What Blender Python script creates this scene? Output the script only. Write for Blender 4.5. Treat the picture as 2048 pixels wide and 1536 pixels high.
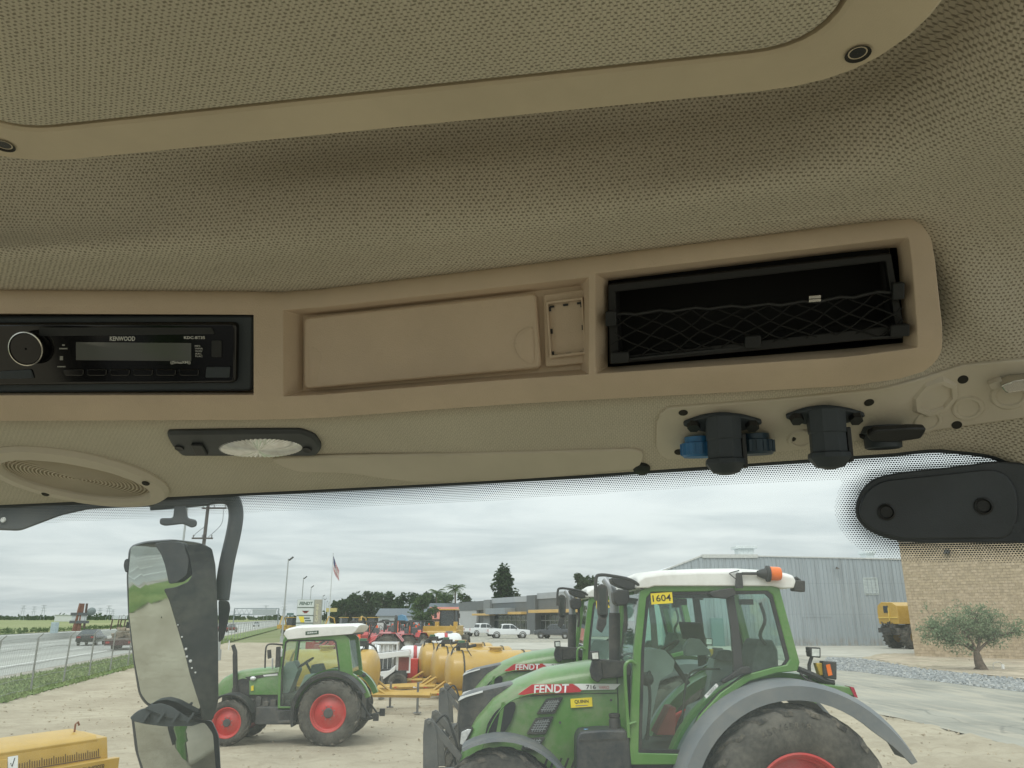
import bpy, bmesh, math, random
from mathutils import Vector, Matrix, noise as mnoise
for _o in list(bpy.data.objects): bpy.data.objects.remove(_o, do_unlink=True)
SC = bpy.context.scene
COL = SC.collection
R = math.radians
rnd = random.Random(7)

# ------------------------------------------------------------------ camera
F, PITCH, H = 1539.0, R(16.9), 2.70
CAM = Vector((0, 0, H))
cd = bpy.data.cameras.new('camera'); co = bpy.data.objects.new('camera', cd); COL.objects.link(co)
co.location = CAM; co.rotation_euler = (R(90) + PITCH, 0, 0)
cd.sensor_width = 36; cd.lens = 36 * F / 2048; cd.clip_start = 0.01; cd.clip_end = 9000
SC.camera = co

# ------------------------------------------------------------------ world: overcast sky over a Nishita base
SUN_EL, SUN_AZ = R(52), R(200)          # azimuth measured clockwise from +Y
wd = bpy.data.worlds.new('World'); SC.world = wd; wd.use_nodes = True
def world_nodes():
    nt = wd.node_tree; nt.nodes.clear(); N = nt.nodes.new; L = nt.links.new
    out = N('ShaderNodeOutputWorld'); bg = N('ShaderNodeBackground'); bg.inputs[1].default_value = 0.118
    sky = N('ShaderNodeTexSky'); sky.sky_type = 'NISHITA'; sky.sun_disc = False
    sky.sun_elevation = SUN_EL; sky.sun_rotation = SUN_AZ; sky.air_density = 1.0; sky.dust_density = 2.0
    tc = N('ShaderNodeTexCoord'); sp = N('ShaderNodeSeparateXYZ'); L(tc.outputs['Generated'], sp.inputs[0])
    def M(op, a, b=None, c=None):
        n = N('ShaderNodeMath'); n.operation = op
        for i, x in enumerate((a, b, c)):
            if x is None: continue
            if isinstance(x, (int, float)): n.inputs[i].default_value = x
            else: L(x, n.inputs[i])
        return n.outputs[0]
    up = M('MAXIMUM', sp.outputs[2], 0.0)
    den = M('ADD', up, 0.09)
    cv = N('ShaderNodeCombineXYZ')
    L(M('DIVIDE', sp.outputs[0], den), cv.inputs[0]); L(M('DIVIDE', sp.outputs[1], den), cv.inputs[1])
    def noi(scale, det, dist, sx, sy, off):
        mp = N('ShaderNodeMapping'); mp.inputs['Scale'].default_value = (sx, sy, 1); mp.inputs['Location'].default_value = (off, off * .7, 0)
        mp.inputs['Rotation'].default_value = (0, 0, R(12))
        L(cv.outputs[0], mp.inputs[0])
        n = N('ShaderNodeTexNoise'); n.inputs['Scale'].default_value = scale; n.inputs['Detail'].default_value = det
        n.inputs['Roughness'].default_value = .55; n.inputs['Distortion'].default_value = dist
        L(mp.outputs[0], n.inputs['Vector']); return n.outputs[0]
    n1 = noi(0.5, 5, .4, .8, 1.0, 3.1); n2 = noi(1.5, 6, .6, .75, 1.0, 8.3)
    s = M('ADD', M('MULTIPLY', n1, .62), M('MULTIPLY', n2, .38))
    mr = N('ShaderNodeMapRange'); L(s, mr.inputs[0]); mr.inputs[1].default_value = .35; mr.inputs[2].default_value = .64
    mr.interpolation_type = 'SMOOTHSTEP'
    # cloud radiance: CIE overcast growth with elevation
    grow = M('ADD', M('MULTIPLY', up, 1.35), .80)
    dark = N('ShaderNodeRGB'); dark.outputs[0].default_value = (4.7, 5.3, 5.4, 1)
    lite = N('ShaderNodeRGB'); lite.outputs[0].default_value = (6.8, 7.3, 7.2, 1)
    mx = N('ShaderNodeMix'); mx.data_type = 'RGBA'
    L(mr.outputs[0], mx.inputs[0]); L(dark.outputs[0], mx.inputs[6]); L(lite.outputs[0], mx.inputs[7])
    vm = N('ShaderNodeVectorMath'); vm.operation = 'SCALE'; L(mx.outputs[2], vm.inputs[0]); L(grow, vm.inputs['Scale'])
    mz = N('ShaderNodeMix'); mz.data_type = 'RGBA'; mz.inputs[0].default_value = .93
    L(sky.outputs[0], mz.inputs[6]); L(vm.outputs[0], mz.inputs[7])
    L(mz.outputs[2], bg.inputs[0]); L(bg.outputs[0], out.inputs[0])
world_nodes()
sl = bpy.data.lights.new('sun', 'SUN'); sl.energy = 0.9; sl.angle = R(25); sl.color = (1, .96, .9)
so = bpy.data.objects.new('sun', sl); COL.objects.link(so)
so.rotation_euler = (R(90) - SUN_EL, 0, -SUN_AZ + math.pi)
so.location = (0, 0, 60)
vs = SC.view_settings; vs.view_transform = 'Standard'; vs.look = 'None'; vs.exposure = 0.22; vs.gamma = 1; vs.use_curve_mapping = False
SC.render.engine = 'CYCLES'
cy = SC.cycles; cy.use_denoising = True; cy.max_bounces = 10; cy.diffuse_bounces = 5; cy.glossy_bounces = 4
cy.transparent_max_bounces = 24; cy.transmission_bounces = 6; cy.caustics_reflective = False; cy.caustics_refractive = False
cy.sample_clamp_indirect = 6.0

# ------------------------------------------------------------------ rays (how the photograph was measured)
SP, CP = math.sin(PITCH), math.cos(PITCH)
def ray(u, v):
    dx = (u - 1024) / F; dz = (768 - v) / F
    return Vector((dx, CP - dz * SP, SP + dz * CP))
def D(u, v, Y):
    r = ray(u, v); return CAM + r * (Y / r.y)
def G(u, v, z=0.0):
    r = ray(u, v); return CAM + r * ((z - H) / r.z)
def ZP(u, v, z):                        # z relative to the eye
    r = ray(u, v); return CAM + r * (z / r.z)

# ------------------------------------------------------------------ materials
MATS = {}
def hexlin(h):
    c = [int(h[i:i + 2], 16) / 255 for i in (0, 2, 4)]
    return tuple(x / 12.92 if x <= .04045 else ((x + .055) / 1.055) ** 2.4 for x in c)
class NT:
    def __init__(s, name):
        s.m = bpy.data.materials.new(name); s.m.use_nodes = True; s.t = s.m.node_tree; s.t.nodes.clear()
        s.out = s.N('ShaderNodeOutputMaterial')
    def N(s, t): return s.t.nodes.new(t)
    def L(s, a, b): s.t.links.new(a, b)
    def put(s, sock, x):
        if x is None: return
        if hasattr(x, 'is_output'): s.L(x, sock)
        elif isinstance(x, (tuple, list)) and len(x) == 3 and sock.type == 'RGBA': sock.default_value = (*x, 1)
        else: sock.default_value = x
    def M(s, op, a, b=None, c=None, clamp=False):
        n = s.N('ShaderNodeMath'); n.operation = op; n.use_clamp = clamp
        for i, x in enumerate((a, b, c)): s.put(n.inputs[i], x)
        return n.outputs[0]
    def noise(s, scale, detail=4, vec=None, rough=.55, dist=0):
        n = s.N('ShaderNodeTexNoise'); n.inputs['Scale'].default_value = scale; n.inputs['Detail'].default_value = detail
        n.inputs['Roughness'].default_value = rough; n.inputs['Distortion'].default_value = dist
        if vec is not None: s.L(vec, n.inputs['Vector'])
        return n.outputs[0]
    def ramp(s, x, a, b, c=0., d=1.):
        n = s.N('ShaderNodeMapRange'); s.put(n.inputs[0], x)
        for i, y in enumerate((a, b, c, d)): n.inputs[i + 1].default_value = y
        n.interpolation_type = 'SMOOTHSTEP'; return n.outputs[0]
    def mix(s, f, a, b):
        n = s.N('ShaderNodeMix'); n.data_type = 'RGBA'; s.put(n.inputs[0], f); s.put(n.inputs[6], a); s.put(n.inputs[7], b); return n.outputs[2]
    def obj(s): return s.N('ShaderNodeTexCoord').outputs['Object']
    def world(s): return s.N('ShaderNodeNewGeometry').outputs['Position']
    def uv(s, name='UVMap'):
        n = s.N('ShaderNodeUVMap'); n.uv_map = name; return n.outputs[0]
    def map(s, vec, scale, rot=(0, 0, 0), loc=(0, 0, 0)):
        n = s.N('ShaderNodeMapping'); n.inputs['Scale'].default_value = scale; n.inputs['Rotation'].default_value = rot; n.inputs['Location'].default_value = loc
        s.L(vec, n.inputs[0]); return n.outputs[0]
    def sep(s, vec):
        n = s.N('ShaderNodeSeparateXYZ'); s.L(vec, n.inputs[0]); return n.outputs
    def bump(s, h, strength, dist=.01):
        n = s.N('ShaderNodeBump'); n.inputs['Strength'].default_value = strength; n.inputs['Distance'].default_value = dist
        s.L(h, n.inputs['Height']); return n.outputs[0]
    def princ(s, col, rough=.5, metal=0, normal=None, spec=None, **kw):
        p = s.N('ShaderNodeBsdfPrincipled'); s.put(p.inputs['Base Color'], col); s.put(p.inputs['Roughness'], rough); s.put(p.inputs['Metallic'], metal)
        if normal is not None: s.L(normal, p.inputs['Normal'])
        if spec is not None: s.put(p.inputs['Specular IOR Level'], spec)
        for k, x in kw.items(): s.put(p.inputs[k.replace('_', ' ')], x)
        return p.outputs[0]
    def done(s, sh): s.L(sh, s.out.inputs[0]); return s.m
DUST = (.36, .31, .24)
def pmat(name, col, rough=.5, metal=0, var=.12, scale=6., bump=0., bscale=300., dirt=0., dscale=3., coat=0., spec=None):
    """solid thing: colour with slight unevenness, fine grain, dust patches"""
    if name in MATS: return MATS[name]
    if isinstance(col, str): col = hexlin(col)
    t = NT(name); o = t.obj()
    n = t.noise(scale, 5, o)
    k = t.ramp(n, .3, .7)
    c = t.mix(k, tuple(x * (1 - var) for x in col), tuple(min(.92, x * (1 + var)) for x in col))
    rg = rough
    if dirt:
        d = t.noise(dscale, 7, o, .62, .4); d2 = t.noise(dscale * 9, 3, o)
        dm = t.M('MULTIPLY', t.ramp(t.M('ADD', t.M('MULTIPLY', d, .75), t.M('MULTIPLY', d2, .25)), .38, .72), dirt)
        c = t.mix(dm, c, DUST); rg = t.M('ADD', t.M('MULTIPLY', dm, .5), rough, clamp=True)
    nm = t.bump(t.noise(bscale, 3, o), bump, .002) if bump else None
    kw = {'Coat Weight': coat, 'Coat Roughness': .12} if coat else {}
    p = t.N('ShaderNodeBsdfPrincipled'); t.put(p.inputs['Base Color'], c); t.put(p.inputs['Roughness'], rg); t.put(p.inputs['Metallic'], metal)
    if nm: t.L(nm, p.inputs['Normal'])
    if spec is not None: p.inputs['Specular IOR Level'].default_value = spec
    for a, b in kw.items(): p.inputs[a].default_value = b
    MATS[name] = t.done(p.outputs[0]); return MATS[name]
def glassmat(name, tint, dust=.03, refl=1.0):
    if name in MATS: return MATS[name]
    t = NT(name)
    tr = t.N('ShaderNodeBsdfTransparent'); t.put(tr.inputs[0], tint)
    gl = t.N('ShaderNodeBsdfGlossy'); gl.inputs['Roughness'].default_value = .02
    fr = t.N('ShaderNodeFresnel'); t.L(t.M('SUBTRACT', 1.45, t.M('MULTIPLY', t.N('ShaderNodeNewGeometry').outputs['Backfacing'], .7603)), fr.inputs[0])
    mx = t.N('ShaderNodeMixShader'); t.L(t.M('MULTIPLY', fr.outputs[0], refl), mx.inputs[0]); t.L(tr.outputs[0], mx.inputs[1]); t.L(gl.outputs[0], mx.inputs[2])
    tl = t.N('ShaderNodeBsdfTranslucent'); t.put(tl.inputs[0], (.8, .8, .78))
    df = t.N('ShaderNodeBsdfDiffuse'); t.put(df.inputs[0], (.5, .47, .42))
    m0 = t.N('ShaderNodeMixShader'); m0.inputs[0].default_value = .5; t.L(tl.outputs[0], m0.inputs[1]); t.L(df.outputs[0], m0.inputs[2])
    m2 = t.N('ShaderNodeMixShader')
    t.L(t.ramp(t.noise(2.2, 5, t.obj()), .3, .75, dust * .6, dust * 1.6), m2.inputs[0])
    t.L(mx.outputs[0], m2.inputs[1]); t.L(m0.outputs[0], m2.inputs[2])
    MATS[name] = t.done(m2.outputs[0]); return MATS[name]

# ------------------------------------------------------------------ objects
def tag(o, label=None, cat=None, group=None, kind=None):
    for k, x in (('label', label), ('category', cat), ('group', group), ('kind', kind)):
        if x: o[k] = x
    return o
def thing(name, loc, label, cat, group=None, rz=0.):
    o = bpy.data.objects.new(name, None); COL.objects.link(o); o.location = loc; o.rotation_euler = (0, 0, rz); o.empty_display_size = .2
    return tag(o, label, cat, group)
def origin(o):
    p = Vector((0, 0, 0))
    while o is not None: p = p + Vector(o.location); o = o.parent
    return p
def copy_tree(o, parent=None):
    c = o.copy(); COL.objects.link(c)
    if parent: c.parent = parent
    for ch in [x for x in KIDS.get(o, [])]:
        cc = copy_tree(ch, c); KIDS.setdefault(c, []).append(cc)
    return c
KIDS = {}
def link(name, me, parent=None):
    o = bpy.data.objects.new(name, me); COL.objects.link(o)
    if parent is not None: o.parent = parent; KIDS.setdefault(parent, []).append(o)
    return o
def frame_from(z, up=Vector((0, 0, 1))):
    z = z.normalized()
    if abs(z.dot(up)) > .99: up = Vector((0, 1, 0))
    x = up.cross(z).normalized(); return x, z.cross(x), z
class MB:
    def __init__(s): s.v = []; s.f = []; s.mi = []; s.cur = 0; s.uvs = None
    def mat(s, i): s.cur = i; return s
    def face(s, idx): s.f.append(tuple(idx)); s.mi.append(s.cur)
    def add(s, pts): n = len(s.v); s.v.extend(Vector(p) for p in pts); return n
    def poly(s, pts): n = s.add(pts); s.face(range(n, n + len(pts))); return s
    def loft(s, rings, closed=True, cap=True):
        m = len(rings[0]); n = s.add([p for r in rings for p in r])
        for i in range(len(rings) - 1):
            for j in range(m if closed else m - 1):
                k = (j + 1) % m
                s.face((n + i * m + j, n + i * m + k, n + (i + 1) * m + k, n + (i + 1) * m + j))
        if cap and closed:
            s.face(range(n + m - 1, n - 1, -1)); b = n + (len(rings) - 1) * m; s.face(range(b, b + m))
        return s
    def extrude(s, pts, vec): vec = Vector(vec); return s.loft([[Vector(p) for p in pts], [Vector(p) + vec for p in pts]])
    def ring(s, outer, inner, vec):
        """frame: outer and inner outlines with the same number of points, extruded"""
        vec = Vector(vec); m = len(outer); n = s.add(list(outer) + list(inner) + [Vector(p) + vec for p in outer] + [Vector(p) + vec for p in inner])
        for j in range(m):
            k = (j + 1) % m
            s.face((n + j, n + k, n + m + k, n + m + j)); s.face((n + 2 * m + j, n + 3 * m + j, n + 3 * m + k, n + 2 * m + k))
            s.face((n + j, n + 2 * m + j, n + 2 * m + k, n + k)); s.face((n + m + j, n + m + k, n + 3 * m + k, n + 3 * m + j))
        return s
    def box(s, c, d, rot=None, taper=1.0):
        c = Vector(c); x, y, z = (k / 2 for k in d); P = []
        for sz, t in ((-1, 1), (1, taper)):
            for sx, sy in ((-1, -1), (1, -1), (1, 1), (-1, 1)):
                p = Vector((sx * x * t, sy * y * t, sz * z)); P.append(c + (rot @ p if rot else p))
        n = s.add(P)
        for q in ((3, 2, 1, 0), (4, 5, 6, 7), (0, 1, 5, 4), (1, 2, 6, 5), (2, 3, 7, 6), (3, 0, 4, 7)): s.face([n + i for i in q])
        return s
    def box2(s, a, b):
        return s.box([(p + q) / 2 for p, q in zip(a, b)], [abs(p - q) for p, q in zip(a, b)])
    def cyl(s, p0, p1, r0, r1=None, n=12, cap=True):
        p0, p1 = Vector(p0), Vector(p1); r1 = r0 if r1 is None else r1
        x, y, z = frame_from(p1 - p0)
        rg = lambda p, r: [p + (x * math.cos(6.28319 * i / n) + y * math.sin(6.28319 * i / n)) * r for i in range(n)]
        return s.loft([rg(p0, r0), rg(p1, r1)], cap=cap)
    def tube(s, pts, r, n=8, sub=0, flat=1.0, cap=True):
        pts = [Vector(p) for p in pts]
        if sub: pts = smooth(pts, sub)
        rs = r if isinstance(r, (list, tuple)) else [r] * len(pts)
        if len(rs) != len(pts):
            rs = [rs[0] + (rs[-1] - rs[0]) * i / (len(pts) - 1) for i in range(len(pts))]
        rings = []; x = None
        for i, p in enumerate(pts):
            t = (pts[min(i + 1, len(pts) - 1)] - pts[max(i - 1, 0)]).normalized()
            if x is None: x, y, _ = frame_from(t)
            else:
                x = (x - t * x.dot(t)); x = x.normalized() if x.length > 1e-6 else frame_from(t)[0]
                y = t.cross(x)
            rings.append([p + (x * math.cos(6.28319 * k / n) + y * math.sin(6.28319 * k / n) * flat) * rs[i] for k in range(n)])
        return s.loft(rings, cap=cap)
    def lathe(s, prof, o, ax, n=32, cap=False):
        """prof: (radius, along axis)"""
        o = Vector(o); x, y, z = frame_from(Vector(ax))
        rings = [[o + z * h + (x * math.cos(6.28319 * k / n) + y * math.sin(6.28319 * k / n)) * max(r, 1e-4) for k in range(n)] for r, h in prof]
        return s.loft(rings, cap=cap)
    def ball(s, c, r, n=12, m=8, sq=(1, 1, 1)):
        c = Vector(c); rings = []
        for i in range(m + 1):
            a = math.pi * i / m - math.pi / 2
            rings.append([c + Vector((math.cos(a) * math.cos(6.28319 * k / n) * sq[0], math.cos(a) * math.sin(6.28319 * k / n) * sq[1], math.sin(a) * sq[2])) * r for k in range(n)])
        return s.loft(rings, cap=False)
    def grid(s, P):
        n = s.add([p for r in P for p in r]); w = len(P[0])
        for i in range(len(P) - 1):
            for j in range(w - 1): s.face((n + i * w + j, n + i * w + j + 1, n + (i + 1) * w + j + 1, n + (i + 1) * w + j))
        return s
    def mirror_y(s, y0):
        n = len(s.v); s.v.extend(Vector((p.x, 2 * y0 - p.y, p.z)) for p in list(s.v))
        for f, m in list(zip(s.f, s.mi)): s.f.append(tuple(n + i for i in reversed(f))); s.mi.append(m)
        return s
    def build(s, name, mats, parent=None, bevel=0., seg=2, angle=35, fix=True, local=False, **tags):
        me = bpy.data.meshes.new(name); off = origin(parent) if (parent is not None and not local) else Vector((0, 0, 0))
        me.from_pydata([p - off for p in s.v], [], s.f)
        for m in (mats if isinstance(mats, (list, tuple)) else [mats]): me.materials.append(m)
        me.polygons.foreach_set('material_index', s.mi); me.polygons.foreach_set('use_smooth', [True] * len(s.f))
        if s.uvs:
            ul = me.uv_layers.new(name='UVMap')
            for l in me.loops: ul.data[l.index].uv = s.uvs[l.vertex_index]
        me.update()
        if fix:
            bm = bmesh.new(); bm.from_mesh(me); bmesh.ops.remove_doubles(bm, verts=bm.verts, dist=1e-5); bmesh.ops.recalc_face_normals(bm, faces=bm.faces); bm.to_mesh(me); bm.free()
        me.set_sharp_from_angle(angle=R(angle))
        o = link(name, me, parent)
        if bevel:
            b = o.modifiers.new('edge', 'BEVEL'); b.width = bevel; b.segments = seg; b.limit_method = 'ANGLE'; b.angle_limit = R(40); b.harden_normals = False
        return tag(o, **tags)
def smooth(pts, sub):
    out = []
    n = len(pts)
    for i in range(n - 1):
        p0, p1, p2, p3 = pts[max(i - 1, 0)], pts[i], pts[i + 1], pts[min(i + 2, n - 1)]
        for k in range(sub):
            t = k / sub
            out.append(.5 * ((2 * p1) + (p2 - p0) * t + (2 * p0 - 5 * p1 + 4 * p2 - p3) * t * t + (3 * p1 - p0 - 3 * p2 + p3) * t ** 3))
    out.append(pts[-1]); return out
def lerp_list(x, xs, ys):
    if x <= xs[0]: return ys[0] + (ys[1] - ys[0]) / (xs[1] - xs[0]) * (x - xs[0])
    for i in range(len(xs) - 1):
        if x <= xs[i + 1]: return ys[i] + (ys[i + 1] - ys[i]) * (x - xs[i]) / (xs[i + 1] - xs[i])
    return ys[-1] + (ys[-1] - ys[-2]) / (xs[-1] - xs[-2]) * (x - xs[-1])
def crv(x, xs, ys):
    """smooth (Hermite) interpolation"""
    n = len(xs)
    if x <= xs[0] or x >= xs[-1]: return lerp_list(x, xs, ys)
    i = max(k for k in range(n - 1) if xs[k] <= x)
    def sl(k):
        a, b = max(k - 1, 0), min(k + 1, n - 1); return (ys[b] - ys[a]) / (xs[b] - xs[a])
    h = xs[i + 1] - xs[i]; t = (x - xs[i]) / h
    return ((2 * t ** 3 - 3 * t * t + 1) * ys[i] + (t ** 3 - 2 * t * t + t) * h * sl(i) + (-2 * t ** 3 + 3 * t * t) * ys[i + 1] + (t ** 3 - t * t) * h * sl(i + 1))
def round_poly(pts, r, n=4):
    """rounded corners for a polygon of Vectors"""
    out = []; m = len(pts); pts = [Vector(p) for p in pts]
    for i in range(m):
        p, a, b = pts[i], pts[i - 1], pts[(i + 1) % m]
        ri = r[i] if isinstance(r, (list, tuple)) else r
        da, db = (a - p), (b - p); ra = min(ri, da.length * .48); rb = min(ri, db.length * .48)
        if ri <= 0: out.append(p); continue
        q0, q1 = p + da.normalized() * ra, p + db.normalized() * rb
        for k in range(n + 1):
            t = k / n; out.append(q0 * (1 - t) ** 2 + p * 2 * t * (1 - t) + q1 * t * t)
    return out
def text_mesh(s, bold=0., shear=0., extrude=.0):
    cu = bpy.data.curves.new('t', 'FONT'); cu.body = s; cu.size = 1; cu.offset = bold; cu.shear = shear; cu.extrude = extrude
    cu.resolution_u = 3
    o = bpy.data.objects.new('t', cu); COL.objects.link(o)
    dg = bpy.context.evaluated_depsgraph_get(); me = bpy.data.meshes.new_from_object(o.evaluated_get(dg))
    bpy.data.objects.remove(o); bpy.data.curves.remove(cu); return me
def text_obj(name, s, m, o, x, y, w, h, parent=None, bold=0., shear=0., extrude=0.):
    """lettering centred at o, running along x, up y, fitted in w by h metres"""
    me = text_mesh(s, bold, shear, extrude); x, y = Vector(x).normalized(), Vector(y); y = (y - x * y.dot(x)).normalized(); z = x.cross(y)
    xs = [p.co.x for p in me.vertices]; ys = [p.co.y for p in me.vertices]
    cx, cyy = (min(xs) + max(xs)) / 2, (min(ys) + max(ys)) / 2; sx, sy = w / (max(xs) - min(xs)), h / (max(ys) - min(ys))
    off = origin(parent) if parent is not None else Vector((0, 0, 0))
    for p in me.vertices: p.co = Vector(o) + x * (p.co.x - cx) * sx + y * (p.co.y - cyy) * sy + z * p.co.z - off
    me.materials.clear(); me.materials.append(m); me.name = name
    return link(name, me, parent)
# ================================================================== CAB INTERIOR
YAW = R(9.0)
FW = Vector((math.sin(YAW), math.cos(YAW), 0)); LAT = Vector((math.cos(YAW), -math.sin(YAW), 0))
def BP(u, v, b):
    r = ray(u, v); return CAM + r * (b / r.dot(FW))
def zb(u, v, z):                         # forward distance of the point at height z (relative to the eye)
    r = ray(u, v); return z / r.z * r.dot(FW)
UN = [-300, 0, 560, 1024, 1500, 1780, 1900, 2048, 2350]
ROWS = [  # (pixel rows, heights or forward distances)
    ([195, 212, 200, 146, 82, 8, -92, -282, -540], 'z', [.400] * 9),
    ([314, 314, 290, 233, 176, 106, 4, -162, -420], 'z', [.384] * 9),
    ([450, 445, 383, 335, 280, 205, 125, 30, -160], 'z', [.344] * 9),
    ([505, 500, 485, 440, 372, 325, 285, 230, 120], 'z', [.309] * 9),
    ([545, 545, 553, 503, 440, 405, 390, 375, 330], 'z', [.301] * 9),
    ([574, 574, 579, 528, 468, 445, 470, 490, 480], 'z', [.2985, .2985, .2985, .2985, .2985, .298, .288, .282, .282]),
    ([700, 700, 700, 665, 625, 600, 610, 620, 620], 'z', [.285, .285, .285, .285, .285, .278, .246, .24, .24]),
    ([842, 842, 838, 808, 783, 765, 735, 715, 720], 'z', [.190, .190, .190, .190, .190, .193, .205, .207, .21]),
    ([1018, 1010, 983, 959, 927, 907, 900, 945, 1300], 'b', [.80, .82, .83, .798, .765, .748, .742, .735, .70]),
]
RB = []
for vs_, kind, zz in ROWS:
    RB.append([zb(u, v, z) if kind == 'z' else z for u, v, z in zip(UN, vs_, zz)])
def rowv(i, u): return crv(u, UN, ROWS[i][0])
def rowb(i, u): return crv(u, UN, RB[i])
def SS(u, v, off=0.):
    """soffit between console and windscreen; off = distance below it"""
    def p(u, v):
        v8, v9 = rowv(7, u), rowv(8, u); t = (v - v8) / (v9 - v8)
        return BP(u, v, rowb(7, u) + (rowb(8, u) - rowb(7, u)) * t)
    q = p(u, v)
    if off == 0: return q
    n = (p(u + 3, v) - q).cross(p(u, v + 3) - q).normalized()
    if n.z > 0: n = -n
    return q + n * off
CT, CZ = [0, .04, .10, .80, .87, 1.0], [.306, .2955, .287, .206, .1985, .1865]
UT = ([-300, 0, 500, 560, 640, 1024, 1500, 1780, 1890], [573, 572, 575, 577, 571, 525, 465, 430, 420])
UBt = ([-300, 0, 500, 560, 640, 1024, 1500, 1700, 1890], [843, 842, 840, 839, 836, 808, 783, 772, 745])
def cvt(u): return lerp_list(u, *UT)
def cvb(u): return lerp_list(u, *UBt)
def CS(u, v, off=0.):
    """console front; off = distance out of it, towards the driver"""
    def p(u, v):
        t = (v - cvt(u)) / (cvb(u) - cvt(u)); return ZP(u, v, lerp_list(t, CT, CZ))
    q = p(u, v)
    if off == 0: return q
    vm = cvt(u) * .45 + cvb(u) * .55; m0 = p(u, vm)
    n = (p(u + 6, cvt(u + 6) * .45 + cvb(u + 6) * .55) - m0).cross(p(u, vm + 20) - m0).normalized()
    if n.y > 0: n = -n
    return q + n * off
def on(mb, S, poly, a, b, r=0, n=4):
    if r:
        p2 = round_poly([Vector((x, y, 0)) for x, y in poly], r, n); poly = [(p.x, p.y) for p in p2]
    return mb.loft([[S(x, y, a) for x, y in poly], [S(x, y, b) for x, y in poly]])
def band(mb, S, us, top, bot, a, b, m=5):
    """curved plate between two edge lines, thickness from a to b"""
    rings = []
    for u in us:
        t, w = lerp_list(u, *zip(*top)), lerp_list(u, *zip(*bot)); vv = [t + (w - t) * k / m for k in range(m + 1)]
        rings.append([S(u, v, b) for v in vv] + [S(u, v, a) for v in reversed(vv)])
    return mb.loft(rings)
def dome(mb, S, poly, a, b):
    """rounded outline filled on the curved surface"""
    cu = sum(p[0] for p in poly) / len(poly); cv = sum(p[1] for p in poly) / len(poly)
    R_ = [[S(u, v, a) for u, v in poly]] + [[S(cu + (u - cu) * k, cv + (v - cv) * k, b) for u, v in poly] for k in (1, .94, .8, .6, .4, .2, .01)]
    return mb.loft(R_, cap=False)
def circ(u, v, ru, rv=None, n=20, tilt=0.):
    rv = ru if rv is None else rv; o = []
    for k in range(n):
        a = 6.28319 * k / n; x, y = ru * math.cos(a), rv * math.sin(a)
        o.append((u + x * math.cos(tilt) - y * math.sin(tilt), v + x * math.sin(tilt) + y * math.cos(tilt)))
    return o
def disc3(S, u, v, r, off, n=20):
    """a true circle of radius r metres lying on surface S"""
    o = S(u, v, off); e1 = (S(u + 4, v, off) - o).normalized(); nn = (S(u, v, off + .01) - o).normalized(); e2 = nn.cross(e1)
    return [o + (e1 * math.cos(6.28319 * k / n) + e2 * math.sin(6.28319 * k / n)) * r for k in range(n)]

# ---- materials of the cab
def fabric_mat(name, base, dark, pu, pv):
    t = NT(name); uv = t.uv(); s = t.sep(uv)
    wob = t.noise(230, 2, uv); wob2 = t.noise(260, 2, t.map(uv, (1, 1, 1), loc=(3, 5, 0)))
    y = t.M('ADD', t.M('DIVIDE', s[1], pv), t.M('MULTIPLY', wob, 1.0)); row = t.M('FLOOR', y)
    x = t.M('ADD', t.M('ADD', t.M('DIVIDE', s[0], pu), t.M('MULTIPLY', t.M('MODULO', row, 2.0), .5)), t.M('MULTIPLY', wob2, .9))
    fx = t.M('ABSOLUTE', t.M('SUBTRACT', t.M('FRACT', x), .5)); fy = t.M('ABSOLUTE', t.M('SUBTRACT', t.M('FRACT', y), .5))
    d = t.M('SQRT', t.M('ADD', t.M('MULTIPLY', t.M('MULTIPLY', fx, fx), 1.0), t.M('MULTIPLY', t.M('MULTIPLY', fy, fy), .8)))
    var = t.noise(260, 2, uv)
    hole = t.ramp(t.M('ADD', d, t.M('MULTIPLY', t.M('SUBTRACT', var, .5), .34)), .17, .30, 1., 0.)
    warp = t.ramp(t.M('ABSOLUTE', t.M('SUBTRACT', t.M('FRACT', t.M('MULTIPLY', x, 2.0)), .5)), .02, .2, 1., 0.)
    patch = t.ramp(t.noise(5, 4, uv), .3, .7)
    c = t.mix(patch, tuple(k * .95 for k in base), tuple(k * 1.05 for k in base))
    c = t.mix(t.M('MULTIPLY', warp, .30), c, dark)
    at = t.N('ShaderNodeAttribute'); at.attribute_name = 'plain'; hole = t.M('MULTIPLY', hole, t.M('SUBTRACT', 1.0, at.outputs['Fac']))
    c = t.mix(t.M('MULTIPLY', hole, .80), c, dark)
    h = t.M('ADD', t.M('MULTIPLY', hole, -1.), t.M('MULTIPLY', warp, -.35))
    return t.done(t.princ(c, .95, 0, t.bump(h, .55, .0012), spec=.1, Sheen_Weight=.15))
FAB = fabric_mat('knit_fabric', (.61, .555, .46), (.20, .172, .125), .0041, .0027)
FAB2 = fabric_mat('knit_fabric_panel', (.61, .555, .45), (.20, .174, .125), .0037, .0024)
TAN = pmat('tan_plastic', (.60, .475, .36), .55, 0, .07, 7, .3, 900, dirt=.10, dscale=9)
TAN2 = pmat('khaki_plastic', (.59, .495, .365), .5, 0, .07, 9, .2, 900)
PAN = pmat('pale_panel_plastic', (.57, .51, .42), .5, 0, .05, 9, .2, 900)
BLK = pmat('black_plastic', (.012, .013, .014), .45, 0, .2, 12, .15, 700)
BLK2 = pmat('black_satin_plastic', (.034, .043, .052), .55, 0, .2, 12, .15, 700)
GLOSSBLK = pmat('gloss_black', (.006, .006, .007), .09, 0, .1, 12)
HOLE = pmat('screw_hole', (.022, .020, .016), .8)
SIL = pmat('silver', (.62, .60, .55), .25, 1.0, .05)
WHITEPRINT = pmat('white_print', (.62, .62, .60), .5, 0, .03)
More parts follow.
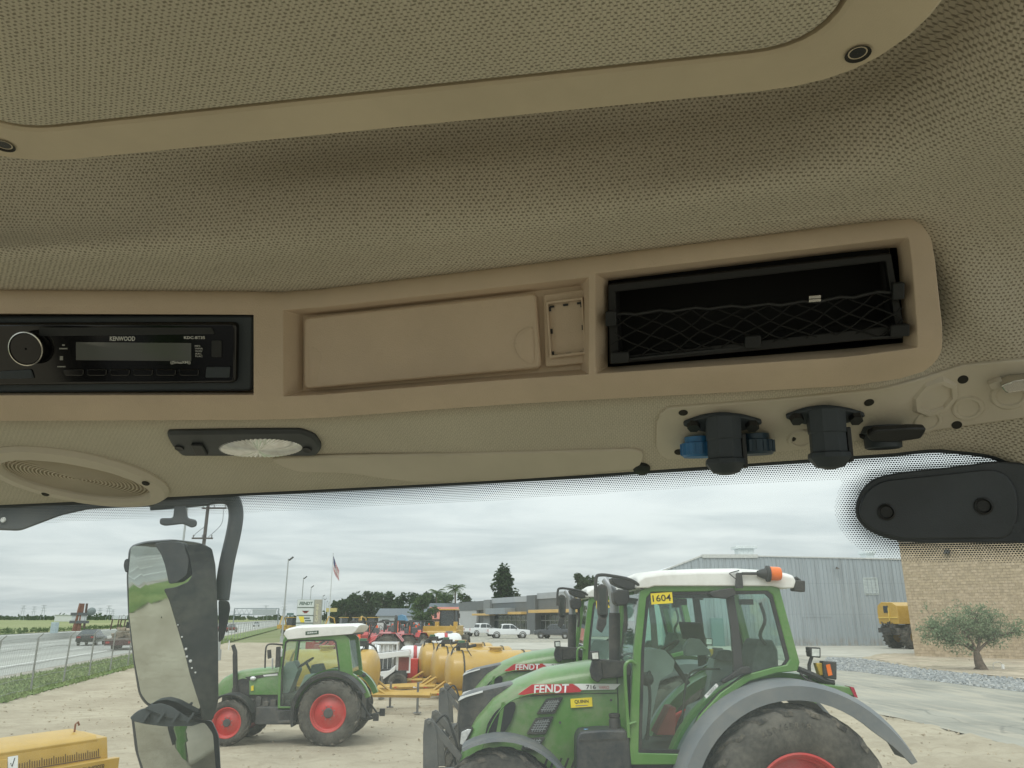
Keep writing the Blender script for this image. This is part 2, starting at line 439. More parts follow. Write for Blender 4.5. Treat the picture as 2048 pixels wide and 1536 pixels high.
PRINTG = pmat('grey_print_small', (.30, .30, .29), .5, 0, .03)
BLUE = pmat('blue_plastic', (.03, .16, .36), .4, 0, .15, 40)

# ---- headliner
def build_liner():
    us = [-300 + 22.5 * i for i in range(119)]
    P = []; nsub = 7
    nr = len(ROWS); ks = list(range(nr))
    for i in range(nr - 1):
        for k in range(nsub):
            w = i + k / nsub; row = []
            for u in us:
                vv, bb = [rowv(j, u) for j in ks], [rowb(j, u) for j in ks]
                if i == nr - 2: t = k / nsub; v = vv[-2] + (vv[-1] - vv[-2]) * t; b = bb[-2] + (bb[-1] - bb[-2]) * t
                else: v, b = crv(w, ks, vv), crv(w, ks, bb)
                row.append(BP(u, v, b))
            P.append(row)
    P.append([BP(u, rowv(8, u), rowb(8, u)) for u in us])
    last = P[-1]
    lip = [p + FW * .012 + Vector((0, 0, .004)) for p in last]; lip2 = [p + FW * .016 + Vector((0, 0, .05)) for p in last]
    first = P[0]; pre = []
    for k in (5, 4, 3, 2, 1):
        pre.append([p + (-FW * (p - CAM).dot(FW) - FW * .75) * (k / 5) + LAT * ((p - CAM).dot(LAT)) * .08 * k for p in first])
    for r_ in pre:
        for p in r_: p.z = CAM.z + .400
    P = pre + P + [lip, lip2]
    mb = MB(); mb.grid(P)
    # uv in metres: along the row / along the column
    W = len(us); uvs = []
    acc = [0.0] * W
    mid = W // 2
    for i, row in enumerate(P):
        if i:
            for j in range(W): acc[j] += (row[j] - P[i - 1][j]).length
        xs = [0.0]
        for j in range(1, W): xs.append(xs[-1] + (row[j] - row[j - 1]).length)
        c = xs[mid]
        am = acc[mid]
        for j in range(W): q = row[j] - CAM; uvs.append((q.dot(LAT) * 1.03, acc[j]))
    mb.uvs = uvs
    o = mb.build('headliner', FAB, None, fix=False, angle=80, kind='structure', label='beige knitted fabric lining under the cab roof')
    pl_ = []
    for i, row in enumerate(P):
        t = (i - 5) / nsub; k = max(0, min(1, (t - 6.4) / .6)) * .72
        for j, p in enumerate(row): pl_.append(k * max(0, min(1, (1960 - us[j]) / 160)))
    a = o.data.attributes.new('plain', 'FLOAT', 'POINT'); a.data.foreach_set('value', pl_)
    # outer roof skin so that no daylight falls through
    sk = MB(); y0, y1 = -.95, .93
    pts = [CAM + LAT * a + FW * b + Vector((0, 0, .46)) for a, b in ((-.95, y0), (.62, y0), (.62, .66), (.35, .86), (-.35, y1), (-.95, .84))]
    sk.extrude(pts, (0, 0, .09)); sk.build('cab_roof_shell', pmat('roof_white_paint', (.7, .7, .67), .4), None, .03, kind='structure')
build_liner()

# ---- roof hatch
def build_hatch():
    th = thing('roof_hatch', CAM + FW * .15 + Vector((0, 0, .30)), 'tan framed roof hatch with knitted fabric panel and screwed corners', 'roof hatch')
    A0, A1, B0, B1, z = -.452, .172, -.32, .411, .300
    def rr(a0, a1, b0, b1, r, zz, n=8):
        pts = [Vector((a0, b0, 0)), Vector((a1, b0, 0)), Vector((a1, b1, 0)), Vector((a0, b1, 0))]
        return [CAM + LAT * p.x + FW * p.y + Vector((0, 0, zz)) for p in round_poly(pts, r, n)]
    fr = MB(); w = .037; wr = .052
    def shr(k): return rr(A0 + k, A1 - k, B0 + k, B1 - k, .085 - k * .6, z)
    rings = []
    for k, dz in ((.010, .07), (.004, .028), (0, .012), (.001, .004), (.005, 0)): rings.append([p + Vector((0, 0, dz)) for p in shr(k)])
    rings.append(rr(A0 + wr - .002, A1 - wr + .002, B0 + w, B1 - w + .002, .045, z)); rings.append(rr(A0 + wr, A1 - wr, B0 + w, B1 - w, .045, z + .0015)); rings.append(rr(A0 + wr, A1 - wr, B0 + w, B1 - w, .045, z + .012))
    fr.loft(rings, cap=False); fr.build('frame', TAN2, th, angle=28)
    # fabric panel, slightly crowned, uv in metres
    fp = MB(); g = .0028; n = 26; P = []; uvs = []
    a0, a1, b0, b1 = A0 + wr + g, A1 - wr - g, B0 + w + g, B1 - w - g; r = .043
    outl = rr(a0, a1, b0, b1, r, z)
    c = CAM + LAT * ((a0 + a1) / 2) + FW * ((b0 + b1) / 2) + Vector((0, 0, z))
    rings = []
    for k, dz in ((1, .010), (1, .002), (.996, .0004), (.985, -.0006), (.9, -.001), (.6, -.0015), (.3, -.002), (.02, -.002)):
        rings.append([Vector((c.x + (p.x - c.x) * k, c.y + (p.y - c.y) * k, p.z + dz)) for p in outl])
    fp.loft(rings, cap=False)
    fp.uvs = [((p - CAM).dot(LAT), (p - CAM).dot(FW)) for p in fp.v]
    fp.build('fabric_panel', FAB2, th, fix=False, angle=60)
    for a, b in ((A1 - .038, B1 - .030), (A0 + .050, B1 - .027), (A1 - .04, B0 + .04), (A0 + .04, B0 + .04)):
        s = MB(); o = CAM + LAT * a + FW * b + Vector((0, 0, z - .0006))
        s.lathe([(.0001, .0012), (.0046, .0012), (.0052, .0005), (.0066, -.0002), (.0070, -.0004)], o, (0, 0, 1), 20)
        so_ = s.build('screw', HOLE, th)
        t = MB(); t.lathe([(.0001, .0004), (.0044, .0006), (.0050, .0011)], o, (0, 0, 1), 16); t.build('screw_head', BLK, so_)
build_hatch()

# ---- overhead console
def uR(t):
    return lerp_list(t, [0, .03, .08, .16, .3, .5, .75, .86, .93, .975, 1.0], [1795, 1822, 1845, 1862, 1870, 1877, 1886, 1884, 1872, 1848, 1800])
def ccol(c, t): return c if c <= 1700 else 1700 + (c - 1700) / 185. * (uR(t) - 1700)
def build_console():
    th = thing('overhead_console', CS(560, 700), 'long tan plastic console above the windscreen with radio slot, lidded pocket and net bin', 'overhead console')
    cols = sorted(set([566, 1190, 1835] + [-300 + 40 * i for i in range(6)] + [-60] + [-20 + 40 * i for i in range(13)] + [507, 520, 535, 548, 560, 572, 585] + [600 + 40 * i for i in range(28)] + [1178, 1196, 1725, 1750, 1775, 1800, 1829, 1840, 1850, 1862, 1873, 1885]))
    ts = [0, .012, .03, .05, .075, .1, .145, .165, .205, .3, .4, .5, .6, .7, .81, .825, .85, .88, .91, .945, .975, 1.0]
    # opening: columns, rows, depth, side inset, row inset
    holes = [(-60, 507, .205, .81, .024, 3, .008), (566, 1178, .165, .825, .020, 22, .05), (1190, 1835, .145, .825, .055, 22, .06)]
    def uvp(c, t): u = ccol(c, t); return u, cvt(u) + (cvb(u) - cvt(u)) * t
    mb = MB(); idx = {}
    def vid(c, t):
        if (c, t) not in idx:
            u, v = uvp(c, t); idx[(c, t)] = mb.add([CS(u, v)])
        return idx[(c, t)]
    for i in range(len(cols) - 1):
        for j in range(len(ts) - 1):
            if any(h[0] <= cols[i] and cols[i + 1] <= h[1] and h[2] <= ts[j] and ts[j + 1] <= h[3] for h in holes): continue
            mb.face((vid(cols[i], ts[j]), vid(cols[i + 1], ts[j]), vid(cols[i + 1], ts[j + 1]), vid(cols[i], ts[j + 1])))
    # returns: outer rim runs back to the lining
    def S(c, t, off): u, v = uvp(c, t); return CS(u, v, off)
    rimt = [(c, 0.) for c in cols] + [(1885, t) for t in ts[1:]] + [(c, 1.) for c in reversed(cols[:-1])]
    n0 = mb.add([S(c, t, -.022) for c, t in rimt])
    for k in range(len(rimt) - 1):
        a, b = rimt[k], rimt[k + 1]
        mb.face((vid(*a), vid(*b), n0 + k + 1, n0 + k))
    # recesses
    for a, b, T0, T1, dep, du, dt in holes:
        tt = [t for t in ts if T0 <= t <= T1]
        cc = [c for c in cols if a <= c <= b]
        loop = [(c, T0) for c in cc] + [(b, t) for t in tt[1:]] + [(c, T1) for c in reversed(cc[:-1])] + [(a, t) for t in reversed(tt[1:-1])]
        def ins(c, t): return a + du + (c - a) * (b - a - 2 * du) / (b - a), T0 + dt + (t - T0) * (T1 - T0 - 1.4 * dt) / (T1 - T0)
        prev = [vid(*q) for q in loop]
        levels = [(.016, 0), (dep, 1)] if dep > .03 else [(dep, 0)]
        for d_, mi in levels:
            mb.mat(mi); n1 = mb.add([S(*ins(c, t), -d_) for c, t in loop])
            for k in range(len(loop)):
                k2 = (k + 1) % len(loop); mb.face((prev[k], prev[k2], n1 + k2, n1 + k))
            prev = [n1 + k for k in range(len(loop))]
        m = len(cc); top = [n1 + i for i in range(m)]
        bot = [n1 + (m - 1) + (len(tt) - 1) + (m - 1) - i for i in range(m)]
        for i in range(m - 1): mb.face((top[i], top[i + 1], bot[i + 1], bot[i]))
        mb.mat(0)
    mb.build('shell', [TAN, BLK], th, bevel=.0035, seg=3, angle=40)
    # lid of the pocket
    D0 = -.0165
    lid = MB(); on(lid, CS, [(598, 636), (1066, 586), (1077, 739), (598, 781)], -.020, D0 + .006, 12)
    lid.build('pocket_lid', TAN, th, bevel=.002, seg=2)
    for q in ([(610, 690), (640, 700), (645, 735), (625, 775), (610, 776)], [(1062, 650), (1030, 665), (1022, 690), (1035, 720), (1064, 735)]):
        g = MB(); pts = [CS(x, y, D0 + .0062) for x, y in round_poly2(q, 16)]
        c = sum(pts, Vector()) / len(pts); inn = [p + (c - p) * .4 + (CS(650, 700, -.004) - CS(650, 700, 0)) for p in pts]
        gg = MB(); gg.loft([pts, [p + (c - p) * .15 + (CS(650, 700, .0008) - CS(650, 700, 0)) for p in pts]]); gg.build('finger_grip', TAN, th, angle=60)
    pl = MB(); on(pl, CS, [(1080, 590), (1166, 578), (1176, 730), (1084, 738)], -.020, D0 + .001, 6); pl.build('switch_plate', TAN, th, bevel=.001)
    o_ = [(1087, 603), (1162, 594), (1169, 711), (1095, 719)]
    def fr(poly, k): cx = sum(p[0] for p in poly) / 4; cy_ = sum(p[1] for p in poly) / 4; return [(cx + (x - cx) * k, cy_ + (y - cy_) * (k * 1.0)) for x, y in poly]
    rg = MB(); rg.ring([CS(x, y, D0 + .001) for x, y in o_], [CS(x, y, D0 + .001) for x, y in fr(o_, .9)], CS(1120, 660, .0045) - CS(1120, 660, 0)); sw = rg.build('switch_blank', TAN, th, bevel=.001)
    k_ = fr(o_, .86); k_ = [(x + 1, y + 4) for x, y in k_]
    mk = MB(); w = 2.2
    def seg(p, q):
        d = Vector((q[0] - p[0], q[1] - p[1], 0)).normalized(); n = Vector((-d.y, d.x, 0)) * w
        on(mk, CS, [(p[0] + n.x, p[1] + n.y), (q[0] + n.x, q[1] + n.y), (q[0] - n.x, q[1] - n.y), (p[0] - n.x, p[1] - n.y)], D0 + .001, D0 + .0022)
    for i in range(4):
        a, b, c = k_[i], k_[(i + 1) % 4], k_[i - 1]
        f = lambda p, q, L: (p[0] + (q[0] - p[0]) / math.hypot(q[0] - p[0], q[1] - p[1]) * L, p[1] + (q[1] - p[1]) / math.hypot(q[0] - p[0], q[1] - p[1]) * L)
        seg(a, f(a, b, 9)); seg(a, f(a, c, 9)); m = ((a[0] + b[0]) / 2, (a[1] + b[1]) / 2); seg(f(m, a, 5), f(m, b, 5))
    mk.build('corner_marks', BLK, sw)
def round_poly2(poly, r, n=4):
    return [(p.x, p.y) for p in round_poly([Vector((x, y, 0)) for x, y in poly], r, n)]
build_console()

# ---- radio
def build_radio():
    th = thing('car_radio', CS(250, 705, -.01), 'black car radio with silver-ringed knob set in the tan console', 'radio')
    b = MB(); on(b, CS, [(-58, 634), (503, 631), (500, 784), (-58, 789)], -.024, -.006, 9); b.build('bezel', BLK2, th, bevel=.0025)
    b = MB(); on(b, CS, [(-50, 646), (474, 644), (472, 766), (-50, 772)], -.012, .0005, 12); b.build('faceplate', GLOSSBLK, th, bevel=.003, seg=3)
    b = MB(); on(b, CS, [(80, 655), (424, 655), (430, 668), (80, 672)], .0, .0012, 3); b.build('disc_slot', BLK, th)
    ux = CS(101, 690) - CS(100, 690); vy = CS(100, 689) - CS(100, 690)
    k = MB(); o = CS(64, 695, .0); nn = (CS(64, 695, .01) - o)
    e = disc3(CS, 64, 695, .0135, 0, 36)
    def ringr(r, h): c = o + nn * (h / .01); return [c + (p - o) * (r / .0135) for p in e]
    k.loft([ringr(.0150, 0), ringr(.0150, .008), ringr(.0142, .0095), ringr(.001, .0095)], cap=False); kn = k.build('knob', GLOSSBLK, th)
    k = MB(); k.loft([ringr(.0162, .0085), ringr(.0162, .0102), ringr(.0152, .0106), ringr(.0150, .0085)], cap=False); k.build('silver_ring', SIL, kn)
    disp = NT('lcd_display'); dm = disp.done(disp.princ((.12, .125, .12), .07, 0, spec=.7))
    b = MB(); on(b, CS, [(153, 684), (383, 686), (383, 722), (153, 720)], .0, .0009); b.build('display', dm, th)
    for i in range(6):
        x0 = 128 + i * 46
        b = MB(); on(b, CS, [(x0, 738), (x0 + 42, 738), (x0 + 40, 751), (x0 + 3, 751)], .0, .002, 4); b.build('preset_button', GLOSSBLK, th, bevel=.0008)
    b = MB(); on(b, CS, [(414, 733), (462, 733), (460, 755), (412, 755)], .0, .002, 3); b.build('eject_button', BLK2, th, bevel=.0008)
    b = MB(); on(b, CS, [(424, 681), (444, 681), (444, 714), (424, 714)], .0, .0012, 3); b.build('port_cover', BLK, th)
    b = MB(); on(b, CS, [(2, 742), (64, 738), (70, 756), (2, 758)], .0, .002, 4); b.build('source_button', BLK2, th, bevel=.0008)
    px = ux.length
    def tx(s, u, v, w, h, bold=0., sh=0.): text_obj('lettering', s, WHITEPRINT, CS(u, v, .0013), ux, vy, w * px, h * px, th, bold, sh)
    tx('KENWOOD', 246, 677, 51, 9, .02, .15); tx('KDC-BT35', 390, 675, 42, 5.5, .02); tx('MP3\nWMA\nWAV\nAAC\nFLAC', 399, 702, 16, 24)
    tx('((SiriusXM))', 362, 725, 40, 7, .02); 
    for (u, v, w, h) in ((128, 697, 16, 2.5), (124, 716, 6, 8), (124, 733, 16, 2.2), (128, 690, 5, 3)):
        b = MB(); on(b, CS, [(u - w / 2, v - h / 2), (u + w / 2, v - h / 2), (u + w / 2, v + h / 2), (u - w / 2, v + h / 2)], .0005, .0012); b.build('small_print', PRINTG, th)
build_radio()

# ---- net bin
def build_net():
    th = thing('net_bin', CS(1500, 620, -.01), 'black storage bin covered by a stretched elastic net with silver clamp', 'storage bin')
    o_ = [(1213, 567), (1783, 506), (1812, 674), (1217, 730)]; i_ = [(1229, 583), (1770, 524), (1792, 652), (1236, 714)]
    f = MB(); f.ring([CS(x, y, -.020) for x, y in o_], [CS(x, y, -.020) for x, y in i_], CS(1500, 620, .012) - CS(1500, 620, 0)); f.build('bin_frame', pmat('bin_black', (.006, .006, .0065), .6), th, bevel=.0015)
    b = MB()
    fr_ = [CS(x, y, -.015) for x, y in i_]; bk = [CS(x, y, -.052) for x, y in i_]
    n = b.add(fr_ + bk)
    for k in range(4): b.face((n + k, n + (k + 1) % 4, n + 4 + (k + 1) % 4, n + 4 + k))
    b.face((n + 4, n + 5, n + 6, n + 7)); b.build('bin_liner', pmat('black_felt', (.006, .006, .006), .95), th, fix=False)
    # net cords: diamond mesh sagging between clips
    def NP(a, t):
        """a 0..1 along, t 0 top edge .. 1 bottom"""
        ub = 1222 + 585 * a; vbm = 724 - 50 * a - 4 * math.sin(a * 3.14)
        ut = 1222 + 583 * a; vtp = 632 - 52 * a + 14 * math.sin(a * 3.1416) * (1 - a) - 6 * math.sin(a * 6.28)
        return CS(ut + (ub - ut) * t, vtp + (vbm - vtp) * t, -.006 + .006 * math.sin(3.14 * t))
    cord = MB(); nd = 11
    for k in range(-3, nd + 1):
        for sgn in (1, -1):
            pts = []
            for j in range(9):
                t = j / 8; a = (k + .5 + sgn * (t - .5) * 3.0) / nd
                a += .012 * math.sin(k * 2.3 + j)
                if -.001 <= a <= 1.001: pts.append(NP(a, t))
            if len(pts) > 2: cord.tube(pts, .0007, 5)
    cord.build('net', pmat('net_black', (.006, .006, .006), .9), th, angle=80)
    e = MB(); e.tube([NP(i / 24, 0) + Vector((0, 0, .0012 * math.sin(i * 2.1))) for i in range(25)], .0016, 6); e.tube([NP(i / 24, 1.0) for i in range(25)], .0018, 6); e.build('elastic_edge', BLK, th, angle=80)
    for u, v, w, h in ((1222, 638, 22, 30), (1240, 716, 36, 22), (1506, 684, 32, 24), (1797, 583, 24, 34), (1800, 662, 38, 24)):
        c = MB(); on(c, CS, [(u - w / 2, v - h / 2), (u + w / 2, v - h / 2 - 2), (u + w / 2, v + h / 2 - 2), (u - w / 2, v + h / 2)], -.008, .002, 4); c.build('net_clip', pmat('clip_black', (.010, .011, .012), .6), th, bevel=.001)
    s = MB(); on(s, CS, [(1618, 592), (1642, 590), (1642, 596), (1618, 598)], -.006, .0, 1); on(s, CS, [(1618, 599), (1642, 597), (1642, 603), (1618, 605)], -.006, .0, 1); s.build('silver_clamp', SIL, th, bevel=.0006)
build_net()

# ---- things under the header: lamp, speaker, flap, socket panel
def build_header_things():
    th = thing('dome_lamp', SS(490, 880), 'slim black dome lamp with ribbed clear lens beneath the radio', 'dome lamp')
    b = MB(); on(b, SS, [(333, 858), (603, 855), (632, 866), (646, 888), (636, 905), (366, 905), (346, 884)], -.002, .0055, 9); b.build('housing', pmat('charcoal_plastic', (.045, .05, .055), .5, 0, .15, 30), th, bevel=.003)
    c = SS(521, 886, .0045); e1 = (SS(621, 886, .0045) - c); e2 = (SS(521, 904, .0045) - c); nn = (SS(521, 886, .0125) - c)
    L = MB(); m = 110; rings = []
    for k, h in ((1.0, .0), (.97, .35), (.85, .62), (.65, .8), (.4, .92), (.12, 1.0), (.01, 1.01)):
        rings.append([c + e1 * (.88 * k * math.cos(6.28319 * j / m)) + e2 * (1.06 * k * math.sin(6.28319 * j / m)) + nn * (h * .55 + (.09 if j % 2 else -.06) * min(1, k * 1.2)) for j in range(m)])
    L.loft(rings, cap=False); t = NT('lamp_lens')
    lens = t.done(t.princ(t.mix(t.ramp(t.noise(140, 3, t.obj()), .35, .65), (.86, .85, .83), (.97, .97, .96)), .10, .25, spec=.6)); L.build('lens', lens, th, angle=15, fix=False)
    for u, v in ((617, 889), (362, 886)):
        s = MB(); s.loft([disc3(SS, u, v, .005, .005), disc3(SS, u, v, .0045, .0075), disc3(SS, u, v, .002, .0072)]); s.build('screw', BLK, th)
    s = MB(); on(s, SS, [(385, 876), (408, 876), (420, 898), (396, 898)], .005, .009, 3); s.build('switch', BLK, th, bevel=.001)
    # loudspeaker
    th = thing('loudspeaker', SS(150, 955), 'round tan speaker cover with fine concentric grille beside the dome lamp', 'loudspeaker')
    c = SS(158, 950); e1 = (SS(164, 951.0) - c).normalized(); nn = (SS(158, 950, .01) - c).normalized(); e2 = nn.cross(e1)
    if e2.y < 0: e2 = -e2
    def el(ra, rb, off, n=56): return [c + e1 * (ra * math.cos(6.28319 * k / n)) + e2 * (rb * math.sin(6.28319 * k / n)) + nn * off for k in range(n)]
    r = MB(); r.loft([el(.098, .056, -.002), el(.098, .056, .003), el(.094, .053, .008), el(.080, .040, .010), el(.077, .0365, .006), el(.076, .036, .002)], cap=False); r.build('rim', PAN, th, angle=25)
    g = MB(); rings = []
    for i in range(19):
        k = 1 - i / 18.6; h = .0058 - .0022 * k
        rings += [el(.076 * k, .036 * k, h), el(.076 * (k - .022), .036 * (k - .022), h), el(.076 * (k - .023), .036 * (k - .023), h - .0022), el(.076 * (k - .0525), .036 * (k - .0525), h - .0022)]
    g.loft([x for x in rings], cap=False); g.build('grille', pmat('speaker_grille', (.53, .465, .37), .6), th, angle=20, fix=False)
    for a in (2.0, -.55, 3.6):
        s = MB(); o = c + e1 * (.087 * math.cos(a)) + e2 * (.046 * math.sin(a)) + nn * .009
        s.lathe([(.0001, .001), (.0038, .001), (.0045, 0)], o, nn, 14); s.build('screw', HOLE, th)
    # flap in the header
    th = thing('header_flap', SS(950, 930), 'flat grey-beige trim flap set flush above the windscreen edge', 'trim panel')
    b = MB(); on(b, SS, [(543, 916), (556, 911), (900, 905), (1268, 895), (1290, 902), (1278, 934), (1100, 950), (985, 957), (830, 961), (765, 953), (700, 943), (600, 941), (566, 930)], -.001, .003, 14); b.build('flap', PAN, th, bevel=.0015)
    th2 = tag(MB().loft([disc3(SS, 1283, 936, .009, .0), disc3(SS, 1283, 936, .008, .003), disc3(SS, 1283, 936, .002, .004)]).build('panel_clip', BLK), 'small black push clip at the right end of the trim flap', 'clip')
    # socket panel
    th = thing('socket_panel', SS(1700, 830), 'moulded beige mounting panel with embossed round blanks for connectors', 'mounting panel')
    b = MB(); band(b, SS, [1313, 1316, 1322, 1336, 1370] + [1400 + 25 * i for i in range(37)], [(1313, 842), (1322, 822), (1336, 812), (1560, 795), (1760, 775), (1845, 752), (1925, 727), (2048, 716), (2300, 712)], [(1313, 890), (1322, 908), (1336, 915), (1580, 897), (1700, 880), (1900, 853), (2048, 833), (2300, 800)], -.004, .003)
    b.build('plate', PAN, th, bevel=.0012)
    for u, v in ((1366, 820), (1736, 800), (1924, 755), (1912, 846), (1357, 899), (1582, 873)):
        s = MB(); s.loft([disc3(SS, u, v, .0042, .0030), disc3(SS, u, v, .0042, .0034), disc3(SS, u, v, .003, .0036)]); s.build('screw', HOLE, th)
    for u, v, r_ in ((1852, 838, .0115), (1934, 812, .0115), (2018, 786, .013), (1602, 872, .0115)):
        s = MB(); s.loft([disc3(SS, u, v, r_ * 1.15, .003, 28), disc3(SS, u, v, r_, .0048, 28), disc3(SS, u, v, r_ * .8, .0048, 28), disc3(SS, u, v, r_ * .72, .0035, 28), disc3(SS, u, v, r_ * .3, .0034, 28)]); s.build('round_blank', PAN, th, angle=30)
    s = MB(); oc = disc3(SS, 1866, 790, .0215, .003, 8); oc2 = disc3(SS, 1866, 790, .0185, .0065, 8); oc3 = disc3(SS, 1866, 790, .0145, .0065, 8); oc4 = disc3(SS, 1866, 790, .0135, .004, 8)
    s.loft([oc, oc2, oc3, oc4]); s.build('octagon_blank', PAN, th, angle=30)
    # sockets
    def sock(lab, u, v, fl, bw, bh):
        t = thing('power_socket', SS(u, v), lab, 'power socket', 'black power sockets hanging from the beige panel')
        f = MB(); on(f, SS, [(u - 84, v + 6), (u - 40, v - 10), (u, v - 15), (u + 42, v - 10), (u + 84, v + 2), (u + 44, v + 17), (u, v + 24), (u - 44, v + 19)], .003, .0075, 12); f.build('flange', BLK2, t, bevel=.001)
        c = SS(u, v + 2, .006); nn = (Vector((0, 0, -1)) + FW * .10).normalized(); e1 = (LAT - nn * LAT.dot(nn)).normalized(); e2 = nn.cross(e1)
        def oct_(w, d, h): return [c + e1 * (w * math.cos(6.28319 * (k + .5) / 8)) + e2 * (d * math.sin(6.28319 * (k + .5) / 8)) + nn * h for k in range(8)]
        b = MB(); b.loft([oct_(.0170, .016, -.004), oct_(.0164, .015, .016), oct_(.0156, .014, .0165), oct_(.0158, .014, .033), oct_(.0180, .016, .034), oct_(.0185, .0165, .038), oct_(.012, .010, .046), oct_(.004, .004, .048)]); b.build('body', BLK2, t, bevel=.0012)
        h = MB(); h.box(c + nn * .027 + e1 * .0168, (.004, .012, .03), Matrix((e1, e2, nn)).transposed()); h.build('hinge', BLK, t, bevel=.0008)
        for k in (-58, 58):
            s = MB(); s.loft([disc3(SS, u + k, v + 4, .0062, .007, 6), disc3(SS, u + k, v + 4, .0058, .0125, 6)]); s.build('bolt', BLK, t)
    sock('black hanging power socket between the bright blue cap and the navy cap', 1444, 832, 0, 0, 0)
    sock('black hanging power socket nearer the small round connector', 1648, 818, 0, 0, 0)
    # caps on the panel
    def cap(name, lab, u, v, r_, m):
        t = thing(name, SS(u, v), lab, 'plug'); NN = (Vector((0, 0, -1)) + FW * .12).normalized(); E1 = (LAT - NN * LAT.dot(NN)).normalized(); E2 = NN.cross(E1); O = SS(u, v)
        L = lambda r, h: [O + NN * h + (E1 * math.cos(6.28319 * k / 24) + E2 * math.sin(6.28319 * k / 24)) * r for k in range(24)]
        b = MB(); b.loft([L(r_ * .8, .003), L(r_ * .8, .008), L(r_, .009), L(r_, .020), L(r_ * .9, .022), L(r_ * .5, .0215), L(r_ * .2, .0195)]); b.build('cap_body', m, t, angle=30)
        k = MB()
        for a in range(16):
            c = O + NN * .0145; e1, nn, e2 = E1, NN, E2; q = 6.28319 * a / 16
            k.box(c + (e1 * math.cos(q) + e2 * math.sin(q)) * r_, (.0025, .0025, .0105), Matrix((e1, e2, nn)).transposed())
        k.build('grip_ribs', m, t)
    cap('round_plug', 'blue ribbed round cap on the left of the socket panel', 1397, 868, .0165, BLUE)
    cap('round_plug', 'dark navy ribbed round cap just right of the first hanging socket', 1508, 862, .0165, pmat('navy_plastic', (.022, .048, .075), .45, 0, .15, 40))
    t = thing('round_connector', SS(1765, 850), 'small black multi-pin connector under a raised black flip lid', 'connector')
    NN = (Vector((0, 0, -1)) + FW * .12).normalized(); E1 = (LAT - NN * LAT.dot(NN)).normalized(); E2 = NN.cross(E1); O = SS(1763, 858)
    L = lambda r, h: [O + NN * h + (E1 * math.cos(6.28319 * k / 20) + E2 * math.sin(6.28319 * k / 20)) * r for k in range(20)]
    b = MB(); b.loft([L(.0185, -.002), L(.0185, .004), L(.0160, .005), L(.0155, .017), L(.0135, .018), L(.013, .010), L(.004, .010)]); b.build('barrel', BLK2, t, angle=30)
    b = MB(); on(b, SS, [(1722, 838), (1738, 828), (1800, 826), (1832, 828), (1822, 848), (1780, 852), (1730, 850)], .014, .021, 6); b.build('flip_lid', BLK, t, bevel=.0015)
    b = MB(); on(b, SS, [(1714, 864), (1736, 857), (1795, 857), (1806, 867), (1780, 874), (1735, 874)], .003, .007, 4); b.build('mount_plate', BLK, t, bevel=.001)
    t = thing('latch_hook', SS(2040, 755), 'chromed metal latch hook at the right end of the socket panel', 'latch')
    b = MB(); on(b, SS, [(1994, 752), (2012, 744), (2120, 738), (2120, 764), (2006, 767)], .004, .016, 5); b.build('hook', SIL, t, bevel=.002)
    b = MB(); on(b, SS, [(1972, 757), (2000, 748), (2004, 764), (1980, 767)], .003, .010, 3); b.build('latch_base', PAN, t, bevel=.001)
build_header_things()

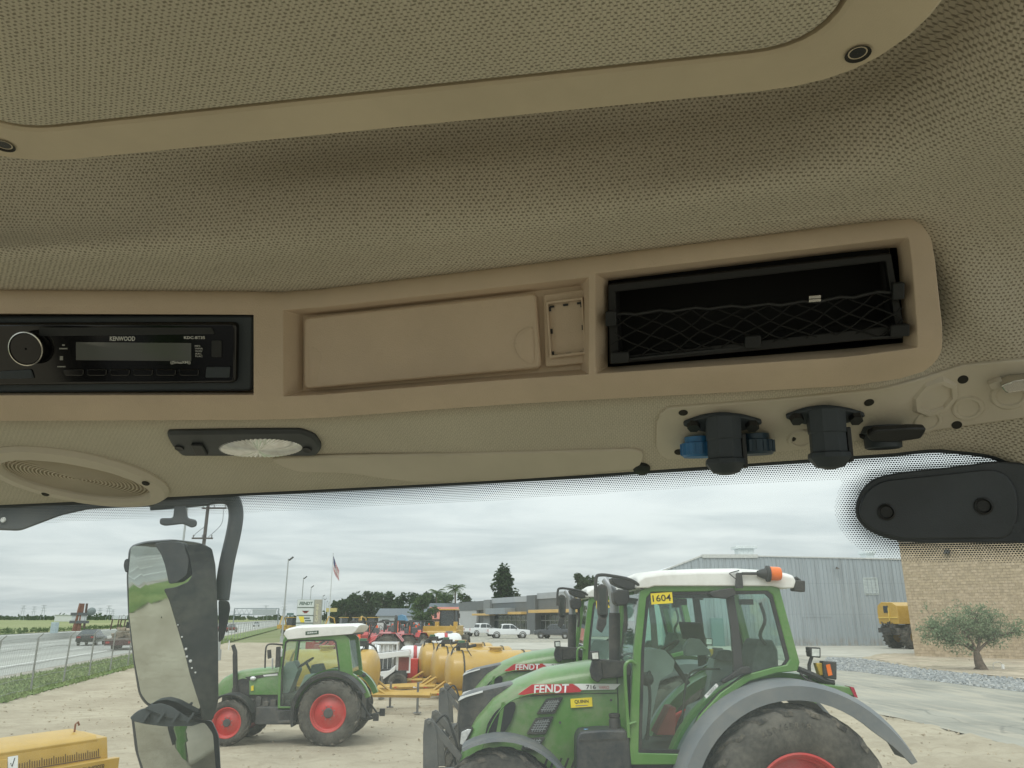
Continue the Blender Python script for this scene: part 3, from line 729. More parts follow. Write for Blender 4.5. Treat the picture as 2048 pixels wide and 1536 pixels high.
# ---- windscreen with printed dot border
PLATE = [(1708, 1018), (1720, 980), (1748, 955), (1800, 944), (1900, 934), (1992, 922), (2100, 930), (2250, 945), (2250, 1095), (2030, 1086), (1850, 1086), (1790, 1082), (1742, 1066), (1716, 1044)]
def GL(u, v, off=0.):
    v9 = rowv(8, u); b = rowb(8, u) + .008 + .000065 * (v - v9) + off; return BP(u, v, b)
def build_windscreen():
    th = thing('windscreen', GL(1024, 1250), 'curved clear windscreen with a dotted black print along its top edge', 'windscreen')
    us = [-300 + 20 * i for i in range(126)]
    dv = [-12, 0, 8, 16, 24, 32, 40, 50, 60, 75, 90, 105, 120, 140, 160, 180, 200, 230, 260, 300, 350, 400, 470, 560, 700, 900, 1200]
    def pdist(u, v, poly):
        d = 1e9; ins = False; m = len(poly)
        for i in range(m):
            x0, y0 = poly[i]; x1, y1 = poly[(i + 1) % m]; ex, ey = x1 - x0, y1 - y0
            t = max(0, min(1, ((u - x0) * ex + (v - y0) * ey) / (ex * ex + ey * ey))); d = min(d, math.hypot(u - x0 - t * ex, v - y0 - t * ey))
            if (y0 > v) != (y1 > v) and u < (x1 - x0) * (v - y0) / (y1 - y0) + x0: ins = not ins
        return -d if ins else d
    P = []; dist = []; uvs = []
    sol = [(-300, 995), (-300, 1075), (40, 1062), (70, 1050), (120, 1030), (180, 1018), (300, 1012), (430, 1005), (430, 980)]
    for d_ in dv:
        row = []
        for u in us:
            v9 = rowv(8, u); v = v9 + d_; p = GL(u, v); row.append(p)
            w = 40 if u < 1400 else 40 + 8 * min(1, (u - 1400) / 500)
            k = max(d_, 0) / w
            k = min(k, max(0, pdist(u, v, PLATE)) / 40.)
            dist.append(k); uvs.append(((p - CAM).dot(LAT), (p - CAM).z))
        P.append(row)
    mb = MB(); mb.grid(P); mb.uvs = uvs
    t = NT('windscreen_glass'); s = t.sep(t.uv()); pt = .0023
    at = t.N('ShaderNodeAttribute'); at.attribute_name = 'edge'; k = at.outputs['Fac']
    y = t.M('DIVIDE', s[1], pt * .8); x = t.M('ADD', t.M('DIVIDE', s[0], pt), t.M('MULTIPLY', t.M('MODULO', t.M('FLOOR', t.M('ADD', y, 4000.)), 2.), .5))
    fx = t.M('SUBTRACT', t.M('FRACT', t.M('ADD', x, 4000.)), .5); fy = t.M('SUBTRACT', t.M('FRACT', t.M('ADD', y, 4000.)), .5)
    d = t.M('SQRT', t.M('ADD', t.M('MULTIPLY', fx, fx), t.M('MULTIPLY', fy, fy)))
    rad = t.M('SUBTRACT', .50, t.M('MULTIPLY', k, .33))
    dot = t.M('MULTIPLY', t.M('LESS_THAN', d, rad), t.M('LESS_THAN', k, 1.0))
    tr = t.N('ShaderNodeBsdfTransparent'); t.put(tr.inputs[0], (.965, .982, .977))
    gl = t.N('ShaderNodeBsdfGlossy'); gl.inputs['Roughness'].default_value = .01
    fr = t.N('ShaderNodeFresnel'); t.L(t.M('SUBTRACT', 1.45, t.M('MULTIPLY', t.N('ShaderNodeNewGeometry').outputs['Backfacing'], .7603)), fr.inputs[0])
    m1 = t.N('ShaderNodeMixShader'); t.L(t.M('MULTIPLY', fr.outputs[0], .6), m1.inputs[0]); t.L(tr.outputs[0], m1.inputs[1]); t.L(gl.outputs[0], m1.inputs[2])
    tl = t.N('ShaderNodeBsdfTranslucent'); t.put(tl.inputs[0], (.80, .86, .84))
    m2 = t.N('ShaderNodeMixShader'); du = t.ramp(t.noise(6, 6, t.map(t.obj(), (1, 1, .35))), .3, .75, .05, .092)
    t.L(du, m2.inputs[0]); t.L(m1.outputs[0], m2.inputs[1]); t.L(tl.outputs[0], m2.inputs[2])
    fritd = t.N('ShaderNodeBsdfDiffuse'); t.put(fritd.inputs[0], (.06, .072, .078))
    m3 = t.N('ShaderNodeMixShader'); t.L(dot, m3.inputs[0]); t.L(m2.outputs[0], m3.inputs[1]); t.L(fritd.outputs[0], m3.inputs[2])
    o = mb.build('glass', t.done(m3.outputs[0]), th, fix=False, angle=80)
    a = o.data.attributes.new('edge', 'FLOAT', 'POINT'); a.data.foreach_set('value', dist)
    se = MB(); se.tube([GL(u, rowv(8, u) + 1, -.003) for u in us[::2]], .0028, 6); se.build('rubber_seal', BLK2, th, angle=80)
    pl = thing('cover_plate', GL(1880, 1010), 'black rounded plastic cover with two screws on the upper right glass', 'cover plate')
    b = MB(); p2 = round_poly2(PLATE, 22, 4); dome(b, lambda x, y, o: GL(x, y, o), p2, -.001, -.012); b.build('plate_body', pmat('dark_cover_plastic', (.045, .052, .062), .42, 0, .15, 20, .2, 900), pl, bevel=.004, seg=3)
    p3 = round_poly2([(1716, 1018), (1730, 984), (1760, 962), (1985, 938), (2015, 948), (2036, 985), (2036, 1040), (2018, 1076), (1800, 1078), (1745, 1060), (1722, 1040)], 18)
    b = MB(); dome(b, lambda x, y, o: GL(x, y, o), p3, -.011, -.0150); b.build('raised_lid', pmat('dark_cover_plastic', (.045, .052, .062), .42), pl, bevel=.003, seg=3)
    for u, v in ((1773, 1024), (1967, 1012)):
        q0 = GL(u, v, -.0155); nn = (GL(u + 5, v) - GL(u - 5, v)).cross(GL(u, v + 5) - GL(u, v - 5)).normalized(); nn = nn if nn.y < 0 else -nn; c = q0 - nn * .001; s = MB(); s.lathe([(.0075, 0), (.0075, .002), (.006, .0028), (.005, .001), (.0001, .001)], c, nn, 20); s.build('screw', BLK, pl)
build_windscreen()
# ================================================================== GROUND
def offx(o, Y): return o - .24 * Y            # lines parallel to the highway
def sheet(name, poly, z, m, **k):
    mb = MB(); mb.poly([(x, y, z) for x, y in poly]); return mb.build(name, m, None, kind='structure', fix=False, **k)
def in_poly(x, y, P):
    c = False; j = len(P) - 1
    for i in range(len(P)):
        if (P[i][1] > y) != (P[j][1] > y) and x < (P[j][0] - P[i][0]) * (y - P[i][1]) / (P[j][1] - P[i][1]) + P[i][0]: c = not c
        j = i
    return c
PAVE = [(11.6, -30), (11.4, 10), (10.9, 23.5), (9.5, 30), (6.2, 40), (2.5, 53), (-.6, 63), (-9, 78), (-24, 110), (-50, 220), (-60, 262), (60, 262), (60, 66), (29, 64), (25, 58), (19.5, 47), (18.0, 43), (18.8, 36), (19.6, 30), (20.5, 10), (21, -30)]
GRAV = [(17.2, 45), (18.0, 43), (18.8, 36), (19.6, 30), (20.5, 10), (21, -30), (27, -30), (26.5, 10), (24.6, 30), (22.9, 38), (22.2, 44), (23.5, 55), (22.0, 57), (19, 50)]
def ground_mats():
    t = NT('plain_earth'); w = t.world()
    n = t.noise(.012, 6, w); n2 = t.noise(.15, 6, t.map(w, (1, .35, 1)))
    c = t.mix(t.ramp(n, .35, .65), (.17, .19, .085), (.28, .27, .15)); c = t.mix(t.M('MULTIPLY', t.ramp(n2, .4, .7), .5), c, (.12, .16, .05))
    earth = t.done(t.princ(c, .95, spec=.1))
    # churned dry dirt of the yard
    t = NT('yard_dirt'); w = t.world()
    a = t.noise(.35, 7, w, .6, .3); b = t.noise(2.2, 6, t.map(w, (.75, 1.5, 1), rot=(0, 0, R(8))), .65, .6); g = t.noise(22, 4, w, .6)
    c = t.mix(t.ramp(a, .3, .7), (.35, .30, .22), (.455, .40, .30))
    c = t.mix(t.ramp(b, .44, .70, 0, .6), c, (.29, .245, .175)); c = t.mix(t.ramp(g, .50, .74, 0, .55), c, (.30, .255, .18))
    hgt = t.M('ADD', t.M('MULTIPLY', b, .6), t.M('MULTIPLY', g, .35))
    dirt = t.done(t.princ(c, .95, 0, t.bump(hgt, .9, .06), spec=.1))
    # old pale asphalt
    t = NT('lot_asphalt'); w = t.world()
    a = t.noise(.25, 7, w, .6, .4); b = t.noise(1.1, 6, t.map(w, (2.2, .25, 1)), .6, .3); g = t.noise(40, 3, w)
    c = t.mix(t.ramp(a, .3, .7), (.245, .24, .205), (.365, .35, .295)); c = t.mix(t.ramp(b, .42, .68, 0, .8), c, (.43, .39, .31)); c = t.mix(t.ramp(g, .55, .8, 0, .35), c, (.15, .15, .14))
    vor = t.N('ShaderNodeTexVoronoi'); vor.feature = 'DISTANCE_TO_EDGE'; vor.inputs['Scale'].default_value = .16
    dv = t.N('ShaderNodeVectorMath'); dv.operation = 'ADD'; nn = t.N('ShaderNodeTexNoise'); nn.inputs['Scale'].default_value = .8; t.L(w, nn.inputs['Vector']); t.L(w, dv.inputs[0]); t.L(nn.outputs['Color'], dv.inputs[1]); t.L(dv.outputs[0], vor.inputs['Vector'])
    c = t.mix(t.ramp(vor.outputs[0], .003, .008, .4, 0.), c, (.10, .10, .095))
    asph = t.done(t.princ(c, .9, 0, t.bump(g, .3, .01), spec=.15))
    t = NT('highway_concrete'); w = t.world()
    lanes = t.M('ADD', t.sep(w)[0], t.M('MULTIPLY', t.sep(w)[1], .24))
    a = t.noise(.05, 5, t.map(w, (1, .2, 1)), .6); strp = t.noise(.9, 4, None); 
    cx = t.N('ShaderNodeCombineXYZ'); t.L(lanes, cx.inputs[0]); st = t.noise(.55, 5, cx.outputs[0], .6)
    c = t.mix(t.ramp(a, .35, .65), (.33, .335, .31), (.43, .43, .39)); c = t.mix(t.ramp(st, .38, .68, 0, .55), c, (.22, .22, .205))
    hwy = t.done(t.princ(c, .85, spec=.2))
    t = NT('verge_grass'); w = t.world(); a = t.noise(.6, 6, w, .6); b = t.noise(5, 4, w)
    c = t.mix(t.ramp(a, .35, .65), (.12, .18, .055), (.20, .25, .09)); c = t.mix(t.ramp(b, .5, .75, 0, .6), c, (.26, .29, .09))
    grass = t.done(t.princ(c, .95, 0, t.bump(b, .8, .08), spec=.1))
    t = NT('field_grass'); w = t.world(); a = t.noise(.02, 6, t.map(w, (.4, 1.6, 1)), .6); b = t.noise(.25, 5, w)
    c = t.mix(t.ramp(a, .35, .65), (.15, .20, .07), (.33, .32, .17)); c = t.mix(t.ramp(b, .45, .75, 0, .5), c, (.12, .17, .05))
    field = t.done(t.princ(c, .95, spec=.1))
    return earth, dirt, asph, hwy, grass, field
EARTH, DIRT, ASPH, HWY, GRASS, FIELD = ground_mats()
sheet('ground', [(-4500, -400), (4500, -400), (4500, 7000), (-4500, 7000)], -.10, EARTH)
def build_yard():
    # rutted dirt, modelled as a relief
    nx, ny = 290, 420; x0, x1, y0, y1 = -34.0, 30.0, -24.0, 92.0
    us = [x0 + (x1 - x0) * i / (nx - 1) for i in range(nx)]
    ys = [y0 + (y1 - y0) * ((j / (ny - 1)) if True else 0) for j in range(ny)]
    P = []
    for y in ys:
        row = []
        for x in us:
            p = in_poly(x, y, PAVE) or in_poly(x, y, GRAV)
            if p: z = -.006
            else:
                z = .05 * mnoise.noise((x * .4, y * 1.5, 0)) + .05 * mnoise.noise((x * 1.3 + 9, y * 3.6, 2)) + .035 * mnoise.noise((x * 3.1, y * 6.3, 7))
                near = max(0, 1 - abs(y - 17) / 9); z *= .8 + .5 * near
                z += .25 * max(0, mnoise.noise((x * .12 + 3, y * .15, 4)) - .25) * (1 if x < -6 else .3)
                if x > 6.5: z *= 1.6
                d = x + .24 * y + 10.2
                if d < 0: z = .05 + max(-.12, d * .02)
            row.append((x, y, z))
        P.append(row)
    mb = MB(); mb.grid(P); mb.build('yard_ground', DIRT, None, fix=False, angle=180, kind='structure', label='pale rutted dirt of the machinery yard')
build_yard()
sheet('driveway', PAVE, .0, ASPH, label='old pale asphalt driveway and lot')
sheet('apron', [(25.3, 58.3), (29.2, 64.3), (60, 66.3), (60, 92), (-2, 92), (-3, 74), (12, 70), (20, 63)], .006, pmat('apron_concrete', (.42, .40, .34), .9, 0, .12, .5))
sheet('island_soil', [(22.9, 44), (23.6, 38), (25.2, 30), (27, 10), (60, 10), (60, 66), (30, 64), (25, 57.6)], .02, pmat('island_dirt', (.40, .33, .24), .95, 0, .25, .6))
sheet('highway', [(offx(-15.2, -260), -260), (offx(-15.2, 2600), 2600), (offx(-52, 2600), 2600), (offx(-52, -260), -260)], .0, HWY, label='pale concrete highway')
sheet('shoulder', [(offx(-13.8, -260), -260), (offx(-13.8, 2600), 2600), (offx(-15.4, 2600), 2600), (offx(-15.4, -260), -260)], -.01, pmat('shoulder_gravel', (.33, .30, .25), .95, 0, .2, .8))
sheet('grass_verge', [(offx(-10.2, -120), -120), (offx(-10.2, 900), 900), (offx(-14.0, 900), 900), (offx(-14.0, -120), -120)], .055, GRASS)
sheet('field', [(offx(-54, -260), -260), (offx(-54, 2600), 2600), (offx(-1500, 2600), 2600), (offx(-1500, -260), -260)], -.02, FIELD)
def markings():
    wm = pmat('road_white', (.70, .70, .66), .8, 0, .1, 3)
    mb = MB()
    for o in (-18.2, -31.6, -36.5, -49.5):
        mb.poly([(offx(o, -200), -200, .004), (offx(o + .25, -200), -200, .004), (offx(o + .25, 1500), 1500, .004), (offx(o, 1500), 1500, .004)])
    for o in (-21.9, -25.3, -28.5, -40, -43.3, -46.5):
        for k in range(60):
            y = -60 + 12 * k; mb.poly([(offx(o, y), y, .004), (offx(o + .2, y), y, .004), (offx(o + .2, y + 4), y + 4, .004), (offx(o, y + 4), y + 4, .004)])
    mb.build('lane_markings', wm, None, fix=False, kind='structure')
    m = MB()
    for k in range(70):
        y = -60 + 14 * k; c = offx(-34, y), offx(-34, y + 14)
        m.extrude([(c[0] - .3, y, 0), (c[0] + .3, y, 0), (c[0] + .12, y, .8), (c[0] - .12, y, .8)], (c[1] - c[0], 14, 0))
    tag(m.build('median_barrier', pmat('barrier_concrete', (.45, .45, .42), .85), None), 'long low concrete barrier along the middle of the highway', 'barrier')
markings()
def verge_tufts():
    mb = MB(); r = random.Random(3)
    for i in range(16000):
        y = -4 + 110 * r.random() ** 1.6; o = -14.0 + 4.0 * r.random(); x = offx(o, y); h = r.uniform(.05, .16) * (1.3 if r.random() < .1 else 1)
        a = r.uniform(0, 6.3); w = h * .35; dx, dy = math.cos(a) * w, math.sin(a) * w; l = r.uniform(-.1, .1)
        mb.poly([(x - dx, y - dy, .04), (x + dx, y + dy, .04), (x + dx * .2 + l, y + dy * .2 + l, .05 + h)])
    t = NT('grass_blades'); n = t.noise(1.5, 4, t.world()); c = t.mix(t.ramp(n, .3, .7), (.125, .19, .06), (.24, .28, .11)); m = t.done(t.princ(c, .9, spec=.1))
    mb.build('verge_grass_tufts', m, None, fix=False, kind='stuff', label='uneven green grass along the fence')
    mb = MB()
    for i in range(4200):
        y = r.uniform(12, 57); 
        for _ in range(8):
            x = r.uniform(17, 25)
            if in_poly(x, y, GRAV): break
        else: continue
        s = r.uniform(.05, .12); c = Vector((x, y, .02 + s * .3)); rot = Matrix.Rotation(r.uniform(0, 6.3), 3, 'Z') @ Matrix.Rotation(r.uniform(-.5, .5), 3, 'X')
        mb.mat(r.choice((0, 0, 1, 2))); mb.box(c, (s * r.uniform(1, 1.7), s * 1.1, s), rot, taper=r.uniform(.45, .8))
    mb.build('landscape_rocks', [pmat('rock_blue', (.335, .345, .34), .9, 0, .2, 5), pmat('rock_pale', (.40, .40, .38), .9, 0, .2, 5), pmat('rock_dark', (.27, .28, .28), .9, 0, .2, 5)], None, fix=False, angle=20, kind='stuff', label='blue grey landscape rocks along the driveway')
    sheet('rock_bed', GRAV, .008, pmat('rock_bed', (.33, .34, .33), .95, 0, .4, 4))
    # clods and weeds at the edge of the lot
    mb = MB()
    for i in range(4200):
        x, y = r.uniform(-16, 14), 11 + 30 * r.random() ** 1.5
        if in_poly(x, y, PAVE): continue
        s = r.uniform(.012, .035) * (1.8 if r.random() < .04 else 1)
        mb.box((x, y, .0 + s * .35), (s * r.uniform(1, 2), s * 1.2, s * .9), Matrix.Rotation(r.uniform(0, 6.3), 3, 'Z') @ Matrix.Rotation(r.uniform(-.5, .5), 3, 'X'), taper=.6)
    mb.build('dirt_clods', pmat('clod', (.38, .32, .23), .95, 0, .3, 3), None, fix=False, angle=20, kind='stuff', label='loose clods on the dirt')
verge_tufts()
# ================================================================== TRACTORS
GREEN = pmat('tractor_green', (.080, .205, .038), .30, 0, .10, 2.5, dirt=.40, dscale=1.6, coat=.35)
GREEN2 = pmat('cab_frame_green', (.085, .215, .042), .32, 0, .08, 3, dirt=.18, coat=.3)
RED = pmat('rim_red', (.50, .030, .026), .38, 0, .1, 4, dirt=.22, dscale=3)
def tyre_mat():
    t = NT('tyre_rubber'); o = t.obj(); a = t.noise(2.4, 6, o, .55); g = t.noise(26, 4, o)
    f = t.M('ADD', t.M('MULTIPLY', a, .7), t.M('MULTIPLY', g, .3)); c = t.mix(t.ramp(f, .25, .85, .02, .55), (.024, .024, .023), (.30, .27, .22))
    return t.done(t.princ(c, .9, 0, t.bump(g, .3, .004), spec=.25))
TYRE = tyre_mat()
TLUG = pmat('tyre_lug', (.032, .031, .029), .88, 0, .2, 4, .3, 120, dirt=.55, dscale=6)
DKGREY = pmat('chassis_grey', (.045, .046, .047), .55, 0, .2, 4, .2, 150, dirt=.35, dscale=2.5)
FENG = pmat('fender_grey', (.15, .165, .175), .55, 0, .08, 3, .15, 200, dirt=.22)
RUB = pmat('matt_black', (.015, .016, .017), .6, 0, .2, 6, .2, 200, dirt=.16)
ROOFW = pmat('roof_offwhite', (.74, .73, .69), .4, 0, .06, 3, dirt=.22, dscale=4)
CGLASS = glassmat('cab_glass', (.90, .972, .945), .022, 1.0)
SEATM = pmat('seat_cloth', (.10, .105, .108), .9, 0, .2, 20)
GREYP = pmat('cab_trim_grey', (.30, .315, .30), .7, 0, .1, 5)
ORANGE = pmat('beacon_orange', (.85, .17, .015), .25, 0, .1, 8)
LENS = pmat('lamp_glass', (.75, .76, .74), .12, .3, .15, 30)
STEEL = pmat('worn_steel', (.20, .20, .20), .45, .6, .2, 8, dirt=.3)
YSTICK = pmat('yellow_sticker', (.80, .62, .03), .5, 0, .04, 9)
PRBLK = pmat('black_print', (.012, .012, .012), .6)
PRWHT = pmat('white_decal', (.76, .76, .74), .4, 0, .04, 9)
PRRED = pmat('red_decal', (.50, .03, .04), .4, 0, .06, 9)
PRGREY = pmat('grey_print', (.22, .22, .22), .5)

def wheel(parent, cx, yo, yi, R_, rr, lugs=19, rimd=.10, name='wheel'):
    """yo: outer face y, yi: inner face y; axle along y"""
    s = 1 if yi > yo else -1; w = abs(yi - yo); mid = (yo + yi) / 2
    ax = Vector((0, s, 0)); o = Vector((cx, yo, R_))
    t = MB(); prof = [(rr * .98, .10 * w), (rr * 1.04, .035 * w), (rr + (R_ - rr) * .30, -.012 * w), (rr + (R_ - rr) * .55, -.015 * w), (R_ * .925, .055 * w), (R_ * .955, .12 * w), (R_ * .962, .3 * w), (R_ * .965, .5 * w)]
    prof = prof + [(r, w - h) for r, h in reversed(prof[:-1])]
    t.lathe(prof, o, ax, 56); tyre = t.build('tyre', TYRE, parent, angle=45)
    L = MB()
    for k in range(lugs):
        for side in (0, 1):
            a0 = 6.28319 * (k + side * .5) / lugs; n = 5; rings = []
            for i in range(n):
                f = i / (n - 1); h = (w * (.02 + .50 * f)); a = a0 + .62 * f * (1.15 * w / R_) * .9
                if side: h = w - h
                rad0 = R_ * (.90 + .06 * min(1, f * 4)); rad1 = R_ * (.945 + .055 * min(1, f * 3.2)); hw = .030 * R_ * (1.25 - .35 * f)
                c, sn = math.cos(a), math.sin(a); er = Vector((c, 0, sn)); et = Vector((-sn, 0, c)); p = o + ax * h
                rings.append([p + er * rad0 - et * hw * 1.25, p + er * rad1 - et * hw, p + er * rad1 + et * hw, p + er * rad0 + et * hw * 1.25])
            L.loft(rings)
    L.build('tread_lugs', TLUG, tyre, angle=30)
    r = MB(); r.lathe([(rr * 1.0, .10 * w), (rr * 1.025, .025 * w), (rr * .985, .015 * w), (rr * .94, .05 * w), (rr * .92, .16 * w), (rr * .86, .20 * w), (rr * .83, .30 * w), (rr * .62, .26 * w), (rr * .42, .14 * w), (rr * .34, .12 * w), (.001, .12 * w)], o, ax, 48); rim = r.build('rim', RED, parent, angle=25)
    h = MB(); h.lathe([(rr * .27, .12 * w), (rr * .27, .06 * w), (rr * .22, .03 * w), (rr * .1, .02 * w), (.001, .02 * w)], o, ax, 24); h.build('hub', DKGREY, rim, angle=25)
    b = MB()
    for k in range(8):
        a = 6.28319 * (k + .5) / 8; c = o + Vector((math.cos(a), 0, math.sin(a))) * rr * .36 + ax * .12 * w
        b.cyl(c, c - ax * .03 * w * 1.6, rr * .035, n=6)
    b.build('wheel_bolts', STEEL, rim, kind='stuff')
    return tyre
def arc_fender(parent, c, Rr, r_in, a0, a1, y0, y1, m, name='fender', lip=.03, n=26, tail=0.):
    """mudguard: skin over the tyre from y0 (outer) to y1, with a side lip down to r_in"""
    mb = MB(); ring = []
    for i in range(n + 1):
        a = a0 + (a1 - a0) * i / n; e = Vector((math.cos(a), 0, math.sin(a))); f = i / n
        ri = r_in + (Rr - r_in) * .55 * max(0, (f - .86) / .14) + (Rr - r_in) * .3 * max(0, (.08 - f) / .08)
        C = Vector((c[0], 0, c[1]))
        p = lambda rad, y: C + e * rad + Vector((0, y, 0))
        s = 1 if y1 > y0 else -1
        ring.append([p(ri, y0), p(ri + (Rr - ri) * .75, y0 - s * .012), p(Rr, y0 + s * .05), p(Rr + .005, y1), p(Rr - lip, y1), p(Rr - lip - .005, y0 + s * .075), p(ri, y0 + s * .03)])
    mb.loft(ring); return mb.build(name, m, parent, angle=38)
def pane(mb, pts, t=.012, nrm=(0, 1, 0)): return mb.extrude(pts, Vector(nrm) * t)

def build_big():
    Yc = 9.65
    X0 = D(1610, 1605, 8.45).x
    T = thing('tractor', (X0, Yc, 0), 'nearest green tractor with white roof, orange beacon and 1604 sticker', 'tractor', 'large green tractors parked side by side')
    def tp(u, v, off): return D(u, v, Yc - off)
    def dual(mb, name, m, par, **k):
        o = mb.build(name, m, par, **k)
        for p in mb.v: p.y = 2 * Yc - p.y
        mb.f = [tuple(reversed(f)) for f in mb.f]; mb.build(name, m, par, **k); return o
    def side(pts, off, r=0, n=4):
        p = [tp(u, v, off) for u, v in pts]; return round_poly(p, r, n) if r else p
    # wheels
    zc = .92; zf = .776
    wheel(T, X0, Yc - 1.2, Yc - .60, .92, .475); wheel(T, X0, Yc + 1.2, Yc + .60, .92, .475)
    Xf = D(1000, 1610, 8.55).x
    wheel(T, Xf, Yc - 1.12, Yc - .62, .70, .37, 17); wheel(T, Xf, Yc + 1.12, Yc + .62, .70, .37, 17)
    # mudguards
    for s in (-1, 1):
        arc_fender(T, (X0 + .02, zf), 1.30, 1.115, R(172), R(25), Yc + s * 1.16, Yc + s * .70, FENG, 'rear_fender')
        mb = MB(); ring = []
        for i in range(25):
            a = R(172) + (R(48) - R(172)) * i / 24; e = Vector((math.cos(a), 0, math.sin(a))); C = Vector((X0 + .02, Yc, zf + .01))
            ring.append([C + e * rr_ + Vector((0, s * y, 0)) for rr_, y in ((1.29, .72), (1.345, .73), (1.36, .66), (1.33, .5), (1.22, .5), (1.22, .70))])
        mb.loft(ring); mb.build('inner_fender', GREEN2, T, angle=38)
    # tail of the near mudguard with red lamp
    mb = MB(); q = side([(1580, 1362), (1700, 1374), (1712, 1392), (1640, 1385)], .95); mb.extrude(q, (0, .34, 0)); tl = mb.build('fender_extension', GREEN, T, bevel=.01)
    mb = MB(); q = side([(1700, 1373), (1708, 1375), (1716, 1396), (1709, 1393)], .96); mb.extrude(q, (0, .14, 0)); mb.build('tail_lamp', pmat('tail_red', (.4, .02, .05), .25), tl)
    # front mudguards
    for s in (-1, 1):
        mb = MB(); ring = []
        for i in range(15):
            f = i / 14; a = R(118) + (R(12) - R(118)) * f; e = Vector((math.cos(a), 0, math.sin(a))); C = Vector((Xf, Yc, .70)); w0, w1 = 1.14, .66
            ring.append([C + e * rr_ + Vector((0, s * y, 0)) for rr_, y in ((.80, w0 + .01), (.83, w0 - .02), (.84, (w0 + w1) / 2), (.83, w1), (.80, w1), (.81, (w0 + w1) / 2))])
        mb.loft(ring); mb.build('front_fender', pmat('front_fender_grey', (.075, .083, .09), .5, 0, .1, 5, dirt=.25), T, angle=38)
    # ---- bonnet: loft of cross-sections along x
    topL = [(918, 1520), (932, 1478), (952, 1442), (985, 1405), (1032, 1375), (1090, 1351), (1180, 1336), (1252, 1334)]
    offS = .43
    sec = []
    for (u, v), hw, bu, bv in zip(topL, (.36, .385, .40, .415, .43, .44, .45, .46), (918, 932, 952, 985, 1032, 1090, 1180, 1252), (1560, 1565, 1565, 1565, 1565, 1560, 1560, 1560)):
        p = tp(u, v, offS); zb_ = .98
        zt = p.z + .03; x = p.x; sh = min(.16, (zt - zb_) * .3)
        sec.append([Vector((x, Yc - hw, zb_)), Vector((x, Yc - hw * 1.02, zb_ + (zt - zb_) * .55)), Vector((x, Yc - hw, zt - sh)), Vector((x, Yc - hw * .93, zt - sh * .38)), Vector((x, Yc - hw * .74, zt - sh * .06)), Vector((x, Yc - hw * .4, zt + .025)), Vector((x, Yc, zt + .035)),
                    Vector((x, Yc + hw * .4, zt + .025)), Vector((x, Yc + hw * .74, zt - sh * .06)), Vector((x, Yc + hw * .93, zt - sh * .38)), Vector((x, Yc + hw, zt - sh)), Vector((x, Yc + hw * 1.02, zb_ + (zt - zb_) * .55)), Vector((x, Yc + hw, zb_))])
    fine = []
    for i in range(len(sec) - 1):
        for k in range(3): fine.append([sec[i][j].lerp(sec[i + 1][j], k / 3) for j in range(13)])
    fine.append(sec[-1])
    mb = MB(); mb.loft(fine); hood = mb.build('bonnet', GREEN, T, angle=50)
    # black nose and centre stripe
    cs = [(916, 1500), (914, 1440), (917, 1398), (945, 1383), (1000, 1371), (1045, 1361), (1092, 1350)]
    sec = []
    for (u, v), hw in zip(cs, (.25, .26, .26, .26, .25, .22, .12)):
        p = tp(u, v, .22); sec.append((p, hw))
    mb = MB(); rings = []
    low = [(930, 1530), (945, 1500), (965, 1450), (990, 1420), (1030, 1395), (1065, 1372), (1096, 1354)]
    for (p, hw), (lu, lv) in zip(sec, low):
        q = tp(lu, lv, .3)
        rings.append([Vector((q.x, Yc - hw - .03, q.z)), Vector((p.x + .015, Yc - hw, p.z - .012)), Vector((p.x, Yc - hw * .7, p.z)), Vector((p.x, Yc + hw * .7, p.z)), Vector((p.x + .015, Yc + hw, p.z - .012)), Vector((q.x, Yc + hw + .03, q.z))])
    mb.loft(rings); mb.build('black_nose', pmat('nose_black', (.020, .021, .023), .32, 0, .3, 5, dirt=.25), hood, angle=40)
    for s in (-1, 1):
        mb = MB(); a = [tp(916, 1402, .28), tp(920, 1394, .28), tp(965, 1381, .28), tp(966, 1384, .28), tp(932, 1394, .28)]
        if s > 0: a = [Vector((p.x, 2 * Yc - p.y, p.z)) for p in a]
        mb.extrude(a, (0, s * .03, 0)); mb.build('white_accent', PRWHT, hood)
    # nose side opening, vents, lamp, decal (both sides)
    offD = .482
    def both(name, m, poly, off, depth, parent=hood, r=0, bevel=0, only=None, **k):
        for s in ((-1, 1) if only is None else only):
            mb = MB(); a = side(poly, off, r)
            if s > 0: a = [Vector((p.x, 2 * Yc - p.y, p.z)) for p in a]
            mb.extrude(a, (0, -s * depth, 0)); o = mb.build(name, m, parent, bevel=bevel, **k)
        return o
    both('air_inlet', pmat('deep_black', (.008, .008, .009), .7), [(968, 1478), (975, 1448), (990, 1425), (1010, 1408), (1028, 1403), (1032, 1412), (1024, 1440), (1008, 1466), (995, 1480)], offD - .004, .06, r=.03)
    both('inlet_bar', GREEN, [(990, 1478), (1003, 1405), (1010, 1403), (998, 1478)], offD, .02)
    for q in ([(1078, 1426), (1094, 1400), (1122, 1397), (1108, 1425)], [(1058, 1466), (1073, 1439), (1103, 1436), (1089, 1466)], [(1046, 1498), (1054, 1479), (1086, 1476), (1074, 1498)]):
        qc = (sum(x for x, _ in q) / 4, sum(y for _, y in q) / 4); q = [(qc[0] + (x - qc[0]) * 1.22, qc[1] + (y - qc[1]) * 1.18) for x, y in q]
        both('vent', pmat('vent_grey', (.018, .02, .02), .6, 0, .1, 5, dirt=.2), q, offD, .04, r=.015, bevel=.004)
        c = Vector((sum(x for x, _ in q) / 4, sum(y for _, y in q) / 4, 0)); q2 = [(c.x + (x - c.x) * .78, c.y + (y - c.y) * .74) for x, y in q]
        mesh_ = MB()
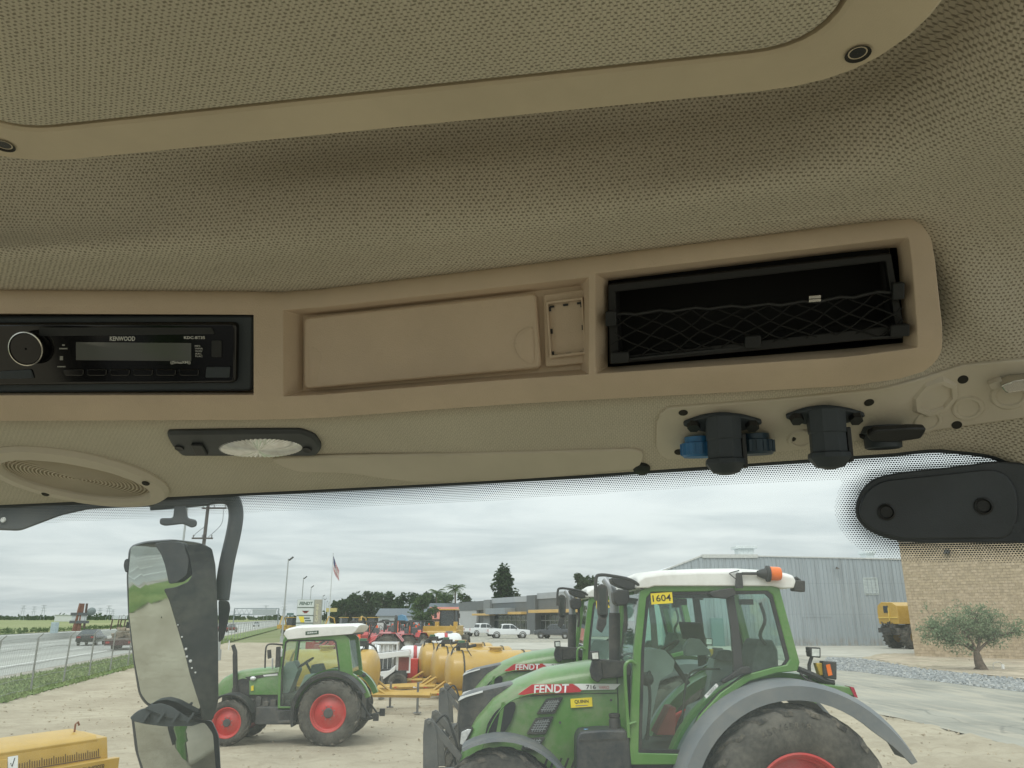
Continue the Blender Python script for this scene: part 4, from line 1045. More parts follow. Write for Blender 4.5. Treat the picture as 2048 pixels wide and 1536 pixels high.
        for i in range(1, 6):
            t = i / 6; mesh_.tube([tp(q2[0][0] + (q2[3][0] - q2[0][0]) * t, q2[0][1] + (q2[3][1] - q2[0][1]) * t, offD + .004), tp(q2[1][0] + (q2[2][0] - q2[1][0]) * t, q2[1][1] + (q2[2][1] - q2[1][1]) * t, offD + .004)], .0065, 4)
        for i in range(1, 5):
            t = i / 5; mesh_.tube([tp(q2[0][0] + (q2[1][0] - q2[0][0]) * t, q2[0][1] + (q2[1][1] - q2[0][1]) * t, offD + .004), tp(q2[3][0] + (q2[2][0] - q2[3][0]) * t, q2[3][1] + (q2[2][1] - q2[3][1]) * t, offD + .004)], .0065, 4)
        mesh_.build('vent_mesh', pmat('mesh_grey', (.20, .21, .205), .6), hood)
    both('headlamp_housing', RUB, [(918, 1492), (921, 1462), (936, 1455), (946, 1456), (934, 1482), (924, 1496)], offS - .03, .10, r=.01)
    both('headlamp', LENS, [(920, 1488), (923, 1464), (936, 1458), (943, 1459), (932, 1480), (925, 1490)], offS - .022, .05, r=.01, bevel=.004)
    # decals on the near side
    z = .004
    both('red_decal', PRRED, [(1036, 1389), (1064, 1369), (1148, 1368), (1164, 1380), (1160, 1384), (1052, 1390)], offD, .03)
    both('white_decal', PRWHT, [(1146, 1368), (1241, 1368), (1230, 1379), (1162, 1380)], offD, .03)
    both('dealer_sticker', YSTICK, [(1141, 1398), (1184, 1395), (1185, 1413), (1142, 1416)], offD, .03)
    ex = Vector((1, 0, 0)); ez = Vector((0, 0, 1)); k1 = (Yc - offS) * .65 / 1000
    def tx(s, u, v, w, h, m, bold=.0, sh=0., off=offD + .003, par=hood, rot=None):
        a, b = tp(u, v, off), tp(u + 10, v - (rot or 0) * 10, off); sc = (tp(u + 1, v, off) - a).length
        x = (b - a).normalized(); y = Vector((0, -1, 0)).cross(x) * -1
        if y.z < 0: y = -y
        text_obj('lettering', s, m, a, x, y, w * sc, h * sc, par, bold, sh)
    tx('FENDT', 1103, 1377.5, 71, 16, PRWHT, .022, .1, rot=.03); tx('716', 1182, 1374, 19, 8, PRBLK, .01); tx('VARIO', 1208, 1375, 20, 6, PRRED, .0)
    tx('QUINN', 1163, 1403.5, 28, 7.5, PRBLK, .018, rot=.05)
    both('sticker_line', PRGREY, [(1151, 1411), (1175, 1409.5), (1175, 1411), (1151, 1412.5)], offD + .002, .003, only=(-1,))
    # crease, panel seams, bolts and hoses
    mb = MB(); mb.tube([tp(u, v, offD - .006) for u, v in ((958, 1520), (968, 1486), (984, 1446), (1006, 1414), (1034, 1396), (1070, 1387), (1110, 1385))], .013, 6, sub=4, flat=.6); mb.build('bonnet_crease', GREEN2, hood, angle=80)
    mb = MB(); mb.tube([tp(u, v, offD - .010) for u, v in ((1234, 1352), (1236, 1400), (1236, 1460), (1234, 1530))], .005, 5); mb.tube([tp(u, v, offD - .010) for u, v in ((1060, 1392), (1140, 1388), (1234, 1386))], .004, 5); mb.build('panel_seam', RUB, hood)
    for u, v in ((1085, 1502), (1215, 1500), (1222, 1400), (1120, 1445)):
        mb = MB(); c = tp(u, v, offD - .004); mb.cyl(c, c - Vector((0, .008, 0)), .014, n=8); mb.build('panel_bolt', DKGREY, hood)
    for k, q in enumerate((((866, 1452), (890, 1430), (905, 1462), (918, 1505)), ((862, 1470), (884, 1462), (900, 1490), (912, 1530)))):
        mb = MB(); mb.tube([tp(u, v, .34 - .05 * k) for u, v in q], .014, 6, sub=5); mb.build('hydraulic_hose', RUB, T)
    # seam between bonnet and cab, engine block, chassis
    mb = MB(); mb.box2((tp(1244, 1400, .44).x, Yc - .44, .9), (tp(1262, 1400, .44).x, Yc + .44, tp(1250, 1340, .44).z - .03)); mb.build('cowl', RUB, T)
    mb = MB(); mb.box2((Xf - .75, Yc - .34, .62), (X0 + .3, Yc + .34, 1.02)); mb.box2((Xf - .2, Yc - .7, .62), (Xf + .2, Yc + .7, .80)); mb.cyl((X0, Yc - .65, .95), (X0, Yc + .65, .95), .22); mb.build('chassis', DKGREY, T, bevel=.02)
    mb = MB()
    for i in range(5):
        u = 1085 + i * 14; mb.extrude(side([(u, 1536), (u + 8, 1516), (u + 12, 1516), (u + 5, 1536)], offS + .02), (0, .02, 0))
    mb.build('lower_grille', RUB, hood)
    # front linkage / loader brackets
    for s in (-1, 1):
        mb = MB(); o = .42
        a = side([(846, 1560), (846, 1470), (849, 1440), (858, 1436), (868, 1446), (874, 1470), (878, 1560)], o); b = side([(852, 1446), (862, 1436), (924, 1510), (918, 1524)], o - .03)
        P = [(a, .03), (b, .025)]
        for q, d in P:
            if s > 0: q = [Vector((p.x, 2 * Yc - p.y, p.z)) for p in q]
            mb.extrude(q, (0, -s * d, 0))
        a = tp(858, 1444, .44); mb.cyl((a.x, Yc + s * .46, a.z), (a.x, Yc + s * .36, a.z), .022, n=10)
        mb.build('linkage_arm', pmat('linkage_grey', (.10, .10, .095), .5, 0, .15, 5, dirt=.25), T, bevel=.004)
    a = tp(858, 1500, 0); mb = MB(); mb.box2((a.x - .06, Yc - .42, .75), (a.x + .5, Yc + .42, .9)); mb.build('linkage_beam', DKGREY, T, bevel=.01)
    # fuel tank with caps
    tk = MB(); q = side([(1153, 1560), (1153, 1478), (1160, 1464), (1200, 1460), (1252, 1460), (1258, 1470), (1266, 1560)], .88, .03); tk.extrude(q, (0, .36, 0)); tank = tk.build('fuel_tank', pmat('tank_black', (.020, .024, .029), .42, 0, .15, 4, dirt=.18), T, bevel=.025, seg=3)
    a = tp(1173, 1466, .72); mb = MB(); mb.cyl(a - Vector((0, 0, .03)), a + Vector((0, 0, .015)), .045, n=14); mb.cyl(a + Vector((0, 0, .015)), a + Vector((0, 0, .04)), .03, n=14); mb.build('blue_filler_cap', pmat('cap_blue', (.12, .26, .45), .4), tank, bevel=.004)
    a = tp(1230, 1462, .72); mb = MB(); mb.lathe([(.062, -.04), (.062, .11), (.052, .13), (.06, .14), (.06, .17), (.045, .175), (.04, .12)], a, (0, 0, 1), 18); mb.build('filler_neck', RUB, tank, angle=30)
    mb = MB(); q = side([(1160, 1480), (1254, 1476), (1254, 1480), (1160, 1485)], .885); mb.extrude(q, (0, .01, 0)); mb.build('tank_seam', RUB, tank)
    # exhaust stack and pipe
    a = tp(1229, 1335, .45); b = tp(1229, 1226, .45); mb = MB(); mb.cyl(a - Vector((0, 0, .1)), b, .066, n=18); ex_ = mb.build('exhaust_stack', RUB, T, angle=40)
    c = tp(1226, 1180, .45); mb = MB(); mb.tube([b - Vector((0, 0, .02)), b + Vector((0, 0, .12)), c + Vector((-.01, 0, .0)), c + Vector((-.08, .05, .12))], [.055, .055, .052, .05], 12, sub=5); mb.build('exhaust_pipe', pmat('exhaust_metal', (.30, .31, .32), .4, .5, .1), ex_)
    # hood mounted lamp bracket + mirror base (dark arm along bonnet top at the cab)
    mb = MB(); q = side([(1183, 1352), (1186, 1318), (1250, 1322), (1262, 1330), (1262, 1352), (1205, 1358)], .62, .02); mb.extrude(q, (0, .12, 0)); arm = mb.build('step_mirror_arm', RUB, T, bevel=.012)
    mb = MB(); q = side([(1180, 1340), (1186, 1318), (1203, 1322), (1206, 1356), (1196, 1366), (1184, 1358)], .66, .02); mb.extrude(q, (0, .1, 0)); mb.build('marker_lamp_box', RUB, arm, bevel=.01)
    mb = MB(); q = side([(1181, 1303), (1198, 1302), (1199, 1320), (1182, 1321)], .67); mb.extrude(q, (0, .09, 0)); w = mb.build('work_lamp_body', RUB, T, bevel=.01)
    mb = MB(); q = side([(1184, 1306), (1196, 1305), (1197, 1318), (1185, 1318)], .675); mb.extrude(q, (0, .02, 0)); mb.build('work_lamp_glass', LENS, w)
    # ---- cab
    oc = .86
    out = side([(1256, 1530), (1262, 1440), (1268, 1300), (1280, 1182), (1300, 1170), (1548, 1168), (1560, 1178), (1600, 1325), (1596, 1342), (1555, 1346), (1500, 1362), (1452, 1395), (1412, 1440), (1386, 1490), (1376, 1530)], oc)
    inn = side([(1277, 1506), (1279, 1440), (1283, 1300), (1293, 1196), (1302, 1184), (1536, 1181), (1546, 1190), (1580, 1318), (1572, 1330), (1545, 1335), (1490, 1350), (1440, 1386), (1398, 1432), (1372, 1486), (1360, 1508)], oc)
    seal = [p.lerp(sum(inn, Vector()) / len(inn), .045) for p in inn]
    frame_o = T
    cab = MB(); cab.ring(out, inn, (0, .09, 0)); frame_o = dual(cab, 'cab_frame', GREEN2, T, bevel=.012)
    mb = MB(); mb.ring([p + Vector((0, .012, 0)) for p in inn], [p + Vector((0, .012, 0)) for p in seal], (0, .03, 0)); dual(mb, 'door_seal', RUB, frame_o, bevel=.004)
    g = MB(); g.extrude([p + Vector((0, .022, 0)) for p in seal], (0, .006, 0)); dual(g, 'side_glass', CGLASS, frame_o, angle=20)
    bp = MB(); q = side([(1452, 1188), (1468, 1188), (1478, 1250), (1488, 1345), (1468, 1352), (1462, 1260)], oc - .02); bp.extrude(q, (0, .05, 0)); dual(bp, 'centre_pillar', pmat('pillar_dark', (.04, .038, .036), .6), frame_o, bevel=.01)
    # front and rear glazing, posts
    def cross(name, m, uvs_, w0, w1, th, par=frame_o):
        mb = MB(); pts = []
        (u0, v0), (u1, v1) = uvs_; a, b = tp(u0, v0, oc), tp(u1, v1, oc)
        q = [Vector((a.x, Yc - w0, a.z)), Vector((a.x, Yc + w0, a.z)), Vector((b.x, Yc + w1, b.z)), Vector((b.x, Yc - w1, b.z))]
        mb.extrude(q, (th, 0, 0)); return mb.build(name, m, par)
    cross('windscreen_glass', CGLASS, ((1271, 1345), (1287, 1185)), .74, .72, .008)
    cross('rear_glass', CGLASS, ((1588, 1325), (1552, 1182)), .74, .72, .008)
    mb = MB(); a = tp(1262, 1515, oc); b = tp(1376, 1530, oc); mb.box2((a.x, Yc - .8, a.z - .12), (X0 + .2, Yc + .8, a.z + .02)); mb.build('cab_floor', RUB, frame_o)
    # roof
    rp = [(1272, 1176), (1276, 1163), (1290, 1154), (1330, 1149), (1400, 1146), (1480, 1145), (1560, 1150), (1588, 1156), (1592, 1163), (1588, 1176), (1566, 1177), (1545, 1172), (1310, 1172), (1296, 1176)]
    rings = []
    for off, sc, dz in ((.90, 1, -.0), (.86, 1.0, .03), (.72, 1.0, .055), (.4, 1.0, .07), (0, 1.0, .075)):
        base = [tp(u, v, .90) for u, v in rp]; zm = base[12].z
        rings.append([Vector((p.x, Yc - off, (p.z + dz) if i in range(1, 9) else p.z)) for i, p in enumerate(base)])
    rings += [[Vector((p.x, 2 * Yc - p.y, p.z)) for p in r_] for r_ in reversed(rings[:-1])]
    mb = MB(); mb.loft(rings); roof = mb.build('roof', ROOFW, T, bevel=.012, angle=45)
    mb = MB(); a = tp(1310, 1172, .8); b = tp(1552, 1172, .8); mb.box2((a.x, Yc - .78, a.z - .05), (b.x, Yc + .78, a.z + .01)); mb.build('roof_lining', GREYP, roof)
    # beacon on its bracket
    a = tp(1479, 1178, .93); mb = MB(); q = side([(1472, 1176), (1474, 1146), (1484, 1145), (1487, 1176)], .96); mb.extrude(q, (0, .05, 0)); br = mb.build('beacon_bracket', RUB, T, bevel=.004)
    p0, p1 = tp(1484, 1147, .94), tp(1522, 1147, .94); mb = MB(); mb.tube([p0, p1], .016, 8); mb.lathe([(.03, 0), (.05, .05), (.06, .09), (.088, .10), (.088, .13), (.03, .14)], p1 - Vector((.04, 0, 0)), (1, 0, -.02), 18); mb.tube([tp(1474, 1160, .95), tp(1462, 1150, .95), tp(1460, 1146, .93), tp(1478, 1141, .9)], .006, 5, sub=4); mb.build('beacon_arm', RUB, br)
    p2 = tp(1534, 1147, .94); mb = MB(); mb.lathe([(.072, 0), (.075, .02), (.074, .12), (.068, .145), (.042, .155), (.001, .157)], p2, (1, 0, -.02), 20); mb.build('beacon', ORANGE, br, angle=30)
    mb = MB(); q = side([(1462, 1142), (1478, 1138), (1484, 1146), (1466, 1148)], .5); mb.extrude(q, (0, .06, 0)); mb.build('antenna_dome', RUB, roof)
    # rear work lamps
    def lamp(u, v, su, sv, off, name='work_lamp', glass=False):
        mb = MB(); q = side([(u - su, v - sv), (u + su, v - sv * .9), (u + su, v + sv), (u - su * .8, v + sv * .8)], off); mb.extrude(q, (0, .12, 0)); o = mb.build(name, RUB, T, bevel=.012)
        if glass:
            mb = MB(); q = side([(u - su * .5, v - sv * .7), (u + su * .75, v - sv * .65), (u + su * .75, v + sv * .7), (u - su * .5, v + sv * .65)], off + .006); mb.extrude(q, (0, .02, 0)); mb.build('lamp_glass', LENS, o)
        return o
    lamp(1598, 1172, 13, 12, .80); mb = MB(); mb.tube([tp(1584, 1160, .75), tp(1592, 1156, .75), tp(1600, 1162, .75)], .02, 6); mb.build('lamp_mount', RUB, T)
    lamp(1630, 1305, 12, 11, .80, glass=True); mb = MB(); mb.tube([tp(1620, 1362, .76), tp(1618, 1330, .76), tp(1624, 1312, .76)], .02, 6); mb.tube([tp(1612, 1302, .76), tp(1624, 1308, .76)], .012, 6); mb.build('lamp_stalk', RUB, T)
    o = lamp(1660, 1341, 14, 19, .82, 'indicator_box'); mb = MB(); q = side([(1652, 1330), (1660, 1328), (1665, 1350), (1657, 1352)], .83); mb.extrude(q, (0, .03, 0)); mb.build('indicator_lens', ORANGE, o)
    mb = MB(); q = side([(1632, 1326), (1648, 1326), (1652, 1350), (1640, 1352)], .78); mb.extrude(q, (0, .1, 0)); mb.build('amber_lamp_side', pmat('amber', (.45, .30, .03), .35), T, bevel=.01)
    mb = MB(); mb.tube([tp(1596, 1338, .78), tp(1625, 1350, .78), tp(1650, 1362, .78), tp(1668, 1366, .78)], .035, 6, sub=3); mb.tube([tp(1600, 1345, .80), tp(1612, 1358, .82), tp(1640, 1370, .82)], .012, 6, sub=3); mb.build('rear_bracket', RUB, T)
    # door handle, wiper, hinges, grab rail
    mb = MB(); q = side([(1418, 1186), (1424, 1182), (1458, 1176), (1470, 1176), (1472, 1190), (1452, 1198), (1424, 1194)], oc + .05, .02); mb.extrude(q, (0, .05, 0)); mb.build('wiper_motor', RUB, frame_o, bevel=.01)
    mb = MB(); q = side([(1442, 1362), (1484, 1334), (1500, 1333), (1504, 1346), (1480, 1350), (1448, 1368)], oc + .04, .02); mb.extrude(q, (0, .05, 0)); mb.build('door_handle', RUB, frame_o, bevel=.01)
    mb = MB(); q = side([(1409, 1392), (1433, 1367), (1437, 1372), (1413, 1397)], oc + .014); mb.extrude(q, (0, .02, 0)); pl = mb.build('name_plate', PRWHT, frame_o)
    tx('VARIO', 1423, 1382, 24, 5.5, PRGREY, .02, off=oc + .0155, par=pl, rot=1.02)
    mb = MB(); mb.tube([tp(1258, 1475, oc + .03), tp(1253, 1400, oc + .04), tp(1250, 1345, oc + .05), tp(1252, 1328, oc + .05), tp(1262, 1322, oc + .04), tp(1272, 1328, oc + .02)], .018, 8, sub=4); mb.tube([tp(1254, 1449, oc + .04), tp(1272, 1444, oc + .02)], .014, 6); mb.build('grab_rail', GREEN2, frame_o)
    mb = MB(); q = side([(1301, 1187), (1344, 1184), (1346, 1206), (1303, 1209)], oc - .006); mb.extrude(q, (0, .003, 0)); st = mb.build('number_sticker', YSTICK, frame_o)
    tx('1604', 1323.5, 1196, 37, 13, PRBLK, .012, off=oc - .004, par=st, rot=.06)
    # front mirror and its arms, roof front lamps
    for s in (-1,):
        f = (lambda p: p) if s < 0 else (lambda p: Vector((p.x, 2 * Yc - p.y, p.z)))
        mb = MB(); mb.tube([f(tp(*q)) for q in ((1284, 1176, .85), (1262, 1160, .95), (1225, 1152, 1.02), (1200, 1150, 1.04), (1192, 1158, 1.04), (1191, 1200, 1.04))], .018, 8, sub=4); am = mb.build('mirror_arm', RUB, T)
        mb = MB(); q = [f(p) for p in side([(1195, 1172), (1203, 1167), (1214, 1172), (1217, 1185), (1216, 1232), (1212, 1238), (1200, 1238), (1196, 1225)], 1.06, .02)]; mb.extrude(q, (0, -s * .12, 0)); h = mb.build('mirror_housing', RUB, T, bevel=.012)
        mb = MB(); q = [f(p) for p in side([(1198, 1176), (1212, 1176), (1213, 1228), (1200, 1230)], 1.066)]; mb.extrude(q, (0, -s * .01, 0)); mb.build('mirror_glass', glassmat('mirror_pane', (.5, .6, .58), .05), h)
        mb = MB(); q = [f(p) for p in side([(1200, 1228), (1214, 1228), (1213, 1248), (1204, 1266), (1194, 1258), (1196, 1242)], 1.06, .01)]; mb.extrude(q, (0, -s * .10, 0)); mb.build('wide_mirror', RUB, h, bevel=.012)
        mb = MB(); q = [f(p) for p in side([(1222, 1155), (1262, 1158), (1278, 1164), (1276, 1176), (1262, 1180), (1240, 1174), (1225, 1166)], .80, .02)]; mb.extrude(q, (0, -s * .25, 0)); mb.build('lamp_bracket', RUB, T, bevel=.015)
        mb = MB(); q = [f(p) for p in side([(1226, 1184), (1236, 1178), (1258, 1180), (1260, 1200), (1254, 1210), (1236, 1212), (1228, 1204)], .82, .02)]; mb.extrude(q, (0, -s * .22, 0)); mb.build('roof_work_lamp', RUB, T, bevel=.015)
        mb = MB(); mb.tube([f(tp(1250, 1205, .75)), f(tp(1252, 1240, .74)), f(tp(1250, 1262, .72))], .02, 6); mb.build('wiper_arm', RUB, T)
    # ---- inside the cab
    def slab_(name, poly, y0, y1, m, r=.02, bevel=.02):
        mb = MB(); mb.extrude(side(poly, Yc - y0, r), (0, y1 - y0, 0)); return mb.build(name, m, T, bevel=bevel)
    slab_('seat_cushion', [(1440, 1400), (1446, 1370), (1540, 1370), (1545, 1400)], Yc - .27, Yc + .27, SEATM)
    slab_('seat_back', [(1515, 1385), (1506, 1330), (1512, 1290), (1520, 1278), (1545, 1280), (1556, 1300), (1560, 1385)], Yc - .27, Yc + .27, SEATM)
    slab_('dashboard', [(1275, 1330), (1292, 1298), (1330, 1300), (1350, 1322), (1345, 1345), (1320, 1360), (1300, 1450), (1285, 1480)], Yc - .34, Yc + .34, GREYP)
    slab_('side_console', [(1420, 1365), (1430, 1318), (1480, 1312), (1540, 1330), (1540, 1420), (1400, 1460)], Yc + .30, Yc + .62, GREYP)
    slab_('control_box', [(1428, 1318), (1440, 1300), (1462, 1300), (1470, 1325)], Yc + .2, Yc + .4, SEATM)
    slab_('monitor', [(1358, 1243), (1402, 1245), (1412, 1278), (1366, 1278)], Yc + .1, Yc + .14, RUB, .005, .005)
    slab_('armrest_panel', [(1372, 1312), (1370, 1292), (1382, 1276), (1400, 1278), (1418, 1300), (1424, 1310)], Yc + .0, Yc + .14, GREYP)
    slab_('floor_mat', [(1312, 1470), (1340, 1415), (1352, 1415), (1350, 1470)], Yc - .1, Yc + .25, pmat('red_mat', (.36, .07, .06), .7), .01, .01)
    slab_('seat_base', [(1370, 1500), (1392, 1420), (1460, 1390), (1520, 1400), (1500, 1500)], Yc - .2, Yc + .3, GREYP)
    c = tp(1330, 1300, .05); mb = MB(); n = Vector((-.55, 0, .83)).normalized(); x, y, z_ = frame_from(n)
    mb.tube([c + x * .19 * math.cos(6.28319 * i / 24) + y * .19 * math.sin(6.28319 * i / 24) for i in range(25)], .016, 6)
    for a in (0, 2.1, 4.2): mb.tube([c - n * .03, c + x * .19 * math.cos(a) + y * .19 * math.sin(a)], .012, 5)
    mb.tube([c - n * .03, c - n * .45], .03, 8); mb.build('steering_wheel', RUB, T)
    mb = MB(); mb.tube([tp(1360, 1500, .60), tp(1366, 1420, .62), tp(1374, 1360, .64), tp(1392, 1340, .64), tp(1440, 1338, .62)], .012, 6, sub=4); mb.tube([tp(1294, 1480, .68), tp(1300, 1400, .70), tp(1296, 1352, .70), tp(1300, 1344, .68)], .018, 6, sub=4); mb.ball(tp(1294, 1358, .66), .075); mb.build('door_rails', RUB, T)
    mb = MB(); mb.tube([tp(1520, 1205, .3), tp(1530, 1240, .3), tp(1520, 1270, .3), tp(1532, 1290, .3)], .02, 6, sub=4); mb.box(tp(1492, 1204, .5), (.14, .1, .06)); mb.box(tp(1364, 1204, .3), (.1, .08, .07)); mb.box(tp(1350, 1208, .3), (.07, .08, .08)); mb.build('inside_fittings', RUB, T)
    # tyre lettering, raised on the sidewall of the near rear wheel
    hub = Vector((X0, Yc - 1.212, .92))
    def ringtext(s, a0, rad, h, da):
        for i, ch in enumerate(s):
            if ch == ' ': continue
            a = R(a0) - R(da) * i; er = Vector((math.cos(a), 0, math.sin(a))); et = Vector((math.sin(a), 0, -math.cos(a)))
            text_obj('tyre_lettering', ch, TLUG, hub + er * rad, et, er, h * (.7 if ch not in '1I' else .3), h, T, .02, 0, .0)
    ringtext('650/65R38', 118, .735, .065, 4.6)
    return T
BIG = build_big()
b2 = copy_tree(BIG); b2.location = (BIG.location.x - .19, BIG.location.y + 3.95, 0); b2['label'] = 'second green tractor, mostly hidden behind the nearest green tractor'
# ================================================================== SMALL TRACTOR AND MACHINES
CATY = pmat('machine_yellow', (.50, .30, .035), .38, 0, .08, 3, dirt=.18, coat=.2)
TANKY = pmat('tank_yellow', (.49, .295, .045), .35, 0, .06, 2, dirt=.15, coat=.3)
WHT = pmat('vehicle_white', (.74, .75, .75), .25, 0, .03, 3, dirt=.08, coat=.5)
WHTP = pmat('poly_white', (.72, .73, .72), .45, 0, .05, 3)
MRED = pmat('machine_red', (.42, .022, .025), .35, 0, .1, 4, dirt=.12, coat=.2)
DGLASS = pmat('dark_glass', (.018, .024, .026), .08, 0, .2, 3, spec=.8)
CHARC = pmat('charcoal_paint', (.05, .055, .06), .3, 0, .1, 4, coat=.4)
SMV = pmat('hazard_orange', (.95, .13, .03), .5, 0, .05, 5)
def build_small():
    Yc = 19.25; X0 = D(655, 1437, 18.3).x
    T = thing('small_tractor', (X0, Yc, 0), 'small narrow green tractor with flat white roof and red rims by the side mirror', 'tractor')
    def tp(u, v, off): return D(u, v, Yc - off)
    def dual(mb, name, m, par, **k):
        o = mb.build(name, m, par, **k)
        for p in mb.v: p.y = 2 * Yc - p.y
        mb.f = [tuple(reversed(f)) for f in mb.f]; mb.build(name, m, par, **k); return o
    def side(pts, off, r=0): p = [tp(u, v, off) for u, v in pts]; return round_poly(p, r) if r else p
    def sl(name, poly, off, d, m, par=T, r=0, bevel=.01, mir=False):
        mb = MB(); mb.extrude(side(poly, off, r), (0, d, 0))
        return dual(mb, name, m, par, bevel=bevel) if mir else mb.build(name, m, par, bevel=bevel)
    wheel(T, X0, Yc - .95, Yc - .55, .69, .39, 18); wheel(T, X0, Yc + .95, Yc + .55, .69, .39, 18)
    Xf = D(452, 1450, 18.4).x
    wheel(T, Xf, Yc - .85, Yc - .53, .48, .315, 16); wheel(T, Xf, Yc + .85, Yc + .53, .48, .315, 16)
    for s in (-1, 1):
        arc_fender(T, (X0, .69), .86, .76, R(200), R(28), Yc + s * .93, Yc + s * .55, RUB, 'rear_fender')
        arc_fender(T, (Xf, .48), .60, .55, R(150), R(20), Yc + s * .84, Yc + s * .5, RUB, 'front_fender')
        mb = MB(); ring = []
        for i in range(21):
            a = R(190) + (R(20) - R(190)) * i / 20; e = Vector((math.cos(a), 0, math.sin(a))); C = Vector((X0, Yc, .69))
            ring.append([C + e * r_ + Vector((0, s * y, 0)) for r_, y in ((.86, .60), (.90, .60), (.90, .45), (.78, .45), (.80, .60))])
        mb.loft(ring); mb.build('inner_fender', GREEN2, T, angle=38)
    # bonnet
    top = [(424, 1392), (430, 1374), (442, 1361), (458, 1352), (478, 1346), (520, 1341), (564, 1338)]
    rings = []
    for (u, v), hw in zip(top, (.30, .33, .35, .36, .37, .38, .38)):
        p = tp(u, v, .36); zb_ = .98 if u < 470 else 1.02; zt = p.z + .03
        rings.append([Vector((p.x, Yc - hw, zb_)), Vector((p.x, Yc - hw, zt - .1)), Vector((p.x, Yc - hw * .88, zt - .025)), Vector((p.x, Yc - hw * .4, zt + .02)), Vector((p.x, Yc + hw * .4, zt + .02)), Vector((p.x, Yc + hw * .88, zt - .025)), Vector((p.x, Yc + hw, zt - .1)), Vector((p.x, Yc + hw, zb_))])
    mb = MB(); mb.loft(rings); hood = mb.build('bonnet', GREEN, T, angle=45)
    sl('side_grille', [(471, 1404), (471, 1362), (484, 1357), (498, 1358), (498, 1406)], .39, .03, RUB, hood, bevel=.004, mir=True)
    sl('dark_flash', [(490, 1354), (556, 1345), (556, 1349), (520, 1356), (498, 1360)], .388, .02, RUB, hood, bevel=0)
    sl('white_decal', [(526, 1350), (555, 1347), (555, 1351), (528, 1353)], .392, .01, PRWHT, hood, bevel=0)
    sl('yellow_sticker', [(502, 1372), (507, 1371), (507, 1381), (502, 1382)], .405, .01, YSTICK, hood, bevel=0)
    mb = MB(); mb.box2((Xf - .35, Yc - .30, .42), (X0 + .25, Yc + .30, 1.04)); mb.box2((Xf + .55, Yc - .62, .42), (X0 - .62, Yc + .62, .78)); mb.box2((Xf - .1, Yc - .55, .40), (Xf + .1, Yc + .55, .56)); mb.cyl((X0, Yc - .55, .69), (X0, Yc + .55, .69), .2); mb.build('chassis', DKGREY, T, bevel=.02)
    ce = MB(); 
    for i in range(7): ce.box((Xf + .35 + i * .17, Yc - .33, .78 + .06 * math.sin(i * 2)), (.12, .1, .3 + .05 * math.sin(i * 3.1)))
    ce.build('engine_block', pmat('engine_dusty', (.07, .068, .062), .7, 0, .3, 9, dirt=.4), T, bevel=.02)
    mb = MB(); a = tp(471, 1378, .40); b = tp(470, 1310, .40); c = tp(466, 1290, .40); mb.tube([a, b, tp(470.5, 1304, .4), c], [.055, .055, .05, .045], 12); mb.cyl(a - Vector((0, 0, .25)), a + Vector((0, 0, .02)), .075, n=14); mb.build('exhaust', RUB, T, angle=40)
    mb = MB(); mb.ball(tp(506, 1357, .42), .06, sq=(1.2, .6, .8)); mb.build('lamp_pod', LENS, hood)
    # cab
    oc = .62
    out = side([(555, 1420), (557, 1345), (566, 1280), (572, 1272), (690, 1270), (698, 1278), (706, 1352), (690, 1360), (650, 1356), (620, 1370), (602, 1392), (594, 1420)], oc)
    inn = side([(560, 1413), (562, 1346), (570, 1284), (575, 1280), (668, 1279), (673, 1284), (680, 1340), (674, 1345), (646, 1348), (614, 1363), (596, 1387), (588, 1413)], oc)
    mb = MB(); mb.ring(out, inn, (0, .07, 0)); fo = dual(mb, 'cab_frame', GREEN2, T, bevel=.008)
    mb = MB(); mb.extrude([p + Vector((0, .02, 0)) for p in inn], (0, .006, 0)); dual(mb, 'side_glass', CGLASS, fo, angle=20)
    ctr = sum(inn, Vector()) / len(inn)
    mb = MB(); mb.ring([p + Vector((0, .008, 0)) for p in inn], [p.lerp(ctr, .05) + Vector((0, .008, 0)) for p in inn], (0, .03, 0)); dual(mb, 'door_seal', RUB, fo)
    mb = MB(); q = side([(574, 1283), (600, 1281), (596, 1300), (590, 1330), (588, 1413), (584, 1413), (585, 1330)], oc - .03); mb.extrude(q[:1] + q[1:2] + q[2:3] + q[3:4], (0, .02, 0)); 
    def cross(name, m, a, b, w0, w1, th):
        mb = MB(); a, b = tp(*a, oc), tp(*b, oc); mb.extrude([Vector((a.x, Yc - w0, a.z)), Vector((a.x, Yc + w0, a.z)), Vector((b.x, Yc + w1, b.z)), Vector((b.x, Yc - w1, b.z))], (th, 0, 0)); return mb.build(name, m, fo)
    cross('windscreen_glass', CGLASS, (559, 1345), (570, 1282), .5, .48, .006); cross('rear_glass', CGLASS, (701, 1345), (694, 1282), .5, .48, .006)
    sl('rear_post', [(676, 1281), (682, 1281), (690, 1345), (684, 1345)], oc - .005, .05, RUB, fo, mir=True)
    rp = [(567, 1268), (571, 1261), (592, 1256), (640, 1254), (706, 1252), (716, 1255), (712, 1262), (704, 1268), (640, 1273), (575, 1279)]
    rings = []
    for off, dz in ((.70, 0), (.66, .02), (.4, .05), (0, .06)):
        base = [tp(u, v, .70) for u, v in rp]; rings.append([Vector((p.x, Yc - off, p.z + (dz if 1 <= i <= 5 else 0))) for i, p in enumerate(base)])
    rings += [[Vector((p.x, 2 * Yc - p.y, p.z)) for p in r_] for r_ in reversed(rings[:-1])]
    mb = MB(); mb.loft(rings); roof = mb.build('roof', ROOFW, T, bevel=.008, angle=40)
